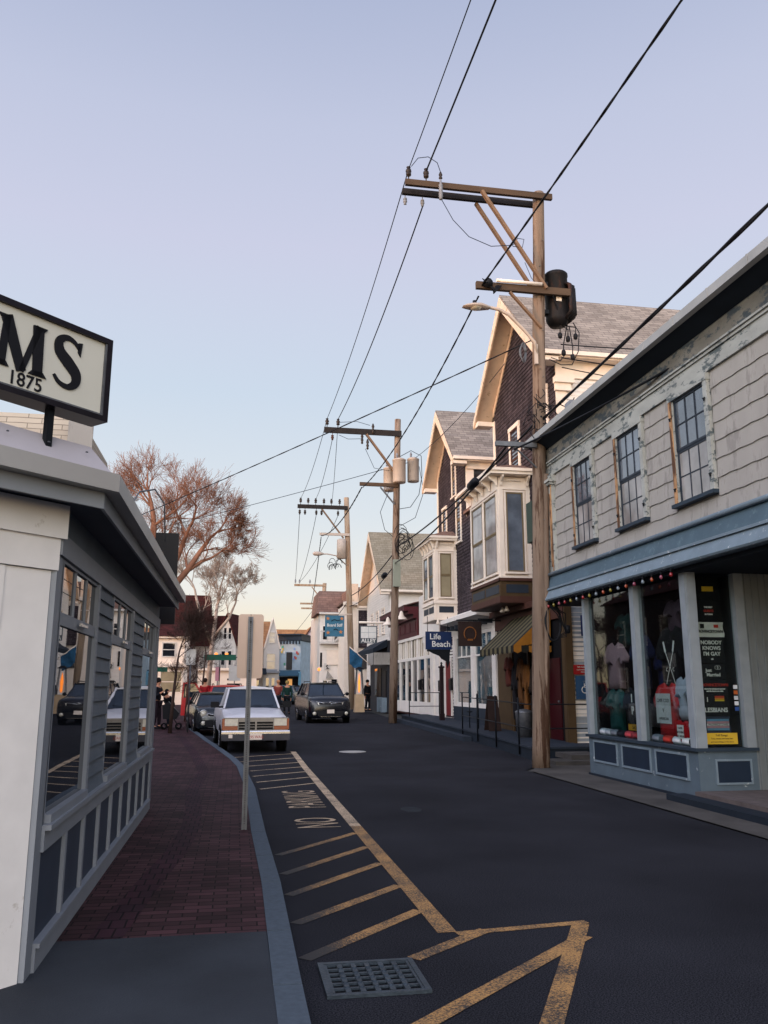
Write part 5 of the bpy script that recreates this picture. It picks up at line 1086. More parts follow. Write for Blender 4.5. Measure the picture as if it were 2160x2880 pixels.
for i in range(22):
    a0 = rnd.random() * 6; c = Vector((7.15 + rnd.uniform(-.15, .25), 35.7, 8.0 + rnd.uniform(-.35, .35))); r_ = rnd.uniform(.2, .55)
    b.tube([c + Vector((r_ * .6 * math.cos(a0 + t), rnd.uniform(-.05, .05), r_ * math.sin(a0 + t))) for t in [j * .45 for j in range(rnd.randint(5, 12))]], .016, 4)
b.build('wire_tangle', M['wire'], p2)
# ---- pole 3, 4
p3 = thing('utility_pole', (7.4, 54, prof(54)), 'third pole, with a row of dark insulators on its crossarm and a small street lamp', 'utility pole', PG)
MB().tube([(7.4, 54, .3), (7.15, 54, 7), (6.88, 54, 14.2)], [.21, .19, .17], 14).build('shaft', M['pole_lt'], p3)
MB().box(3.6, 6.95, 53.72, 53.82, 13.32, 13.58).build('crossarm', M['arm_dk'], p3); MB().beam((5.2, 53.8, 13.35), (6.7, 53.85, 11.4), .09, .12, (0, 1, 0)).build('brace', M['brace'], p3)
for x in (3.8, 4.3, 4.8, 5.35, 5.85, 6.4): b = MB(); insulator(b, x, 53.77, 13.58, 1.6); b.build('insulator', M['insul'], p3)
for x in (3.75, 4.1, 4.85, 5.2, 6.3): b = MB(); insulator(b, x, 53.77, 13.32, 1.5, -1); b.build('insulator', M['insul'], p3)
MB().box(5.1, 7.1, 53.75, 53.85, 11.55, 11.72).build('crossarm', M['xfmr'], p3)
MB().lathe((6.55, 53.75, 10.0), [(0, 0), (.3, .02), (.3, 1.25), (.2, 1.32), (0, 1.33)], 14).build('transformer', M['xfmr'], p3)
MB().tube([(6.9, 53.8, 9.6), (6.2, 53.75, 10.2), (5.6, 53.75, 10.3), (5.3, 53.75, 10.28)], .04, 6).build('lamp_arm', M['xfmr'], p3); MB().lathe((5.0, 53.75, 10.3), [(.02, -.35), (.13, -.25), (.15, 0), (.12, .2), (.04, .4)], 8, axis='x').build('lamp_head', M['xfmr'], p3)
b = MB(); rnd = random.Random(4)
for i in range(10): c = Vector((6.3 + rnd.uniform(-.5, .2), 53.7, 9.6 + rnd.uniform(-.3, .2))); b.tube([c + Vector((.2 * math.cos(t), 0, .25 * math.sin(t))) for t in [j * .6 for j in range(7)]], .02, 4)
b.build('wire_tangle', M['wire'], p3)
p4 = thing('utility_pole', (7.7, 80, prof(80)), 'most distant pale pole, in front of the purple shop', 'utility pole', PG)
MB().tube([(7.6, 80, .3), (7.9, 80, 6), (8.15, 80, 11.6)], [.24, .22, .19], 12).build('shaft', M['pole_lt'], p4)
MB().box(5.2, 8.3, 79.8, 79.95, 11.25, 11.45).build('crossarm', M['pole_lt'], p4); MB().box(5.8, 8.1, 79.8, 79.95, 9.5, 9.66).build('crossarm', M['pole_lt'], p4); MB().box(5.9, 8.1, 79.8, 79.95, 9.05, 9.2).build('crossarm', M['pole_lt'], p4)
MB().beam((6.9, 79.9, 11.2), (8.1, 79.9, 9.7), .09, .12, (0, 1, 0)).build('brace', M['pole_lt'], p4); MB().beam((6.9, 79.9, 9.4), (8.0, 79.9, 8.1), .08, .1, (0, 1, 0)).build('brace', M['pole_lt'], p4)
for x in (5.3, 5.7, 6.7): b = MB(); insulator(b, x, 79.88, 11.45, 1.6); b.build('insulator', M['insul_g'], p4)
b = MB(); rnd = random.Random(14)
for i in range(14): c = Vector((7.9 + rnd.uniform(-.5, .3), 79.7, rnd.uniform(4.5, 10.5))); b.tube([c + Vector((.35 * math.cos(t), 0, .45 * math.sin(t))) for t in [j * .6 for j in range(7)]], .03, 4)
b.build('wire_tangle', M['wire'], p4)

# ================================================================ CABLES
def cable(p, q, sag, r, label, m='wire', twist=0, grp=None, n=24, strands=1):
    p = Vector(p); q = Vector(q); b = MB(); ln = (q - p).length
    side = (q - p).cross(Vector((0, 0, 1))).normalized()
    for s_ in range(strands):
        pts = []
        nn = n if not twist else int(ln / twist * 6)
        for i in range(nn + 1):
            t = i / nn; v = p + (q - p) * t; v.z -= sag * 4 * t * (1 - t)
            if twist: a = 2 * math.pi * t * ln / twist + s_ * 2 * math.pi / strands; v = v + side * r * .55 * math.cos(a) + Vector((0, 0, r * .55 * math.sin(a)))
            pts.append(v)
        b.tube(pts, r, 5)
    o = b.build('power_cable', M[m]); return tag(o, label, 'cable', grp)
GW = 'overhead cables along the street'
cable((3.72, -14, 13.9), (3.72, 17.76, 14.15), .5, .012, 'thin cable from the top of the frame to the outermost insulator of the nearest pole', grp=GW)
cable((4.16, -14, 13.9), (4.16, 17.76, 14.15), .5, .021, 'thicker cable from the top of the frame to the second insulator of the nearest pole', grp=GW)
cable((5.9, -14, 10.9), (5.5, 17.7, 11.2), .35, .017, 'twisted black cable from the upper frame edge to the nearest pole above its lamp', twist=1.8, grp=GW, strands=2)
cable((8.3, -14, 10.9), (6.95, 17.8, 7.95), .25, .026, 'thick black cable from the right frame edge to the nearest pole at eaves height', twist=2.6, grp=GW, strands=2)
cable((3.72, 17.76, 14.15), (3.65, 35.8, 13.65), .35, .013, 'outer thin cable between the nearest and the second pole', grp=GW)
cable((4.16, 18.2, 13.45), (4.15, 35.8, 13.65), .35, .018, 'inner cable between the nearest and the second pole', grp=GW)
cable((5.4, 17.7, 10.9), (5.3, 35.8, 10.5), .5, .016, 'twisted cable from below the street lamp to the short arm of the second pole', twist=1.6, grp=GW, strands=2)
cable((3.65, 35.8, 13.65), (3.8, 53.77, 14.0), .4, .014, 'leftmost cable between the second and third pole', 'wire_b', grp=GW)
cable((3.9, 35.8, 12.7), (4.8, 53.77, 14.0), .4, .014, 'middle cable between the second and third pole', 'wire_b', grp=GW)
cable((4.15, 35.8, 13.6), (5.9, 53.77, 14.0), .4, .014, 'rightmost cable between the second and third pole', 'wire_b', grp=GW)
cable((5.25, 35.8, 10.5), (5.2, 53.8, 11.5), .5, .022, 'twisted cable between the second and third pole', twist=1.6, grp=GW, strands=2)
cable((3.75, 53.77, 12.9), (5.3, 79.88, 11.8), .5, .018, 'leftmost drooping cable between the third and the last pole', 'wire_b', grp=GW)
cable((4.85, 53.77, 12.9), (5.7, 79.88, 11.8), .5, .018, 'middle cable between the third and the last pole', 'wire_b', grp=GW)
cable((6.3, 53.77, 12.9), (5.75, 79.88, 11.7), .5, .018, 'rightmost cable between the third and the last pole', 'wire_b', grp=GW)
cable((5.2, 53.8, 11.4), (6.9, 79.88, 9.6), .4, .022, 'twisted cable from the third pole toward the last pole', twist=1.2, grp=GW, strands=2)
cable((6.75, 17.9, 9.95), (-8.5, 41.4, 8.25), .1, .013, 'twisted service cable from the nearest pole across the street to the big tree', twist=1.6, strands=2)
cable((7.7, 36, 12.0), (8.3, 24.5, 12.1), .25, .012, 'thin cable from the second pole to the taller shingled house', 'wire_b')
cable((7.7, 36, 11.9), (-14, 60, 10.6), .2, .016, 'thin cable from the second pole to the left side of the street', 'wire_b')
cable((6.9, 17.8, 8.0), (6.95, 35.8, 7.9), .25, .028, 'upper telephone cable between the nearest and the second pole', grp=GW)
cable((6.0, 17.8, 7.2), (6.75, 35.8, 7.1), .3, .026, 'lower telephone cable between the nearest and the second pole', grp=GW)
cable((7.5, 9.5, 7.1), (6.2, 17.8, 7.15), .1, .024, 'telephone cable passing under the grey shop gutter to the nearest pole')
cable((6.95, 35.8, 7.9), (7.25, 53.9, 7.6), .3, .026, 'upper telephone cable between the second and third pole', grp=GW)
cable((6.8, 35.8, 7.1), (7.15, 53.9, 6.9), .35, .024, 'lower telephone cable between the second and third pole', grp=GW)
cable((7.2, 53.9, 7.5), (7.7, 80, 7.0), .4, .026, 'telephone cable beyond the third pole', grp=GW)
cable((7.6, 18.1, 10.0), (14.5, 20.0, 11.2), .1, .016, 'upper service wire from the rusty transformer to the right', grp='service wires right of the nearest pole')
cable((7.6, 18.1, 9.65), (14.5, 20.0, 10.3), .1, .016, 'middle service wire from the rusty transformer to the right', grp='service wires right of the nearest pole')
cable((7.6, 18.1, 9.4), (13.5, 19.5, 9.6), .1, .014, 'lowest service wire from the rusty transformer to the right', grp='service wires right of the nearest pole')
cable((3.0, 100, 4.0), (8.0, 80, 10.3), .4, .02, 'pale wire rising to the last pole over the far roofs', 'steel')
def closure(p, q, r, label):
    p = Vector(p); q = Vector(q); d = q - p; tag(MB().tube([p - d * .12, p, p + d * .1, q - d * .1, q, q + d * .12], [.02, r * .7, r, r, r * .7, .02], 10).build('cable_closure', M['wire']), label, 'cable closure')
closure((6.08, 20.6, 7.08), (6.1, 21.2, 7.06), .12, 'big black cable closure in front of the brown trimmed bay')
closure((6.82, 38.6, 6.97), (6.83, 39.2, 6.95), .13, 'small black cable closure just past the second pole')
wc = thing('wire_connector', (7.05, 16.4, 8.0), 'small pale connector box clamped under the thick cable', 'connector'); MB().tube([(7.0, 16.9, 8.0), (7.08, 16.6, 7.8), (7.1, 16.3, 7.95)], .012, 5).build('lead', M['wire'], wc); MB().box(7.0, 7.12, 16.3, 16.62, 7.78, 7.9).build('box', M['insul_g'], wc)
tb = tag(MB().box(6.98, 7.12, 18.9, 19.3, 5.2, 6.2).build('terminal_box', mat('green_box', '#39463c', .6, .1, 5)), 'green metal terminal box hanging in front of the brown bay window', 'terminal box')
# ================================================================ RIGHT SIDE BEYOND THE SHINGLED HOUSES
mr_ = thing('maroon_shop', (11, 42, .5), 'shop with a deep maroon cornice over tall white framed windows, past the white bay', 'building')
MB().box(AX + .02, 14, 39.42, 46.3, .4, 5.6).build('wall', M['maroon'], mr_)
b = MB(); b.fb(F8, 39.42, 46.3, 4.15, 5.0, 0, .08); 
for i in range(5): b.fb(F8, 39.7 + i * 1.3, 40.7 + i * 1.3, 4.4, 4.85, .081, .11)
b.fb(F8, 39.42, 46.3, 5.0, 5.2, 0, .25); b.fb(F8, 39.42, 46.35, 5.2, 5.35, 0, .5); b.fb(F8, 39.42, 46.35, 5.35, 5.55, 0, .72); b.build('cornice', M['maroon'], mr_)
b = MB(); b.prism([(AX - .74, 39.42, 5.552), (AX - .74, 46.4, 5.552), (11, 46.4, 6.4), (11, 39.42, 6.4)], (0, 0, .06)); b.build('roof', M['brown_trim'], mr_)
b = MB()
for u in (36.42, 37.6, 39.2, 40.6, 42.0, 43.6, 46.1): b.fb(F8, u, u + .22, .5, 4.15, .0, .10)
b.fb(F8, 36.42, 46.3, 3.0, 3.14, 0, .09); b.fb(F8, 36.42, 46.3, 4.0, 4.14, .0, .12); b.fb(F8, 36.42, 46.3, .5, 1.05, 0, .085)
for i in range(24): b.fb(F8, 36.6 + i * .4, 36.64 + i * .4, 3.14, 4.0, 0, .06)
b.build('shopfront_frame', M['cwhite'], mr_)
for a, c in ((36.64, 37.6), (37.82, 39.2), (39.42, 40.6), (40.82, 42.0), (42.22, 43.6), (43.82, 46.1)): MB().fb(F8, a, c, 1.06, 2.99, 0, .03).build('shop_window', M['glass'], mr_)
MB().fb(F8, 36.6, 46.1, 3.15, 3.99, .0, .025).build('transom_window', M['glass_blind'], mr_)
for y, lb in ((39.9, 'white bell shaped wall lamp above the maroon cornice, nearest of the pair'), (43.6, 'white bell shaped wall lamp beyond the second pole, farther of the pair')):
    gl_ = thing('wall_lamp', (7.9, y, 5.1), lb, 'lamp', 'bell lamps on the maroon shop'); MB().tube([(8.55, y, 4.9), (8.3, y, 5.5), (8.0, y, 5.55), (7.85, y, 5.4)], .02, 6).build('arm', M['iron'], gl_); MB().lathe((7.85, y, 4.95), [(.30, 0), (.26, .06), (.12, .2), (.09, .34), (.04, .42)], 14).build('shade', M['cream'], gl_)
gc = thing('clapboard_house', (13, 54, .4), 'white clapboard house with a grey green shingle roof behind the second pole', 'building')
big_house(gc, 9.0, 49.5, 58.3, 7.75, 11.75, 9, 'cwhite', 'cwhite', 'shingle_green', 'peach', .4, .4, .16)
FX9 = Fr((9.0, 0, 0), (0, 1, 0), (-1, 0, 0))
for y0, z0 in ((51.2, 5.0), (53.4, 5.0), (55.6, 5.0)): window(gc, FX9, y0, y0 + .8, z0, z0 + 1.5, .1, 'cream', 'cream', 'glass', proud=.05)
cf = thing('dark_shopfront', (8.6, 48, .4), 'low dark painted shopfront with a sloped black fascia, past the second pole', 'building')
FK = Fr((8.3, 0, 0), (0, 1, 0), (-1, 0, 0))
MB().box(8.32, 12, 46.4, 52.5, .3, 4.3).build('wall', mat('charcoal_paint', '#2b2d33', .6, .15, 4), cf)
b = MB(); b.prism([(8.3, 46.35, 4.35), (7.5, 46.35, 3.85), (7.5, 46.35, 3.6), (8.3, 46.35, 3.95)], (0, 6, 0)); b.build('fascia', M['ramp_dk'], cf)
b = MB(); b.siding(Fr((7.52, 46.3, 0), (1, 0, 0), (0, -1, 0)), 0, .95, 2.95, 3.62, .11, .015); b.siding(Fr((7.5, 0, 0), (0, 1, 0), (-1, 0, 0)), 46.3, 48.3, 2.95, 3.6, .11, .015); b.build('clapboard', M['gwall'], cf)
MB().fb(FK, 46.6, 47.5, .5, 2.6, .0, .04).build('door', M['black'], cf); MB().fb(FK, 48.2, 50.4, 1.2, 2.8, 0, .04).build('window', M['glass'], cf)
for y in (46.5, 47.8): MB().box(8.0, 8.3, y, y + .3, .35, 1.15).build('plinth_block', M['gblue_lt'], cf)
# ALLEY sign
al = thing('hanging_sign', (6.9, 44, 4.0), 'white and dark grey projecting sign lettered ALLEY under a white pole', 'sign')
FAL = Fr((6.4, 44, 4.0), (1, 0, 0), (0, -1, 0)); MB().fb(FAL, 0, .92, 0, .92, -.05, .05).build('board', mat('slate_sign', '#4a5258', .5, .05, 4), al); MB().fb(FAL, .05, .87, .27, .87, .051, .06).build('panel', TW, al)
b = MB(); b.fb(FAL, .05, .87, .56, .575, .0605, .066); b.fb(FAL, .45, .465, .27, .87, .0605, .0655); b.build('panel_lines', M['gpost'], al)
wtext(FAL, 'ALLEY', .46, .13, .055, .27, TW, al, 1.05, False, bold=.008); MB().cyl((6.35, 44, 5.1), (8.5, 44, 5.1), .06, 8).build('pole', M['cream'], al)
b = MB(); b.cyl((6.6, 44, 4.92), (6.6, 44, 5.1), .015, 5); b.cyl((7.15, 44, 4.92), (7.15, 44, 5.1), .015, 5); b.each('chain', M['iron'], al)
# blue banner between poles
bn = thing('blue_banner', (6.1, 53, 4.9), 'light blue banner with orange stars and white lettering beside the third pole', 'banner')
FBN = Fr((5.48, 53.2, 4.88), (1, 0, 0), (0, -1, 0)); MB().fb(FBN, 0, 1.24, 0, 1.35, -.012, .012).build('cloth', mat('banner_blue', '#3f6f86', .7, .12, 4, dirt='#3a6278', dirt_amt=.25, dscale=2), bn)
wtext(FBN, 'Board Stiff', .62, .72, .02, .26, TW, bn, .9, False, bold=.006); wtext(FBN, 'Since 1991', .62, .46, .02, .14, TW, bn, .9, False) if 0 else None
sm_ = flat('orange_star', '#c9824a')
for cu, cv in ((.18, 1.15), (1.08, 1.15), (.2, .25), (1.02, .3)):
    MB().prism([FBN.P(cu + (.14 if i % 2 == 0 else .06) * math.cos(R(90 + i * 36)), cv + (.14 if i % 2 == 0 else .06) * math.sin(R(90 + i * 36)), .014) for i in range(10)], FBN.n * .004).build('star', sm_, bn)
b = MB(); b.tube([FBN.P(.4, .98, .02), FBN.P(.6, 1.1, .02), FBN.P(.8, 1.0, .02), FBN.P(1.0, 1.08, .02)], .03, 4); b.tube([FBN.P(.55, .42, .02), FBN.P(.7, .5, .02), FBN.P(.85, .4, .02)], .03, 4); b.each('swirl', M['black'], bn)
MB().cyl((5.3, 53.2, 6.32), (7.2, 53.2, 6.32), .03, 6).build('pole', M['cream'], bn)
# small blue flag on a slanted staff
fl_ = thing('flag', (6.6, 47, 3), 'blue flag on a slanted white staff over the dark shopfront', 'flag'); MB().cyl((7.5, 47, 2.9), (6.25, 47, 3.95), .025, 6).build('staff', M['cream'], fl_)
b = MB(); vs = []
for i in range(7):
    for j in range(5): u = i / 6; v = j / 4; vs.append((6.25 + u * .75 - v * .1 * u, 47 + .07 * math.sin(i * 1.6 + j), 3.93 - u * .62 - v * (.95 - .2 * u) + .03 * math.sin(i * 2)))
b.add(vs, [(i * 5 + j, i * 5 + j + 1, (i + 1) * 5 + j + 1, (i + 1) * 5 + j) for i in range(6) for j in range(4)], 0, True); b.build('cloth', mat('flag_blue', '#234e6c', .8, .3, 6), fl_)
# patio heater
ph = thing('patio_heater', (6.67, 46, prof(46)), 'tall pyramid patio heater with a visible flame, standing by the third pole', 'patio heater')
zb = prof(46) + .1
b = MB(); b.hexa([(6.40, 45.75, zb), (6.94, 45.75, zb), (6.94, 46.29, zb), (6.40, 46.29, zb), (6.45, 45.80, zb + .95), (6.89, 45.80, zb + .95), (6.89, 46.24, zb + .95), (6.45, 46.24, zb + .95)]); b.build('base', mat('tan_metal', '#b39a7c', .45, .1, 4, metal=.2), ph)
b = MB()
for x, y in ((6.45, 45.8), (6.89, 45.8), (6.89, 46.24), (6.45, 46.24)): b.beam((x, y, zb + .95), (6.67 + (x - 6.67) * .6, 46.02 + (y - 46.02) * .6, zb + 2.28), .035, .035)
b.build('frame', M['steel'], ph)
MB().hexa([(6.42, 45.77, zb + 2.28), (6.92, 45.77, zb + 2.28), (6.92, 46.27, zb + 2.28), (6.42, 46.27, zb + 2.28), (6.6, 45.95, zb + 2.42), (6.74, 45.95, zb + 2.42), (6.74, 46.09, zb + 2.42), (6.6, 46.09, zb + 2.42)]).build('cap', M['iron'], ph)
MB().lathe((6.67, 46.02, zb + 1.05), [(.02, 0), (.055, .15), (.045, .35), (.06, .55), (.03, .8), (.015, .95), (0, 1.05)], 8).build('flame', emit('flame', '#ff8a2c', 1.6), ph)
# tan house with brown panel behind (Y 60)
tn = thing('cream_house', (10, 62, .4), 'cream house with a dark brown shingled panel and small chimney beyond the white clapboard house', 'building')
FT = Fr((7.6, 60, 0), (1, 0, 0), (0, -1, 0)); MB().box(7.6, 9.9, 60.05, 68, .3, 7.6).build('wall', M['cream'], tn)
MB().fb(FT, 1.0, 1.9, 4.5, 7.2, 0, .06).build('brown_panel', M['shingle_dark'], tn); b = MB(); b.fb(FT, .84, 1.0, 4.3, 7.35, 0, .1); b.fb(FT, 1.0, 2.2, 7.2, 7.35, 0, .1); b.fb(FT, -.1, 2.3, 7.55, 7.8, -.2, .3); b.build('trim', M['cream'], tn)
b = MB(); b.box(7.55, 9.9, 60.2, 68, 7.8, 7.95); b.prism([(8.0, 60.4, 7.95), (9.9, 60.4, 7.95), (9.9, 60.9, 9.0), (8.1, 60.9, 9.0)], (0, 5, 0)); b.build('roof', M['shingle_brown'], tn); MB().box(7.95, 8.6, 60.1, 60.7, 7.6, 9.15).build('chimney', M['peach'], tn)
MB().fb(FT, .9, 2.2, 3.0, 4.0, 0, .05).build('window', M['glass'], tn)
# white building with balcony stairs, where the street bends
ws = thing('white_balcony_building', (7.5, 66, .4), 'white building with a brown roof, diagonal balcony stairs and a big cream signboard', 'building')
FW = Fr((6.2, 64, 0), (1, 0, 0), (0, -1, 0)); MB().box(6.2, 9.2, 64.05, 72, .3, 7.3).build('wall', M['white'], ws)
b = MB(); b.prism([(5.9, 63.6, 7.25), (8.6, 63.6, 7.25), (8.5, 66.5, 9.3), (6.35, 66.5, 9.3)], (0, 5, .0)); b.build('roof', M['shingle_brown'], ws)
b = MB(); b.fb(FW, -.1, 2.5, 7.2, 7.35, -.1, .45); b.fb(FW, 0, 2.6, 4.95, 5.12, 0, .5); b.fb(FW, 0, 2.6, 5.85, 5.93, .42, .5)
for i in range(7): b.fb(FW, .1 + i * .4, .15 + i * .4, 5.12, 5.85, .43, .48)
b.beam(FW.P(1.1, 5.1, .5), FW.P(2.2, 6.3, .5), .12, .2, FW.n); b.beam(FW.P(1.0, 5.9, .52), FW.P(1.9, 6.9, .52), .06, .08, FW.n); b.build('balcony', M['white'], ws)
for a, c, z0, z1 in ((.25, .55, 5.3, 6.3), (1.15, 1.7, 5.15, 6.8), (.3, .6, 1.2, 2.2), (1.4, 2.0, .9, 2.2)): MB().fb(FW, a, c, z0, z1, 0, .04).build('window', M['glass'], ws)
MB().fb(FW, .55, 2.15, 3.38, 4.5, .05, .12).build('signboard', M['cream'], ws)
b = MB(); b.siding(FW, 0, 2.5, .3, 7.2, .22, .03); b.build('clapboard', M['cwhite'], ws)
MB().prism([FW.P(1.75, 4.62, .1), FW.P(2.5, 4.62, .1), FW.P(2.5, 4.3, .9), FW.P(1.75, 4.3, .9)], (0, 0, .06)).build('small_roof', M['shingle_brown'], ws)
for a, c, z0, z1 in ((.95, 1.35, .4, 2.3), (.05, .2, 3.2, 4.3), (1.2, 1.75, 5.95, 7.1)): MB().fb(FW, a, c, z0, z1, 0, .045).build('window', M['dark'], ws)
o = MB().fb(FW, 1.42, 2.0, 2.45, 3.0, .05, .09).build('black_sign', M['black'], ws); b = MB(); b.tube([FW.P(1.6 + .05 * math.sin(i * 1.2), 2.55 + i * .05, .1) for i in range(8)], .035, 4); b.tube([FW.P(1.55, 2.58, .1), FW.P(1.85, 2.58, .1)], .03, 4); b.build('emblem', TW, o)
o = MB().fb(FW, .35, .85, 3.0, 3.5, .05, .08).build('white_sign', M['white'], ws); b = MB(); b.tube([FW.P(.58 + .06 * math.sin(i * 1.2), 3.08 + i * .045, .09) for i in range(8)], .035, 4); b.tube([FW.P(.5, 3.1, .09), FW.P(.75, 3.1, .09)], .03, 4); b.build('emblem', M['black'], o)
b = MB(); b.prism([FW.P(.5, 2.35, .1), FW.P(1.1, 2.35, .1), FW.P(.62, 2.95, .1)], FW.n * .05); b.build('striped_sail', M['gwall'], ws)
tag(MB().lathe((6.1, 63.2, 3.0), [(0, -.12), (.1, -.06), (.12, .05), (.05, .14), (0, .16)], 10).build('globe_lamp', M['warm_lamp']), 'small warm lit globe lamp beside the last pole', 'lamp')

# ================================================================ FAR HOUSES
def facade(root, F, w, z0, z1, m):
    b = MB(); b.fb(F, 0, w, z0, z1, -6, 0); return b.build('wall', M[m] if isinstance(m, str) else m, root)
def gfront(root, F, w, ze, zr, m, rm, depth=7, ov=.3, trim='cream'):
    """gable facing the viewer"""
    MB().prism([F.P(0, ze, 0), F.P(w, ze, 0), F.P(w / 2, zr, 0)], F.n * -depth).build('gable', M[m], root)
    b = MB(); sl = (zr - ze) / (w / 2)
    for s_ in (-1, 1):
        e = w / 2 + s_ * (w / 2 + ov); b.prism([F.P(e, ze - sl * ov + .02, ov), F.P(w / 2, zr + .02, ov), F.P(w / 2, zr + .2, ov), F.P(e, ze - sl * ov + .18, ov)], F.n * -(depth + ov))
    b.build('roof', M[rm], root)
    b = MB()
    for s_ in (-1, 1):
        e = w / 2 + s_ * (w / 2 + ov); b.prism([F.P(e, ze - sl * ov - .12, ov + .01), F.P(w / 2, zr - .12, ov + .01), F.P(w / 2, zr + .10, ov + .01), F.P(e, ze - sl * ov + .1, ov + .01)], F.n * .05)
    b.build('bargeboard', M[trim], root)
def wins(root, F, lst, m='glass', trim='white'):
    for a, z, w_, h_ in lst:
        b = MB(); t = .08; b.fb(F, a - t, a, z - t, z + h_ + t, 0, .05); b.fb(F, a + w_, a + w_ + t, z - t, z + h_ + t, 0, .05); b.fb(F, a, a + w_, z + h_, z + h_ + t, 0, .05); b.fb(F, a, a + w_, z - t, z, 0, .05); b.fb(F, a, a + w_, z + h_ / 2 - .03, z + h_ / 2 + .03, 0, .045)
        o = b.build('window', M[trim], root); MB().fb(F, a, a + w_, z, z + h_, 0, .02).build('pane', M[m], o)
# 1 cream shop with red roof, far left (Y 68)
h1 = thing('red_roofed_house', (-6, 70, .4), 'cream two storey house with a tall dark red roof behind the street trees', 'building')
F1 = Fr((-12, 68, 0), (1, 0, 0), (0, -1, 0)); facade(h1, F1, 8.2, .2, 5.7, 'cream')
b = MB(); b.prism([(-12.3, 67.6, 5.65), (-3.6, 67.6, 5.65), (-3.6, 70, 6.9), (-12.3, 70, 6.9)], (0, 2, 0)); b.build('roof', M['shingle_red'], h1)
b = MB(); b.prism([(-5.3, 69.9, 5.0), (-2.2, 69.9, 5.0), (-2.4, 71.5, 9.3), (-5.3, 71.5, 9.3)], (0, 5, 0)); b.build('roof', M['shingle_red'], h1)
b = MB(); b.fb(F1, 0, 8.3, 3.25, 3.5, 0, .35); b.fb(F1, 0, 8.3, 5.5, 5.68, 0, .3); b.fb(F1, 0, 8.2, .2, 1.2, 0, .08); b.build('cornice', M['cream'], h1)
wins(h1, F1, [(6.25, 4.1, .9, 1.0), (4.6, 4.1, .7, 1.0)]); wins(h1, F1, [(6.2, 1.35, 1.55, 1.55)], 'glass_blind', 'cream')
b = MB(); b.fb(F1, 7.9, 8.2, .2, 5.6, 0, .1); b.build('corner_board', M['white'], h1)
# 2 white gabled house with red roof + balcony (Y 70)
h2 = thing('white_gabled_house', (-1.6, 71, .4), 'white gabled house with a dark red roof and a long balcony over a pale shop', 'building')
FZ = Fr((-2.0, 70.5, 0), (.94, -.34, 0), (-.34, -.94, 0)); MB().fb(FZ, 0, 2.0, .2, 5.4, -5, 0).build('wall', M['white'], h2)
MB().prism([FZ.P(0, 5.4, 0), FZ.P(2.0, 5.4, 0), FZ.P(1.25, 7.6, 0)], FZ.n * -5).build('gable', M['white'], h2)
b = MB(); b.prism([FZ.P(-.1, 5.2, .25), FZ.P(1.25, 7.75, .25), FZ.P(1.25, 7.6, .25), FZ.P(0, 5.15, .25)], FZ.n * -5.5); b.prism([FZ.P(1.25, 7.75, .25), FZ.P(2.25, 5.0, .25), FZ.P(2.12, 5.0, .25), FZ.P(1.2, 7.6, .25)], FZ.n * -5.5); b.build('roof', M['shingle_red'], h2)
b = MB(); b.prism([(-3.9, 71.5, 5.2), (-1.6, 71, 5.2), (-1.0, 72.5, 7.7), (-3.9, 73, 7.7)], (0, .3, 0)); b.build('roof', M['shingle_red'], h2)
MB().box(-3.9, -1.9, 70.7, 76, .2, 5.25).build('wall', M['white'], h2)
wins(h2, FZ, [(.95, 5.6, .22, .9), (1.35, 5.6, .22, .9), (.8, 3.5, .3, 1.1), (1.35, 3.5, .3, 1.1)], 'glass', 'white')
h3 = thing('balcony_shop', (-.6, 69, .4), 'one storey cream shop under a black railed balcony, behind the white pickup', 'building')
F3 = Fr((-3.0, 68.2, 0), (1, 0, 0), (0, -1, 0)); MB().fb(F3, 0, 4.6, .2, 3.1, -3.5, 0).build('wall', M['cream'], h3)
b = MB(); b.fb(F3, -.1, 4.7, 3.0, 3.2, -3.5, .3); b.build('cornice', M['cream'], h3)
b = MB(); b.fb(F3, 0, 4.6, 4.0, 4.06, .2, .26)
for i in range(40): b.fb(F3, .05 + i * .115, .075 + i * .115, 3.2, 4.0, .22, .24)
b.build('balcony_railing', M['iron'], h3); b = MB()
for u in (0, 1.1, 2.2, 3.3, 4.45): b.fb(F3, u, u + .16, 3.2, 4.15, .18, .30)
b.each('balcony_post', M['white'], h3)
MB().fb(F3, 2.3, 3.3, 1.3, 2.0, 0, .03).build('window', M['dark'], h3); MB().fb(F3, 2.3, 3.3, 2.25, 2.38, 0, .03).build('vent', M['dark'], h3); MB().fb(F3, .4, 1.0, .4, 2.2, 0, .03).build('door', M['dark'], h3)
# 4 tan roofed long house + tall white gable (Y 76)
h4 = thing('tan_roofed_house', (1.5, 78, .4), 'cream house with a broad sunlit tan roof ending in a narrow white gable', 'building')
F4 = Fr((-.6, 76, 0), (1, 0, 0), (0, -1, 0)); MB().box(-.6, 2.5, 76.02, 83, .2, 5.3).build('wall', M['cream'], h4)
b = MB(); b.prism([(-1.0, 75.6, 5.2), (2.6, 75.6, 5.2), (3.0, 79, 7.75), (-.9, 79, 7.75)], (0, 3.6, 0)); b.build('roof', M['shingle_tan'], h4)
F4b = Fr((2.42, 76.2, 0), (.55, -.83, 0), (-.83, -.55, 0)); F4b = Fr((2.35, 75.4, 0), (1, 0, 0), (0, -1, 0))
MB().fb(F4b, 0, 1.38, .2, 5.2, -4, 0).build('wall', M['white'], h4); MB().prism([F4b.P(0, 5.2, 0), F4b.P(1.38, 5.2, 0), F4b.P(.75, 7.75, 0)], F4b.n * -4).build('gable', M['white'], h4)
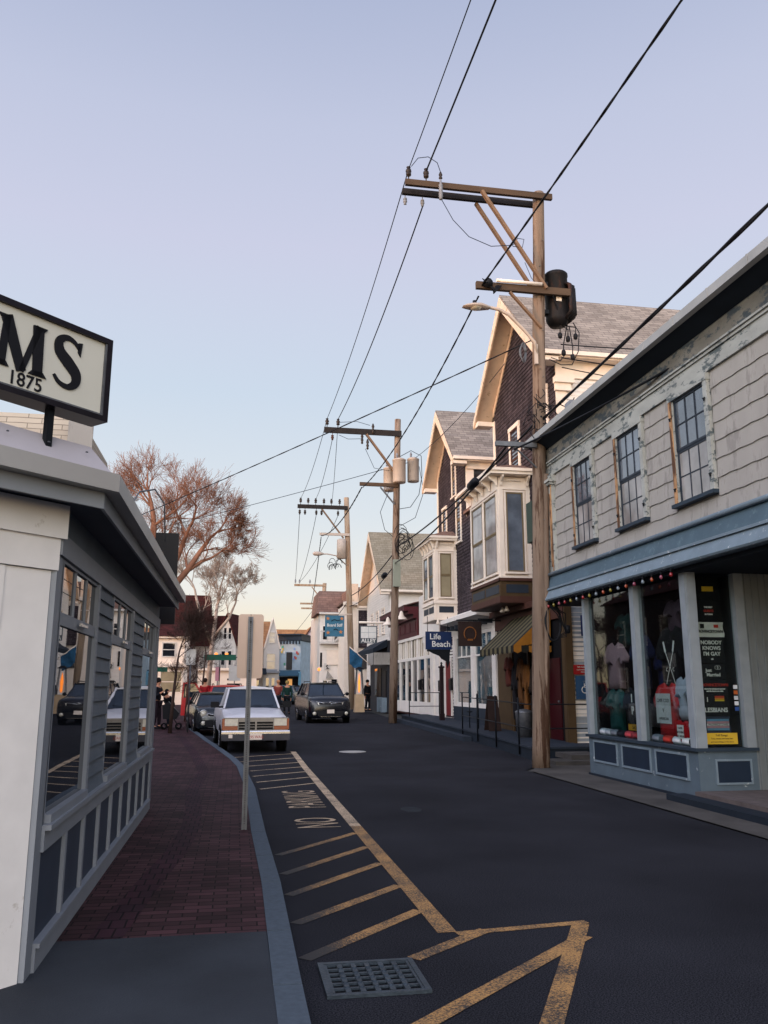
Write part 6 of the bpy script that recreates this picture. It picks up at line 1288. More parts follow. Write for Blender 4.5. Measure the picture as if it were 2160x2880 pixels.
b = MB(); b.prism([F4b.P(-.08, 5.0, .15), F4b.P(.75, 7.9, .15), F4b.P(.75, 7.7, .15), F4b.P(.08, 5.1, .15)], F4b.n * -4); b.prism([F4b.P(.75, 7.9, .15), F4b.P(1.5, 5.0, .15), F4b.P(1.36, 5.1, .15), F4b.P(.75, 7.7, .15)], F4b.n * -4); b.build('bargeboard', M['cream'], h4)
wins(h4, F4b, [(.45, 5.6, .5, .9), (.3, 3.3, .7, 1.3)], 'glass_curt'); b = MB(); b.fb(F4b, .2, 1.2, 3.1, 3.25, 0, .2); b.fb(F4b, -.6, 1.45, 2.95, 3.1, 0, .3); b.build('cornice', M['ltrim'], h4)
wins(h4, F4b, [(.25, .9, .25, 1.6), (.75, .9, .25, 1.6)]); wins(h4, F4, [(1.0, .9, .9, 1.5), (2.1, .9, .5, 1.5)])
b = MB(); b.prism([(1.2, 75.3, 3.3), (2.6, 75.3, 3.3), (2.6, 74.6, 2.8), (1.2, 74.6, 2.8)], (0, 0, .05)); b.build('awning', M['ramp_dk'], h4)
rd = tag(MB().prism([(1.75 + .42 * math.cos(R(a)), 74.4, 2.55 + .24 * math.sin(R(a))) for a in range(0, 360, 24)], (0, .06, 0)).build('oval_sign', M['maroon']), 'dark red oval hanging sign beside the blank parking sign', 'sign')
# 5 blue-fronted shop (Y 84)
h5 = thing('blue_shop', (5.1, 86, .4), 'pale blue shopfront with a black bracketed parapet and colourful hangings', 'building')
F5 = Fr((4.15, 84, 0), (.93, -.37, 0), (-.37, -.93, 0)); w5 = 2.2
MB().fb(F5, 0, w5, .2, 6.2, -6, 0).build('wall', mat('pale_blue_paint', '#a4b6c2', .6, .12, 2), h5)
b = MB(); b.fb(F5, -.1, w5 + .1, 6.25, 6.75, -6, .12); b.fb(F5, -.15, w5 + .15, 6.75, 6.9, -6, .3)
for i in range(7): b.fb(F5, .1 + i * .32, .22 + i * .32, 5.9, 6.25, 0, .18)
b.fb(F5, -.12, 0, .3, 6.3, -.2, .1); b.build('parapet', M['panel_dk'], h5)
MB().fb(F5, .75, 1.35, 3.4, 5.1, 0, .06).build('window', M['glass'], h5)
b = MB(); b.prism([F5.P(-.1, 3.35, 0), F5.P(2.2, 3.35, 0), F5.P(2.2, 2.8, .6), F5.P(-.1, 2.8, .6)], F5.n * -.04 + Vector((0, 0, -.04))); b.build('awning', mat('teal_awning', '#36566a', .7, .1, 4), h5)
MB().fb(F5, .1, 2.1, .4, 2.7, 0, .04).build('shopfront', M['dark'], h5); MB().fb(F5, .95, 1.4, 1.0, 2.5, .041, .05).build('lit_door', emit('lit_door', '#e8a860', .55), h5)
rnd = random.Random(12); hb_ = ['#b6505e', '#4f9a7a', '#7f9ed0', '#d0b25a', '#c87850', '#e0dcd8']
for i in range(12):
    u = .15 + rnd.random() * .5 if i % 2 else 1.45 + rnd.random() * .6; v = 3.5 + rnd.random() * 2.2; MB().fb(F5, u, u + .16, v, v + .24, .02, .05).build('hanging', fab(hb_[i % 6]), h5)
tag(MB().box(6.0, 6.25, 82.9, 83.0, 1.9, 3.2).build('vertical_sign', mat('light_blue_sign', '#6d9fb8', .5, .1, 4)), 'narrow light blue vertical sign between the blue and purple shops', 'sign')
# 6 purple shop (Y 90)
h6 = thing('purple_shop', (7.5, 92, .4), 'pink and white gabled house with a purple painted shopfront at the end of the street', 'building')
F6 = Fr((6.5, 90, 0), (1, 0, 0), (0, -1, 0)); pk = mat('pale_pink_wall', '#d5c2c8', .6, .08, 3); M['pk'] = pk
MB().fb(F6, 0, 2.4, .2, 6.1, -6, 0).build('wall', pk, h6); gfront(h6, F6, 2.4, 6.1, 7.9, 'pk', 'shingle_tan', 6, .2, 'brown_trim')
b = MB(); b.fb(F6, -.1, 2.5, 3.3, 3.9, 0, .2); b.fb(F6, 0, .2, .3, 3.3, 0, .15); b.fb(F6, 1.1, 1.3, .3, 3.3, 0, .15); b.fb(F6, 2.2, 2.4, .3, 3.3, 0, .15); b.fb(F6, .2, 2.2, .3, 1.1, 0, .1); b.build('shopfront', mat('purple_paint', '#7d5f86', .6, .1, 3), h6)
wins(h6, F6, [(.3, 1.2, .7, 1.6), (1.4, 1.2, .7, 1.6)]); wins(h6, F6, [(.85, 6.2, .25, .7), (1.3, 6.2, .25, .7), (1.85, 4.4, .35, 1.2)])
h7 = thing('long_tan_house', (5, 96, .4), 'long house with a sunlit orange tan roof behind the blue shop', 'building')
MB().box(3.4, 9.5, 95.5, 101, .2, 6.2).build('wall', M['cream'], h7); b = MB(); b.prism([(3.2, 95, 6.1), (9.5, 95, 6.1), (9.3, 98, 8.3), (3.5, 98, 8.3)], (0, 3, 0)); b.build('roof', M['shingle_tan'], h7)
b = MB(); b.box(4.6, 5.4, 95.6, 96.2, 6.9, 7.1); b.box(6.0, 6.4, 95.4, 95.8, 6.5, 6.7); b.each('skylight', M['white'], h7)
h8 = thing('grey_roofed_house', (10, 102, .4), 'grey roofed house just left of the last pole', 'building')
MB().box(8.2, 13, 101, 108, .2, 6.0).build('wall', M['cream'], h8); b = MB(); b.prism([(8.0, 100.5, 5.9), (13.5, 100.5, 5.9), (13, 104, 8.4), (8.6, 104, 8.4)], (0, 3, 0)); b.build('roof', M['shingle_roof'], h8)
# unseen houses added on the left to shade the street and darken window reflections
for x0, x1, y0, y1, ze, zr, m_, r_, lb in ((-17, -8.2, -8, 17.6, 7.2, 9.6, 'shingle_dark', 'shingle_brown', 'unseen dark shingled house added behind the corner shop to block the low sun'),
        (-19, -10.5, 19, 34, 7.2, 9.6, 'cwhite', 'shingle_brown', 'unseen white clapboard house added on the left to block the sun and fill shop window reflections'), (-19, -11.5, 37, 56, 7.4, 9.6, 'shingle_dark', 'shingle_red', 'unseen brown shingled house added farther left to block the sun and fill reflections')):
    h = thing('sun_blocker_house', ((x0 + x1) / 2, (y0 + y1) / 2, .1), lb, 'building'); FH = Fr((x1, 0, 0), (0, 1, 0), (1, 0, 0))
    MB().box(x0, x1, y0, y1, .1, ze).build('wall', M[m_], h); b = MB(); b.prism([(x0 - .3, y0 - .3, ze), ((x0 + x1) / 2, y0 - .3, zr), (x1 + .3, y0 - .3, ze)], (0, y1 - y0 + .6, 0)); b.build('roof', M[r_], h)
    k = int((y1 - y0) / 3)
    for i in range(k):
        for z in (1.3, 4.4): window(h, FH, y0 + 1 + i * 3, y0 + 2 + i * 3, z, z + 1.6, .1, 'cream', 'cream', 'glass', proud=.05)

# ================================================================ BARE TREES
def bare_tree(name, base, limbs, lvl, seed, m, label, group=None, twig=.012, spread=.55, lenf=.72, kids=(3, 4), up=.25, r0=.3, side=6):
    rnd = random.Random(seed); tb_, cb = MB(), MB()
    cnt = [0]
    def grow(p, d, L_, r, l):
        n = 3 if l > 2 else 2; pts = [p]; dd = d.copy()
        for i in range(n):
            dd = (dd + Vector((rnd.gauss(0, .13), rnd.gauss(0, .13), rnd.gauss(0, .10) + up * .12))).normalized(); pts.append(pts[-1] + dd * L_ / n)
        r1 = max(r * .62, twig * .7); (tb_ if l >= lvl - 1 else cb).tube(pts, [r + (r1 - r) * i / n for i in range(n + 1)], side if l > 3 else (4 if l > 1 else 3), cap=False); cnt[0] += 1
        if l == 0: return
        for c in range(rnd.randint(*kids)):
            t = rnd.uniform(.35, 1.0) if c else 1.0; k_ = min(int(t * n), n - 1); q = pts[k_] + (pts[k_ + 1] - pts[k_]) * (t * n - k_)
            ax_ = dd.orthogonal(); ax_.rotate(Matrix.Rotation(rnd.uniform(0, 6.28), 3, dd)); e = (dd + ax_ * (spread * rnd.uniform(.6, 1.25) if c else spread * .35) + Vector((0, 0, up * .3))).normalized()
            grow(q, e, L_ * lenf * rnd.uniform(.75, 1.15), r1 * (.95 if c == 0 else .72), l - 1)
    t = thing(name, base, label, 'tree', group); base = Vector(base)
    for lm_ in limbs:
        pts = [base + Vector(q) for q in lm_['pts']]; k = len(pts); ra, rb = lm_['r']
        tb_.tube(pts, [ra + (rb - ra) * i / (k - 1) for i in range(k)], 10)
        d = (pts[-1] - pts[-2]).normalized(); grow(pts[-1], d, lm_['L'], rb * .95, lvl)
        for j in lm_.get('br', ()):
            q = pts[j]; dd = (pts[min(j + 1, k - 1)] - pts[j - 1]).normalized(); ax_ = dd.orthogonal(); ax_.rotate(Matrix.Rotation(rnd.uniform(0, 6.28), 3, dd)); grow(q, (dd + ax_ * .9 + Vector((0, 0, .3))).normalized(), lm_['L'] * .9, (ra + (rb - ra) * j / (k - 1)) * .5, lvl - 1)
    tb_.build('trunk', m, t); cb.build('crown', m, t); return t
bark = mat('tree_bark', '#8a604c', .9, .25, 1); bark_r = mat('reddish_twigs', '#4f3530', .9, .2, 3); bark_p = mat('pale_twigs', '#a08f82', .9, .15, 3); bark_d = mat('dark_bark', '#43342e', .9, .2, 4)
bare_tree('bare_tree', (-4.75, 47, .3), [
    dict(pts=[(0, 0, 0), (-.1, 0, 3), (0, 0, 6.0), (-.2, .2, 8.4), (-.1, .2, 10.3)], r=(.40, .17), L=1.5, br=(2, 3, 4)),
    dict(pts=[(0, 0, 6.2), (-.9, .3, 8.2), (-1.6, .5, 10.0)], r=(.24, .12), L=1.3, br=(1, 2)),
    dict(pts=[(0, 0, 6.0), (-1.4, -.3, 7.6), (-2.6, -.4, 9.4)], r=(.22, .10), L=1.05, br=(1, 2)),
    dict(pts=[(0, 0, 5.6), (.6, .2, 7.2), (1.3, .2, 8.6), (1.7, .1, 9.8)], r=(.24, .11), L=1.1, br=(1, 2, 3)),
    dict(pts=[(0, 0, 4.8), (1.0, -.2, 6.6), (1.9, -.2, 7.8), (2.5, -.2, 8.8), (2.9, -.2, 9.4)], r=(.22, .10), L=.95, br=(1, 2, 3)),
    dict(pts=[(2.0, -.2, 7.8), (2.6, 0, 8.3), (3.1, 0, 8.5)], r=(.11, .07), L=.85, br=(1,))],
    6, 12, bark, 'large bare spreading tree, its top glowing orange in the last sunlight', twig=.010, spread=.52, up=.20, lenf=.83, kids=(3, 4))
bare_tree('bare_tree', (-1.6, 64, .4), [dict(pts=[(-.5, 0, 0), (-.3, 0, 4), (0, 0, 7.4)], r=(.22, .11), L=1.6, br=(2,)), dict(pts=[(-.3, 0, 4.5), (-1.2, 0, 6.6), (-1.6, 0, 8.0)], r=(.15, .09), L=1.5, br=(1,)), dict(pts=[(-.2, 0, 5), (.9, 0, 6.4), (1.2, 0, 7.2)], r=(.12, .08), L=1.2, br=(1,))],
    6, 21, bark_p, 'smaller pale bare tree between the big tree and the white gabled house', twig=.014, spread=.6)
SG = 'slender bare street trees on the brick pavement'
for i, (x, y, h, sd, lb) in enumerate(((-2.06, 28.6, 2.4, 31, 'slender dark street tree with a dense twiggy crown, left of the blank white sign'), (-2.0, 36, 2.9, 32, 'slender street tree directly behind the blank white sign'), (-1.75, 45, 3.0, 33, 'thin street tree beyond the red car door'), (-4.2, 40, 3.2, 35, 'street tree partly hidden by the corner shop'))):
    bare_tree('street_tree', (x, y, prof(y) + .13), [dict(pts=[(0, 0, 0), (.05, 0, h * .5), (.14, 0, h)], r=(.065, .035), L=.62, br=(1, 2))], 6, sd, bark_d if i != 1 else bark_r, lb, SG, twig=.006, spread=.62, up=.3, lenf=.80, kids=(3, 4))

# small pavement furniture on the left
def sgn(x, y, z0, z1, w, m, pm, label, name='street_sign', round_=False):
    zb = prof(y) + .13; t = thing(name, (x, y, zb), label, 'sign'); MB().cyl((x, y, zb), (x, y, z1 + .05), .03, 6).build('post', M[pm], t); MB().box(x - w / 2, x + w / 2, y - .045, y - .035, z0, z1).build('panel', m, t); return t
sgn(-1.52, 28.9, 2.45, 2.97, .31, M['white'], 'steel', 'blank white sign on a grey post before the street trees')
sgn(-1.0, 47, 2.05, 2.8, .26, mat('pink_sign', '#c98a96', .5, .05, 4), 'steel', 'narrow pink sign between the street trees')
g_ = mat('street_name_green', '#1d5a48', .5, .1, 4)
sgn(-.9, 46.5, 3.15, 3.45, 1.7, g_, 'iron', 'wide green street name sign above the red car door')
sgn(-4.3, 48, 2.55, 2.8, 1.1, g_, 'iron', 'green street name sign at the corner shop edge')
sgn(-.1, 52, 2.1, 3.0, .7, M['white'], 'steel', 'white double sign in front of the balcony shop')
for x, z in ((-2.6, 3.3), (-1.2, 3.6), (-.6, 3.6)): tag(MB().lathe((x, 50, z), [(0, -.1), (.10, -.05), (.10, .06), (0, .1)], 8).build('lamp_globe', M['warm_lamp']), 'warm lit globe lamp over the green street sign, %s of three' % {-2.6: 'leftmost', -1.2: 'middle', -.6: 'rightmost'}[x], 'lamp')
# ================================================================ VEHICLES (built at the origin, front toward -Y)
def smooth_obj(o, ang=32):
    for p in o.data.polygons: p.use_smooth = True
    o.data.set_sharp_from_angle(angle=R(ang))
def half(w, z0, z1, cr=.02, tum=.03, bulge=0):
    return [(0, z0), (w - .14, z0), (w - .03, z0 + .05), (w - .005, z0 + .18), (w + bulge, z0 + (z1 - z0) * .55), (w - tum * .4, z1 - .13), (w - tum, z1 - .04), (w - tum - .06, z1 - .004), (w * .5, z1 + cr * .8), (0, z1 + cr)]
def loft(stations):
    """stations: list of (y, half-profile) -> closed mesh"""
    b = MB(); vs = []; n = None
    for y, hp in stations:
        ring = [(x, y, z) for x, z in hp] + [(-x, y, z) for x, z in hp[-2:0:-1]]; n = len(ring); vs += ring
    fs = [(i * n + j, i * n + (j + 1) % n, (i + 1) * n + (j + 1) % n, (i + 1) * n + j) for i in range(len(stations) - 1) for j in range(n)]
    fs += [tuple(range(n))[::-1], tuple((len(stations) - 1) * n + j for j in range(n))]
    b.add(vs, fs, 0, True); return b
def wheel(root, x, y, r, w=.22, rim='chrome'):
    s = 1 if x > 0 else -1
    ty = MB().lathe((x, y, r), [(r * .62, -w / 2), (r * .93, -w / 2), (r, -w * .35), (r, w * .35), (r * .93, w / 2), (r * .62, w / 2)], 26, axis='x').build('wheel', M['tyre'], root)
    b = MB(); b.lathe((x, y, r), [(r * .62, s * w * .42), (r * .58, s * w * .5), (r * .5, s * w * .35), (r * .2, s * w * .38), (0, s * w * .42)], 20, axis='x')
    for k in range(6):
        a = k * math.pi / 3; b.beam((x + s * w * .42, y + .06 * r * math.cos(a), r + .06 * r * math.sin(a)), (x + s * w * .46, y + r * .56 * math.cos(a), r + r * .56 * math.sin(a)), .05, .03, (1, 0, 0))
    b.build('rim', M[rim], ty); return ty
def cab(root, yb0, yb1, yt0, yt1, zb, zt, wb, wt, paint, frame_m=None, rail=False, seg_=(.5,)):
    """glass house with roof, pillars and panes"""
    gl = MB(); e = .015
    P = lambda x, y, z: Vector((x, y, z))
    A = [P(-wb, yb0, zb), P(wb, yb0, zb), P(wb, yb1, zb), P(-wb, yb1, zb), P(-wt, yt0, zt), P(wt, yt0, zt), P(wt, yt1, zt), P(-wt, yt1, zt)]
    def inset(q, k=.0): return q
    ws = MB(); ws.prism([A[0], A[1], A[5], A[4]], (0, .02, -.005)); w = ws.build('windscreen', M['pane_car'], root)
    MB().prism([A[3], A[2], A[6], A[7]], (0, -.02, 0)).build('rear_window', M['pane_car'], root)
    for s in (-1, 1):
        a, b_, c, d = (A[1], A[2], A[6], A[5]) if s > 0 else (A[0], A[3], A[7], A[4]); MB().prism([a, b_, c, d], (-s * .02, 0, 0)).build('side_window', M['pane_car'], root)
    # roof, crowned
    b = MB(); k = 6; vs = []
    for i in range(5):
        y = yt0 - .06 + (yt1 - yt0 + .12) * i / 4
        for j in range(k + 1): u = -1 + 2 * j / k; vs.append((u * (wt + .02), y, zt + .055 * (1 - u * u) * (1 if 0 < i < 4 else .55) + .0))
    m_ = len(vs); vs += [(x, y, zt - .03) for x, y, z in vs]
    fs = []
    for i in range(4):
        for j in range(k): a = i * (k + 1) + j; fs += [(a, a + 1, a + k + 2, a + k + 1), (m_ + a, m_ + a + k + 1, m_ + a + k + 2, m_ + a + 1)]
    for i in range(4):
        for j in (0, k): a = i * (k + 1) + j; fs.append((a, a + k + 1, m_ + a + k + 1, m_ + a))
    for i in (0, 4):
        for j in range(k): a = i * (k + 1) + j; fs.append((a, m_ + a, m_ + a + 1, a + 1))
    b.add(vs, fs, 0, True); rf = b.build('roof', paint, root); smooth_obj(rf, 40)
    b = MB()
    for s in (-1, 1):
        b.beam((s * (wb + .0), yb0, zb - .02), (s * (wt + .005), yt0, zt), .05, .06, (0, 1, 0)); b.beam((s * wb, yb1, zb - .02), (s * wt, yt1, zt), .10, .06, (0, 1, 0))
        for t in seg_: b.beam((s * (wb + .004), yb0 + (yb1 - yb0) * t, zb - .02), (s * (wt + .004), yt0 + (yt1 - yt0) * t, zt), .04, .09, (0, 1, 0))
    b.each('pillar', paint, root)
    if rail:
        for s in (-1, 1): MB().tube([(s * wt * .92, yt0 + .15, zt + .03), (s * wt * .93, yt0 + .3, zt + .09), (s * wt * .93, yt1 - .2, zt + .09), (s * wt * .92, yt1 - .05, zt + .03)], .018, 6).build('roof_rail', M['blackplastic'], root)
    return w
def mirror(root, x, y, z, m, w=.20, h=.13):
    s = 1 if x > 0 else -1; b = MB(); b.tube([(x, y + .02, z - .02), (x + s * .10, y, z)], .02, 6); vs = []
    b.lathe((x + s * (.08 + w / 2), y - .03, z + .02), [(0, -.06), (h * .4, -.05), (h * .62, 0), (h * .6, .06), (0, .061)], 12, axis='y')
    o = b.build('mirror', m, root); o.scale = (1, 1, 1); return o
def plate_(root, y, z, txt='', w=.31, h=.155):
    o = MB().box(-w / 2, w / 2, y - .012, y, z - h / 2, z + h / 2).build('licence_plate', M['cream'], root)
    if txt: textmesh(txt, .10, TR, 'plate_lettering', o, (0, y - .014, z - .01), (R(90), 0, 0), .001, 'CENTER', .9)
    return o
def place(root, x, y, rz): root.location = (x, y, prof(y)); root.rotation_euler = (0, 0, rz)

# ---- white pickup
paint_w = mat('white_car_paint', '#c9c8cc', .3, .1, 1.2, dirt='#8b8c92', dirt_amt=.04, dscale=3, spec=.6)
pk_ = thing('pickup_truck', (0, 0, 0), 'old white pickup truck with a chrome bumper, parked at the end of the hatched lines', 'pickup truck')
W_ = .86
st_ = [(0.02, half(W_ - .03, .50, .90, .0, .05)), (.06, half(W_, .46, .925, .01, .04)), (.3, half(W_, .42, .955, .035, .05, .01)), (.9, half(W_, .42, 1.03, .045, .05, .015)), (1.38, half(W_, .42, 1.10, .03, .05, .01)), (1.45, half(W_, .42, 1.12, .0, .05, .01)), (2.75, half(W_, .42, 1.12, .0, .05, .01)), (2.80, half(W_, .42, 1.14, .0, .04)), (4.8, half(W_, .44, 1.14, .0, .04)), (4.86, half(W_ - .03, .5, 1.12, 0, .04))]
o = loft(st_).build('body', paint_w, pk_); smooth_obj(o)
MB().box(-.72, .72, 2.9, 4.75, 1.155, 1.160).build('bed', M['blackplastic'], o)
cab(pk_, 1.36, 2.78, 1.86, 2.62, 1.12, 1.655, .76, .60, paint_w, seg_=())
for s in (-1, 1):
    MB().lathe((s * (W_ - .01), .85, .36), [(.45, -.02), (.45, .02), (0, .02)], 24, axis='x').build('wheel_arch', M['blackplastic'], pk_); MB().lathe((s * (W_ - .01), 3.85, .36), [(.45, -.02), (.45, .02), (0, .02)], 24, axis='x').build('wheel_arch', M['blackplastic'], pk_)
    for y in (.85, 3.85): wheel(pk_, s * (W_ - .08), y, .36, .22)
    b = MB(); b.box(s * .47 if s > 0 else -.80, .80 if s > 0 else -.47, -.02, .06, .70, .88); hl = b.build('headlight', M['lampglass'], pk_)
    b = MB(); b.box(s * .47 if s > 0 else -.84, .84 if s > 0 else -.47, -.015, .07, .595, .695); b.build('indicator', M['amber'], pk_)
    MB().box(*( (.80, .865) if s > 0 else (-.865, -.80)), -.005, .16, .60, .88).build('side_marker', M['amber'], pk_)
    m_ = MB(); x0_, x1_ = (W_ + .02, W_ + .25) if s > 0 else (-W_ - .25, -W_ - .02); m_.box(x0_, x1_, 1.50, 1.60, 1.13, 1.29); m_.box(*((W_ - .1, W_ + .03) if s > 0 else (-W_ - .03, -W_ + .1)), 1.52, 1.57, 1.12, 1.17); m_.build('mirror', M['blackplastic'], pk_)
b = MB(); b.box(-.84, .84, -.03, .05, .885, .905); b.box(-.46, .46, -.035, .05, .80, .84) ; b.box(-.46, .46, -.03, .05, .585, .60); b.box(-.46, .46, -.03, .04, .66, .675); b.box(-.46, .46, -.03, .04, .73, .745); b.box(-.46, .46, -.032, .04, .845, .884); b.box(-.02, .02, -.036, .04, .60, .80); b.box(-.47, -.445, -.03, .05, .60, .88); b.box(.445, .47, -.03, .05, .60, .88); b.build('grille', mat('dull_chrome', '#77787d', .3, .1, 6, metal=.9), pk_)
MB().box(-.46, .46, -.01, .03, .59, .86).build('grille_backing', M['black'], pk_)
b = MB(); b.prism([(-.88, -.06, .575), (.88, -.06, .575), (.88, -.09, .52), (-.88, -.09, .52)], (0, .1, 0)); b.box(-.88, .88, -.095, .06, .50, .55); bb_ = b.build('bumper', M['chrome'], pk_)
MB().hexa([(-.87, -.08, .33), (.87, -.08, .33), (.87, .15, .33), (-.87, .15, .33), (-.88, -.11, .50), (.88, -.11, .50), (.88, .15, .50), (-.88, .15, .50)]).build('lower_bumper', mat('grey_bumper', '#5b5b60', .45, .15, 4, metal=.4), pk_)
plate_(pk_, -.115, .43, '295 WAG'); MB().box(-.70, -.60, -.12, -.1, .40, .49).build('sticker', M['cream'], pk_)
b = MB(); b.beam((-.3, 1.33, 1.14), (.25, 1.40, 1.20), .012, .012); b.beam((.1, 1.33, 1.14), (.6, 1.40, 1.20), .012, .012); b.build('wiper', M['black'], pk_)
for s in (-1, 1):
    b = MB(); b.box(s * .33 - .2, s * .33 + .2, 2.2, 2.35, .9, 1.42); b.build('seat', M['blackplastic'], pk_)
place(pk_, .55, 22.5, R(4))

# ---- generic modern car
def car(name, label, paint, L=4.5, W=.9, hood=.95, belt=1.02, roof=1.62, front=1.0, wsb=1.15, wst=1.9, rear_t=4.0, rear_b=4.45, rail=False, group=None, r=.34, detail=True, cat='car', grille='black'):
    t = thing(name, (0, 0, 0), label, cat, group)
    st = [(.0, half(W - .22, .28, hood - .34, .0, .12)), (.05, half(W - .12, .24, hood - .22, .01, .10)), (.13, half(W - .04, .23, hood - .12, .02, .08)), (.25, half(W - .01, .22, hood - .06, .03, .07)), (.7, half(W, .22, hood + .0, .05, .06, .01)), (wsb, half(W, .22, belt - .0, .05, .06, .015)), (wsb + .3, half(W, .22, belt + .02, .0, .06, .015)), (rear_b - .2, half(W, .22, belt + .06, .0, .06, .015)), (L - .08, half(W - .02, .26, belt + .04, .0, .07)), (L, half(W - .08, .32, belt - .03, .0, .1))]
    o = loft(st).build('body', paint, t); smooth_obj(o, 38)
    cab(t, wsb + .02, rear_b, wst, rear_t, belt, roof - .05, W - .12, W - .30, paint, rail=rail, seg_=(.38, .72))
    for s in (-1, 1):
        for y in (.85, L - .95):
            MB().lathe((s * (W - .012), y, r), [(r + .07, -.02), (r + .07, .02), (0, .02)], 22, axis='x').build('wheel_arch', M['blackplastic'], t); wheel(t, s * (W - .10), y, r, .21)
        hl = MB(); hl.hexa([(s * (W - .42), -.0, hood - .34), (s * (W - .10), .10, hood - .32), (s * (W - .05), .32, hood - .26), (s * (W - .38), .16, hood - .28), (s * (W - .42), .02, hood - .24), (s * (W - .08), .16, hood - .18), (s * (W - .045), .36, hood - .14), (s * (W - .38), .18, hood - .18)]); hl.build('headlight', M['lampglass'], t)
        mirror(t, s * (W - .10), wsb + .35, belt + .08, M['blackplastic'] if detail else paint)
        if detail: MB().lathe((s * (W - .24), -.0, .42), [(0, -.02), (.07, -.015), (.08, .05)], 10, axis='y').build('fog_lamp', M['lampglass'], t)
    if detail:
        MB().hexa([(-.50, -.03, .30), (.50, -.03, .30), (.50, .1, .30), (-.50, .1, .30), (-.62, -.01, .52), (.62, -.01, .52), (.62, .1, .52), (-.62, .1, .52)]).build('grille', M['black'], t)
        b = MB(); b.hexa([(-.46, -.02, hood - .28), (.46, -.02, hood - .28), (.46, .1, hood - .28), (-.46, .1, hood - .28), (-.48, .02, hood - .23), (.48, .02, hood - .23), (.48, .12, hood - .23), (-.48, .12, hood - .23)]); b.build('upper_grille', M['blackplastic'], t)
        MB().box(-.45, .45, -.045, -.02, .27, .295).build('chrome_strip', M['chrome'], t); plate_(t, -.04, .50)
        b = MB(); b.tube([(.07 * math.cos(R(a)), -.035, hood - .25 + .048 * math.sin(R(a))) for a in range(0, 361, 24)], .009, 5); b.tube([(.035 * math.cos(R(a)), -.037, hood - .25 + .045 * math.sin(R(a))) for a in range(0, 361, 24)], .007, 5); b.tube([(-.62, .06, hood - .20), (-.3, .0, hood - .25), (-.09, -.03, hood - .26)], .012, 5); b.tube([(.62, .06, hood - .20), (.3, .0, hood - .25), (.09, -.03, hood - .26)], .012, 5); b.build('badge', M['chrome'], t)
    return t
suv = car('suv', 'dark navy SUV with silver trim driving toward the camera in mid road', mat('dark_navy_paint', '#0a0d15', .25, .15, 2, spec=.7), L=4.57, W=.92, hood=1.10, belt=1.12, roof=1.72, wsb=1.1, wst=1.85, rear_t=4.0, rear_b=4.45, rail=True, cat='car')
place(suv, 4.0, 36.0, R(4))
mini = car('small_car', 'small dark car with a round headlight and pale roof, squeezed behind the white pickup', mat('dark_grey_paint', '#1e2226', .2, .1, 2, spec=.7), L=3.7, W=.84, hood=.95, belt=.98, roof=1.42, wsb=1.05, wst=1.55, rear_t=3.2, rear_b=3.5)
mh_ = MB(); mh_.lathe((-.60, .06, .72), [(0, -.03), (.10, -.02), (.11, .06)], 14, axis='y'); mh_.build('round_headlight', M['lampglass'], mini)
MB().tube([(-.60 + .125 * math.cos(R(a)), .04, .72 + .125 * math.sin(R(a))) for a in range(0, 361, 20)], .014, 6).build('headlight_ring', M['chrome'], mini)
place(mini, -.42, 28.9, R(9))
redp = mat('bright_red_paint', '#b3121c', .3, .08, 2, spec=.6)
rsv = car('suv', 'red SUV with roof rails and its door standing open over the pavement', redp, L=4.6, W=.92, hood=1.1, belt=1.1, roof=1.62, rail=True)
b = MB(); b.box(-.92 - .98, -.92 - .02, 1.50, 1.58, .38, 1.10); dd_ = b.build('door', redp, rsv)
b = MB(); x0, x1 = -1.90, -.94
b.prism([(x0, 1.51, 1.10), (x0 + .07, 1.51, 1.10), (x0 + .10, 1.51, 1.66), (x0 + .04, 1.51, 1.72)], (0, .06, 0)); b.prism([(x0 + .04, 1.51, 1.66), (x0 + .5, 1.51, 1.66), (x0 + .55, 1.51, 1.72), (x0 + .04, 1.51, 1.72)], (0, .059, 0)); b.prism([(x0 + .47, 1.51, 1.70), (x0 + .56, 1.51, 1.71), (x1, 1.51, 1.10), (x1 - .09, 1.51, 1.10)], (0, .058, 0)); b.build('window_frame', redp, dd_)
MB().prism([(x0 + .05, 1.53, 1.09), (x1 - .06, 1.53, 1.09), (x0 + .5, 1.53, 1.68), (x0 + .08, 1.53, 1.68)], (0, .01, 0)).build('pane', M['pane_car'], dd_)
place(rsv, -.20, 34.6, R(4))
GP = 'cars parked along the far kerb'
gp_ = [('dark parked car nearest of the far row beyond the pickup', '#181b20', 5.0, 78, 20), ('silver parked car in the far row', '#8f959b', 6.4, 84, 22), ('black parked car half hidden by the dark SUV', '#121316', 7.6, 92, 24), ('pale grey parked car at the end of the far row', '#a9adb0', 8.3, 99, 26)]
for lb, c, x, y, rz in gp_:
    o = car('parked_car', lb, mat('car_paint' + c, c, .25, .1, 2, spec=.6), L=4.3, W=.88, hood=.92, belt=.95, roof=1.45, detail=False, group=GP); place(o, x, y, R(-rz) * .5)
oc = car('parked_car', 'dark blue hatchback beside the walking couple', mat('teal_car_paint', '#26404c', .25, .1, 2, spec=.6), L=4.2, W=.86, hood=.92, belt=.95, roof=1.5, detail=False, group=GP); place(oc, 3.6, 66, R(-8))

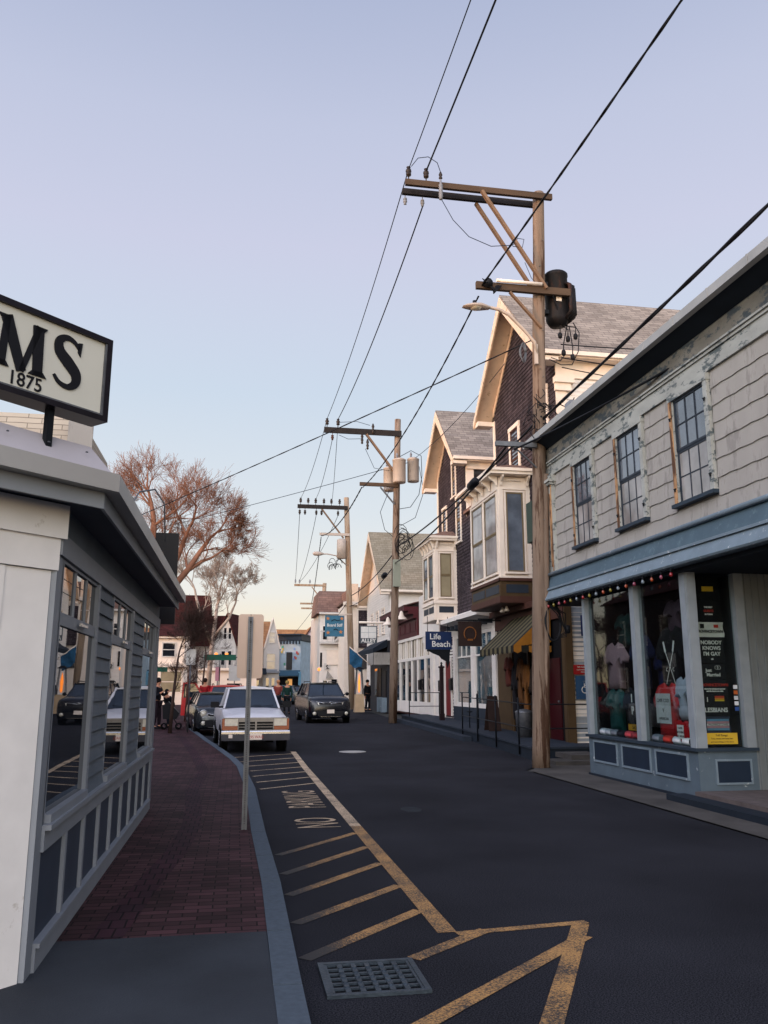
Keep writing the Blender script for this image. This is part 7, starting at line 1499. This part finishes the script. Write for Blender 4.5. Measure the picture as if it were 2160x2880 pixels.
# ================================================================ PEOPLE
def skinned(name, m, verts, edges, radii, parent, sub=2, rootv=0):
    me = bpy.data.meshes.new(name); me.from_pydata(verts, edges, []); o = bpy.data.objects.new(name, me); COL.objects.link(o)
    sk = o.modifiers.new('skin', 'SKIN'); sb = o.modifiers.new('sub', 'SUBSURF'); sb.levels = sb.render_levels = sub
    for i, r_ in enumerate(radii): me.skin_vertices[0].data[i].radius = (r_ if isinstance(r_, tuple) else (r_, r_)); me.skin_vertices[0].data[i].use_root = (i == rootv)
    dg = bpy.context.evaluated_depsgraph_get(); m2 = bpy.data.meshes.new_from_object(o.evaluated_get(dg)); bpy.data.objects.remove(o)
    for p in m2.polygons: p.use_smooth = True
    m2.materials.clear(); m2.materials.append(m); n = bpy.data.objects.new(name, m2); COL.objects.link(n); n.parent = parent; return n
def person(x, y, face, h, top, trousers, hair, label, stride=.12, arm_l=(.22, .0, .82), arm_r=(-.22, -.0, .82), el_l=(.26, .03, 1.08), el_r=(-.26, .03, 1.08), zg=.13, bend=0):
    t = thing('person', (0, 0, 0), label, 'person'); s_ = stride
    V = [(0, 0, .95), (0, 0, 1.08), (0, -.0 - bend * .3, 1.25), (0, -bend, 1.42), (0, -bend * 1.1, 1.50), (0, -.01 - bend * 1.2, 1.60), (0, -.015 - bend * 1.3, 1.70),
         (.17, -bend, 1.41), el_l, arm_l, (-.17, -bend, 1.41), el_r, arm_r,
         (.09, 0, .90), (.10, -s_ * .6 - .02, .50), (.10, -s_, .10), (.10, -s_ - .13, .04), (-.09, 0, .90), (-.10, s_ * .3 - .03, .50), (-.10, s_, .10), (-.10, s_ - .13, .04)]
    E_ = [(0, 1), (1, 2), (2, 3), (3, 4), (4, 5), (5, 6), (3, 7), (7, 8), (8, 9), (3, 10), (10, 11), (11, 12), (0, 13), (13, 14), (14, 15), (15, 16), (0, 17), (17, 18), (18, 19), (19, 20)]
    Rr = [(.13, .10), (.12, .09), (.14, .10), (.13, .09), .05, (.075, .09), (.07, .085), .055, .042, .033, .055, .042, .033, .085, .055, .04, .035, .085, .055, .04, .035]
    # hands: palm + five fingers each
    Vh, Eh, Rh = list(V), list(E_), list(Rr)
    for wi, s in ((9, 1), (12, -1)):
        w0 = Vector(V[wi]); dn = (w0 - Vector(V[wi - 1])).normalized(); Vh.append(tuple(w0 + dn * .07)); Eh.append((wi, len(Vh) - 1)); Rh.append((.030, .016)); pi = len(Vh) - 1
        sd_ = Vector((0, 1, 0))
        for k_ in range(4): q = w0 + dn * (.14 - abs(k_ - 1.3) * .012) + sd_ * (k_ - 1.5) * .02; Vh.append(tuple(q)); Eh.append((pi, len(Vh) - 1)); Rh.append(.008)
        q = w0 + dn * .06 - sd_ * .05; Vh.append(tuple(q)); Eh.append((wi, len(Vh) - 1)); Rh.append(.009)
    skinned('body', M['skin'], Vh, Eh, Rh, t)
    c = [0, 1, 2, 3, 7, 8, 9, 10, 11, 12]; ix = {v: i for i, v in enumerate(c)}
    vv = [Vector(V[i]) for i in c]; vv[6] = vv[5] + (vv[6] - vv[5]) * .92; vv[9] = vv[8] + (vv[9] - vv[8]) * .92
    skinned('jacket', fab(top), [tuple(v) for v in vv], [(ix[a], ix[b_]) for a, b_ in E_ if a in ix and b_ in ix], [(.17, .135), (.165, .13), (.185, .135), (.15, .11), .078, .062, .05, .078, .062, .05], t)
    c = [0, 13, 14, 15, 17, 18, 19]; ix = {v: i for i, v in enumerate(c)}
    skinned('trousers', fab(trousers), [V[i] for i in c], [(ix[a], ix[b_]) for a, b_ in E_ if a in ix and b_ in ix], [(.15, .12), .105, .075, .06, .105, .075, .06], t)
    for s, yy in ((.10, -s_), (-.10, s_)): MB().hexa([(s - .045, yy - .2, 0), (s + .045, yy - .2, 0), (s + .045, yy + .07, 0), (s - .045, yy + .07, 0), (s - .035, yy - .17, .06), (s + .035, yy - .17, .06), (s + .04, yy + .06, .11), (s - .04, yy + .06, .11)]).build('shoe', M['black'], t)
    hy = -.015 - bend * 1.3
    hb2 = MB(); vs = []; n = 10
    hb2.lathe((0, hy + .02, 1.62), [(.06, -.02), (.098, .02), (.105, .07), (.09, .13), (.05, .165), (0, .175)], 12); hb2.build('hair', fab(hair), t)
    f = MB()
    for s in (-1, 1): f.lathe((s * .033, hy - .088, 1.655), [(0, -.008), (.009, -.004), (.010, .004)], 6, axis='y')
    f.build('eyes', M['black'], t); MB().prism([(-.012, hy - .085, 1.615), (.012, hy - .085, 1.615), (0, hy - .085, 1.66)], (0, -.02, 0)).build('nose', M['skin'], t)
    t.location = (x, y, prof(y) + zg); t.rotation_euler = (0, 0, face); k_ = h / 1.78; t.scale = (k_, k_, k_); return t
person(-2.72, 31.0, R(70), 1.76, '#15161d', '#241a22', '#1c1614', 'person in a dark jacket standing at the corner shop edge, holding something up', .06, (.30, -.28, 1.30), (-.22, -.22, 1.25), (.30, -.08, 1.15), (-.28, -.06, 1.12))
person(-2.35, 31.8, R(-40), 1.35, '#17181e', '#1a1d28', '#15110f', 'smaller person in black crouching forward beside the standing person', .1, bend=.18)
person(2.3, 47, R(170), 1.82, '#7d3a32', '#1d1f28', '#b07d5c', 'person with light hair in a reddish top, walking beyond the white pickup', .16, zg=0)
person(2.75, 46.2, R(185), 1.78, '#16322c', '#15161a', '#8f7a4a', 'person in a dark green jacket walking right of the red topped person', .18, zg=0)
person(7.35, 47.4, R(40), 1.74, '#101014', '#14141a', '#120e0d', 'person in black standing in the dark shop doorway behind the patio heater', .05, zg=.1)
person(-1.35, 38.2, R(160), 1.75, '#8e1a20', '#1a1b22', '#2a1d18', 'person in a red jacket behind the open red car door', .05)
stl = thing('pushchair', (-2.2, 30.6, prof(30.6) + .13), 'dark pushchair on the brick pavement next to the standing person', 'pushchair')
z_ = prof(30.6) + .13
MB().prism([(-2.45, 30.5, z_ + .35), (-2.0, 30.5, z_ + .35), (-1.92, 30.5, z_ + .55), (-2.3, 30.5, z_ + .95), (-2.5, 30.5, z_ + .8)], (0, .4, 0)).build('seat', M['black'], stl)
b = MB(); b.beam((-2.5, 30.7, z_ + 1.0), (-1.95, 30.7, z_ + .12), .03, .03); b.beam((-2.05, 30.7, z_ + .5), (-2.4, 30.7, z_ + .12), .03, .03); b.build('frame', M['iron'], stl)
for x in (-2.42, -1.93): MB().lathe((x, 30.7, z_ + .11), [(.07, -.2), (.11, -.2), (.11, .2), (.07, .2)], 14, axis='y').build('wheel', M['tyre'], stl)
tag(MB().tube([(-1.75, 33.2, prof(33) + .13), (-1.75, 33.2, prof(33) + .3), (-1.74, 33.2, prof(33) + .42), (-1.75, 33.2, prof(33) + .5)], [.06, .08, .05, .0], 10).build('white_bag', M['cream']), 'small white bag standing on the brick pavement by a tree trunk', 'bag')
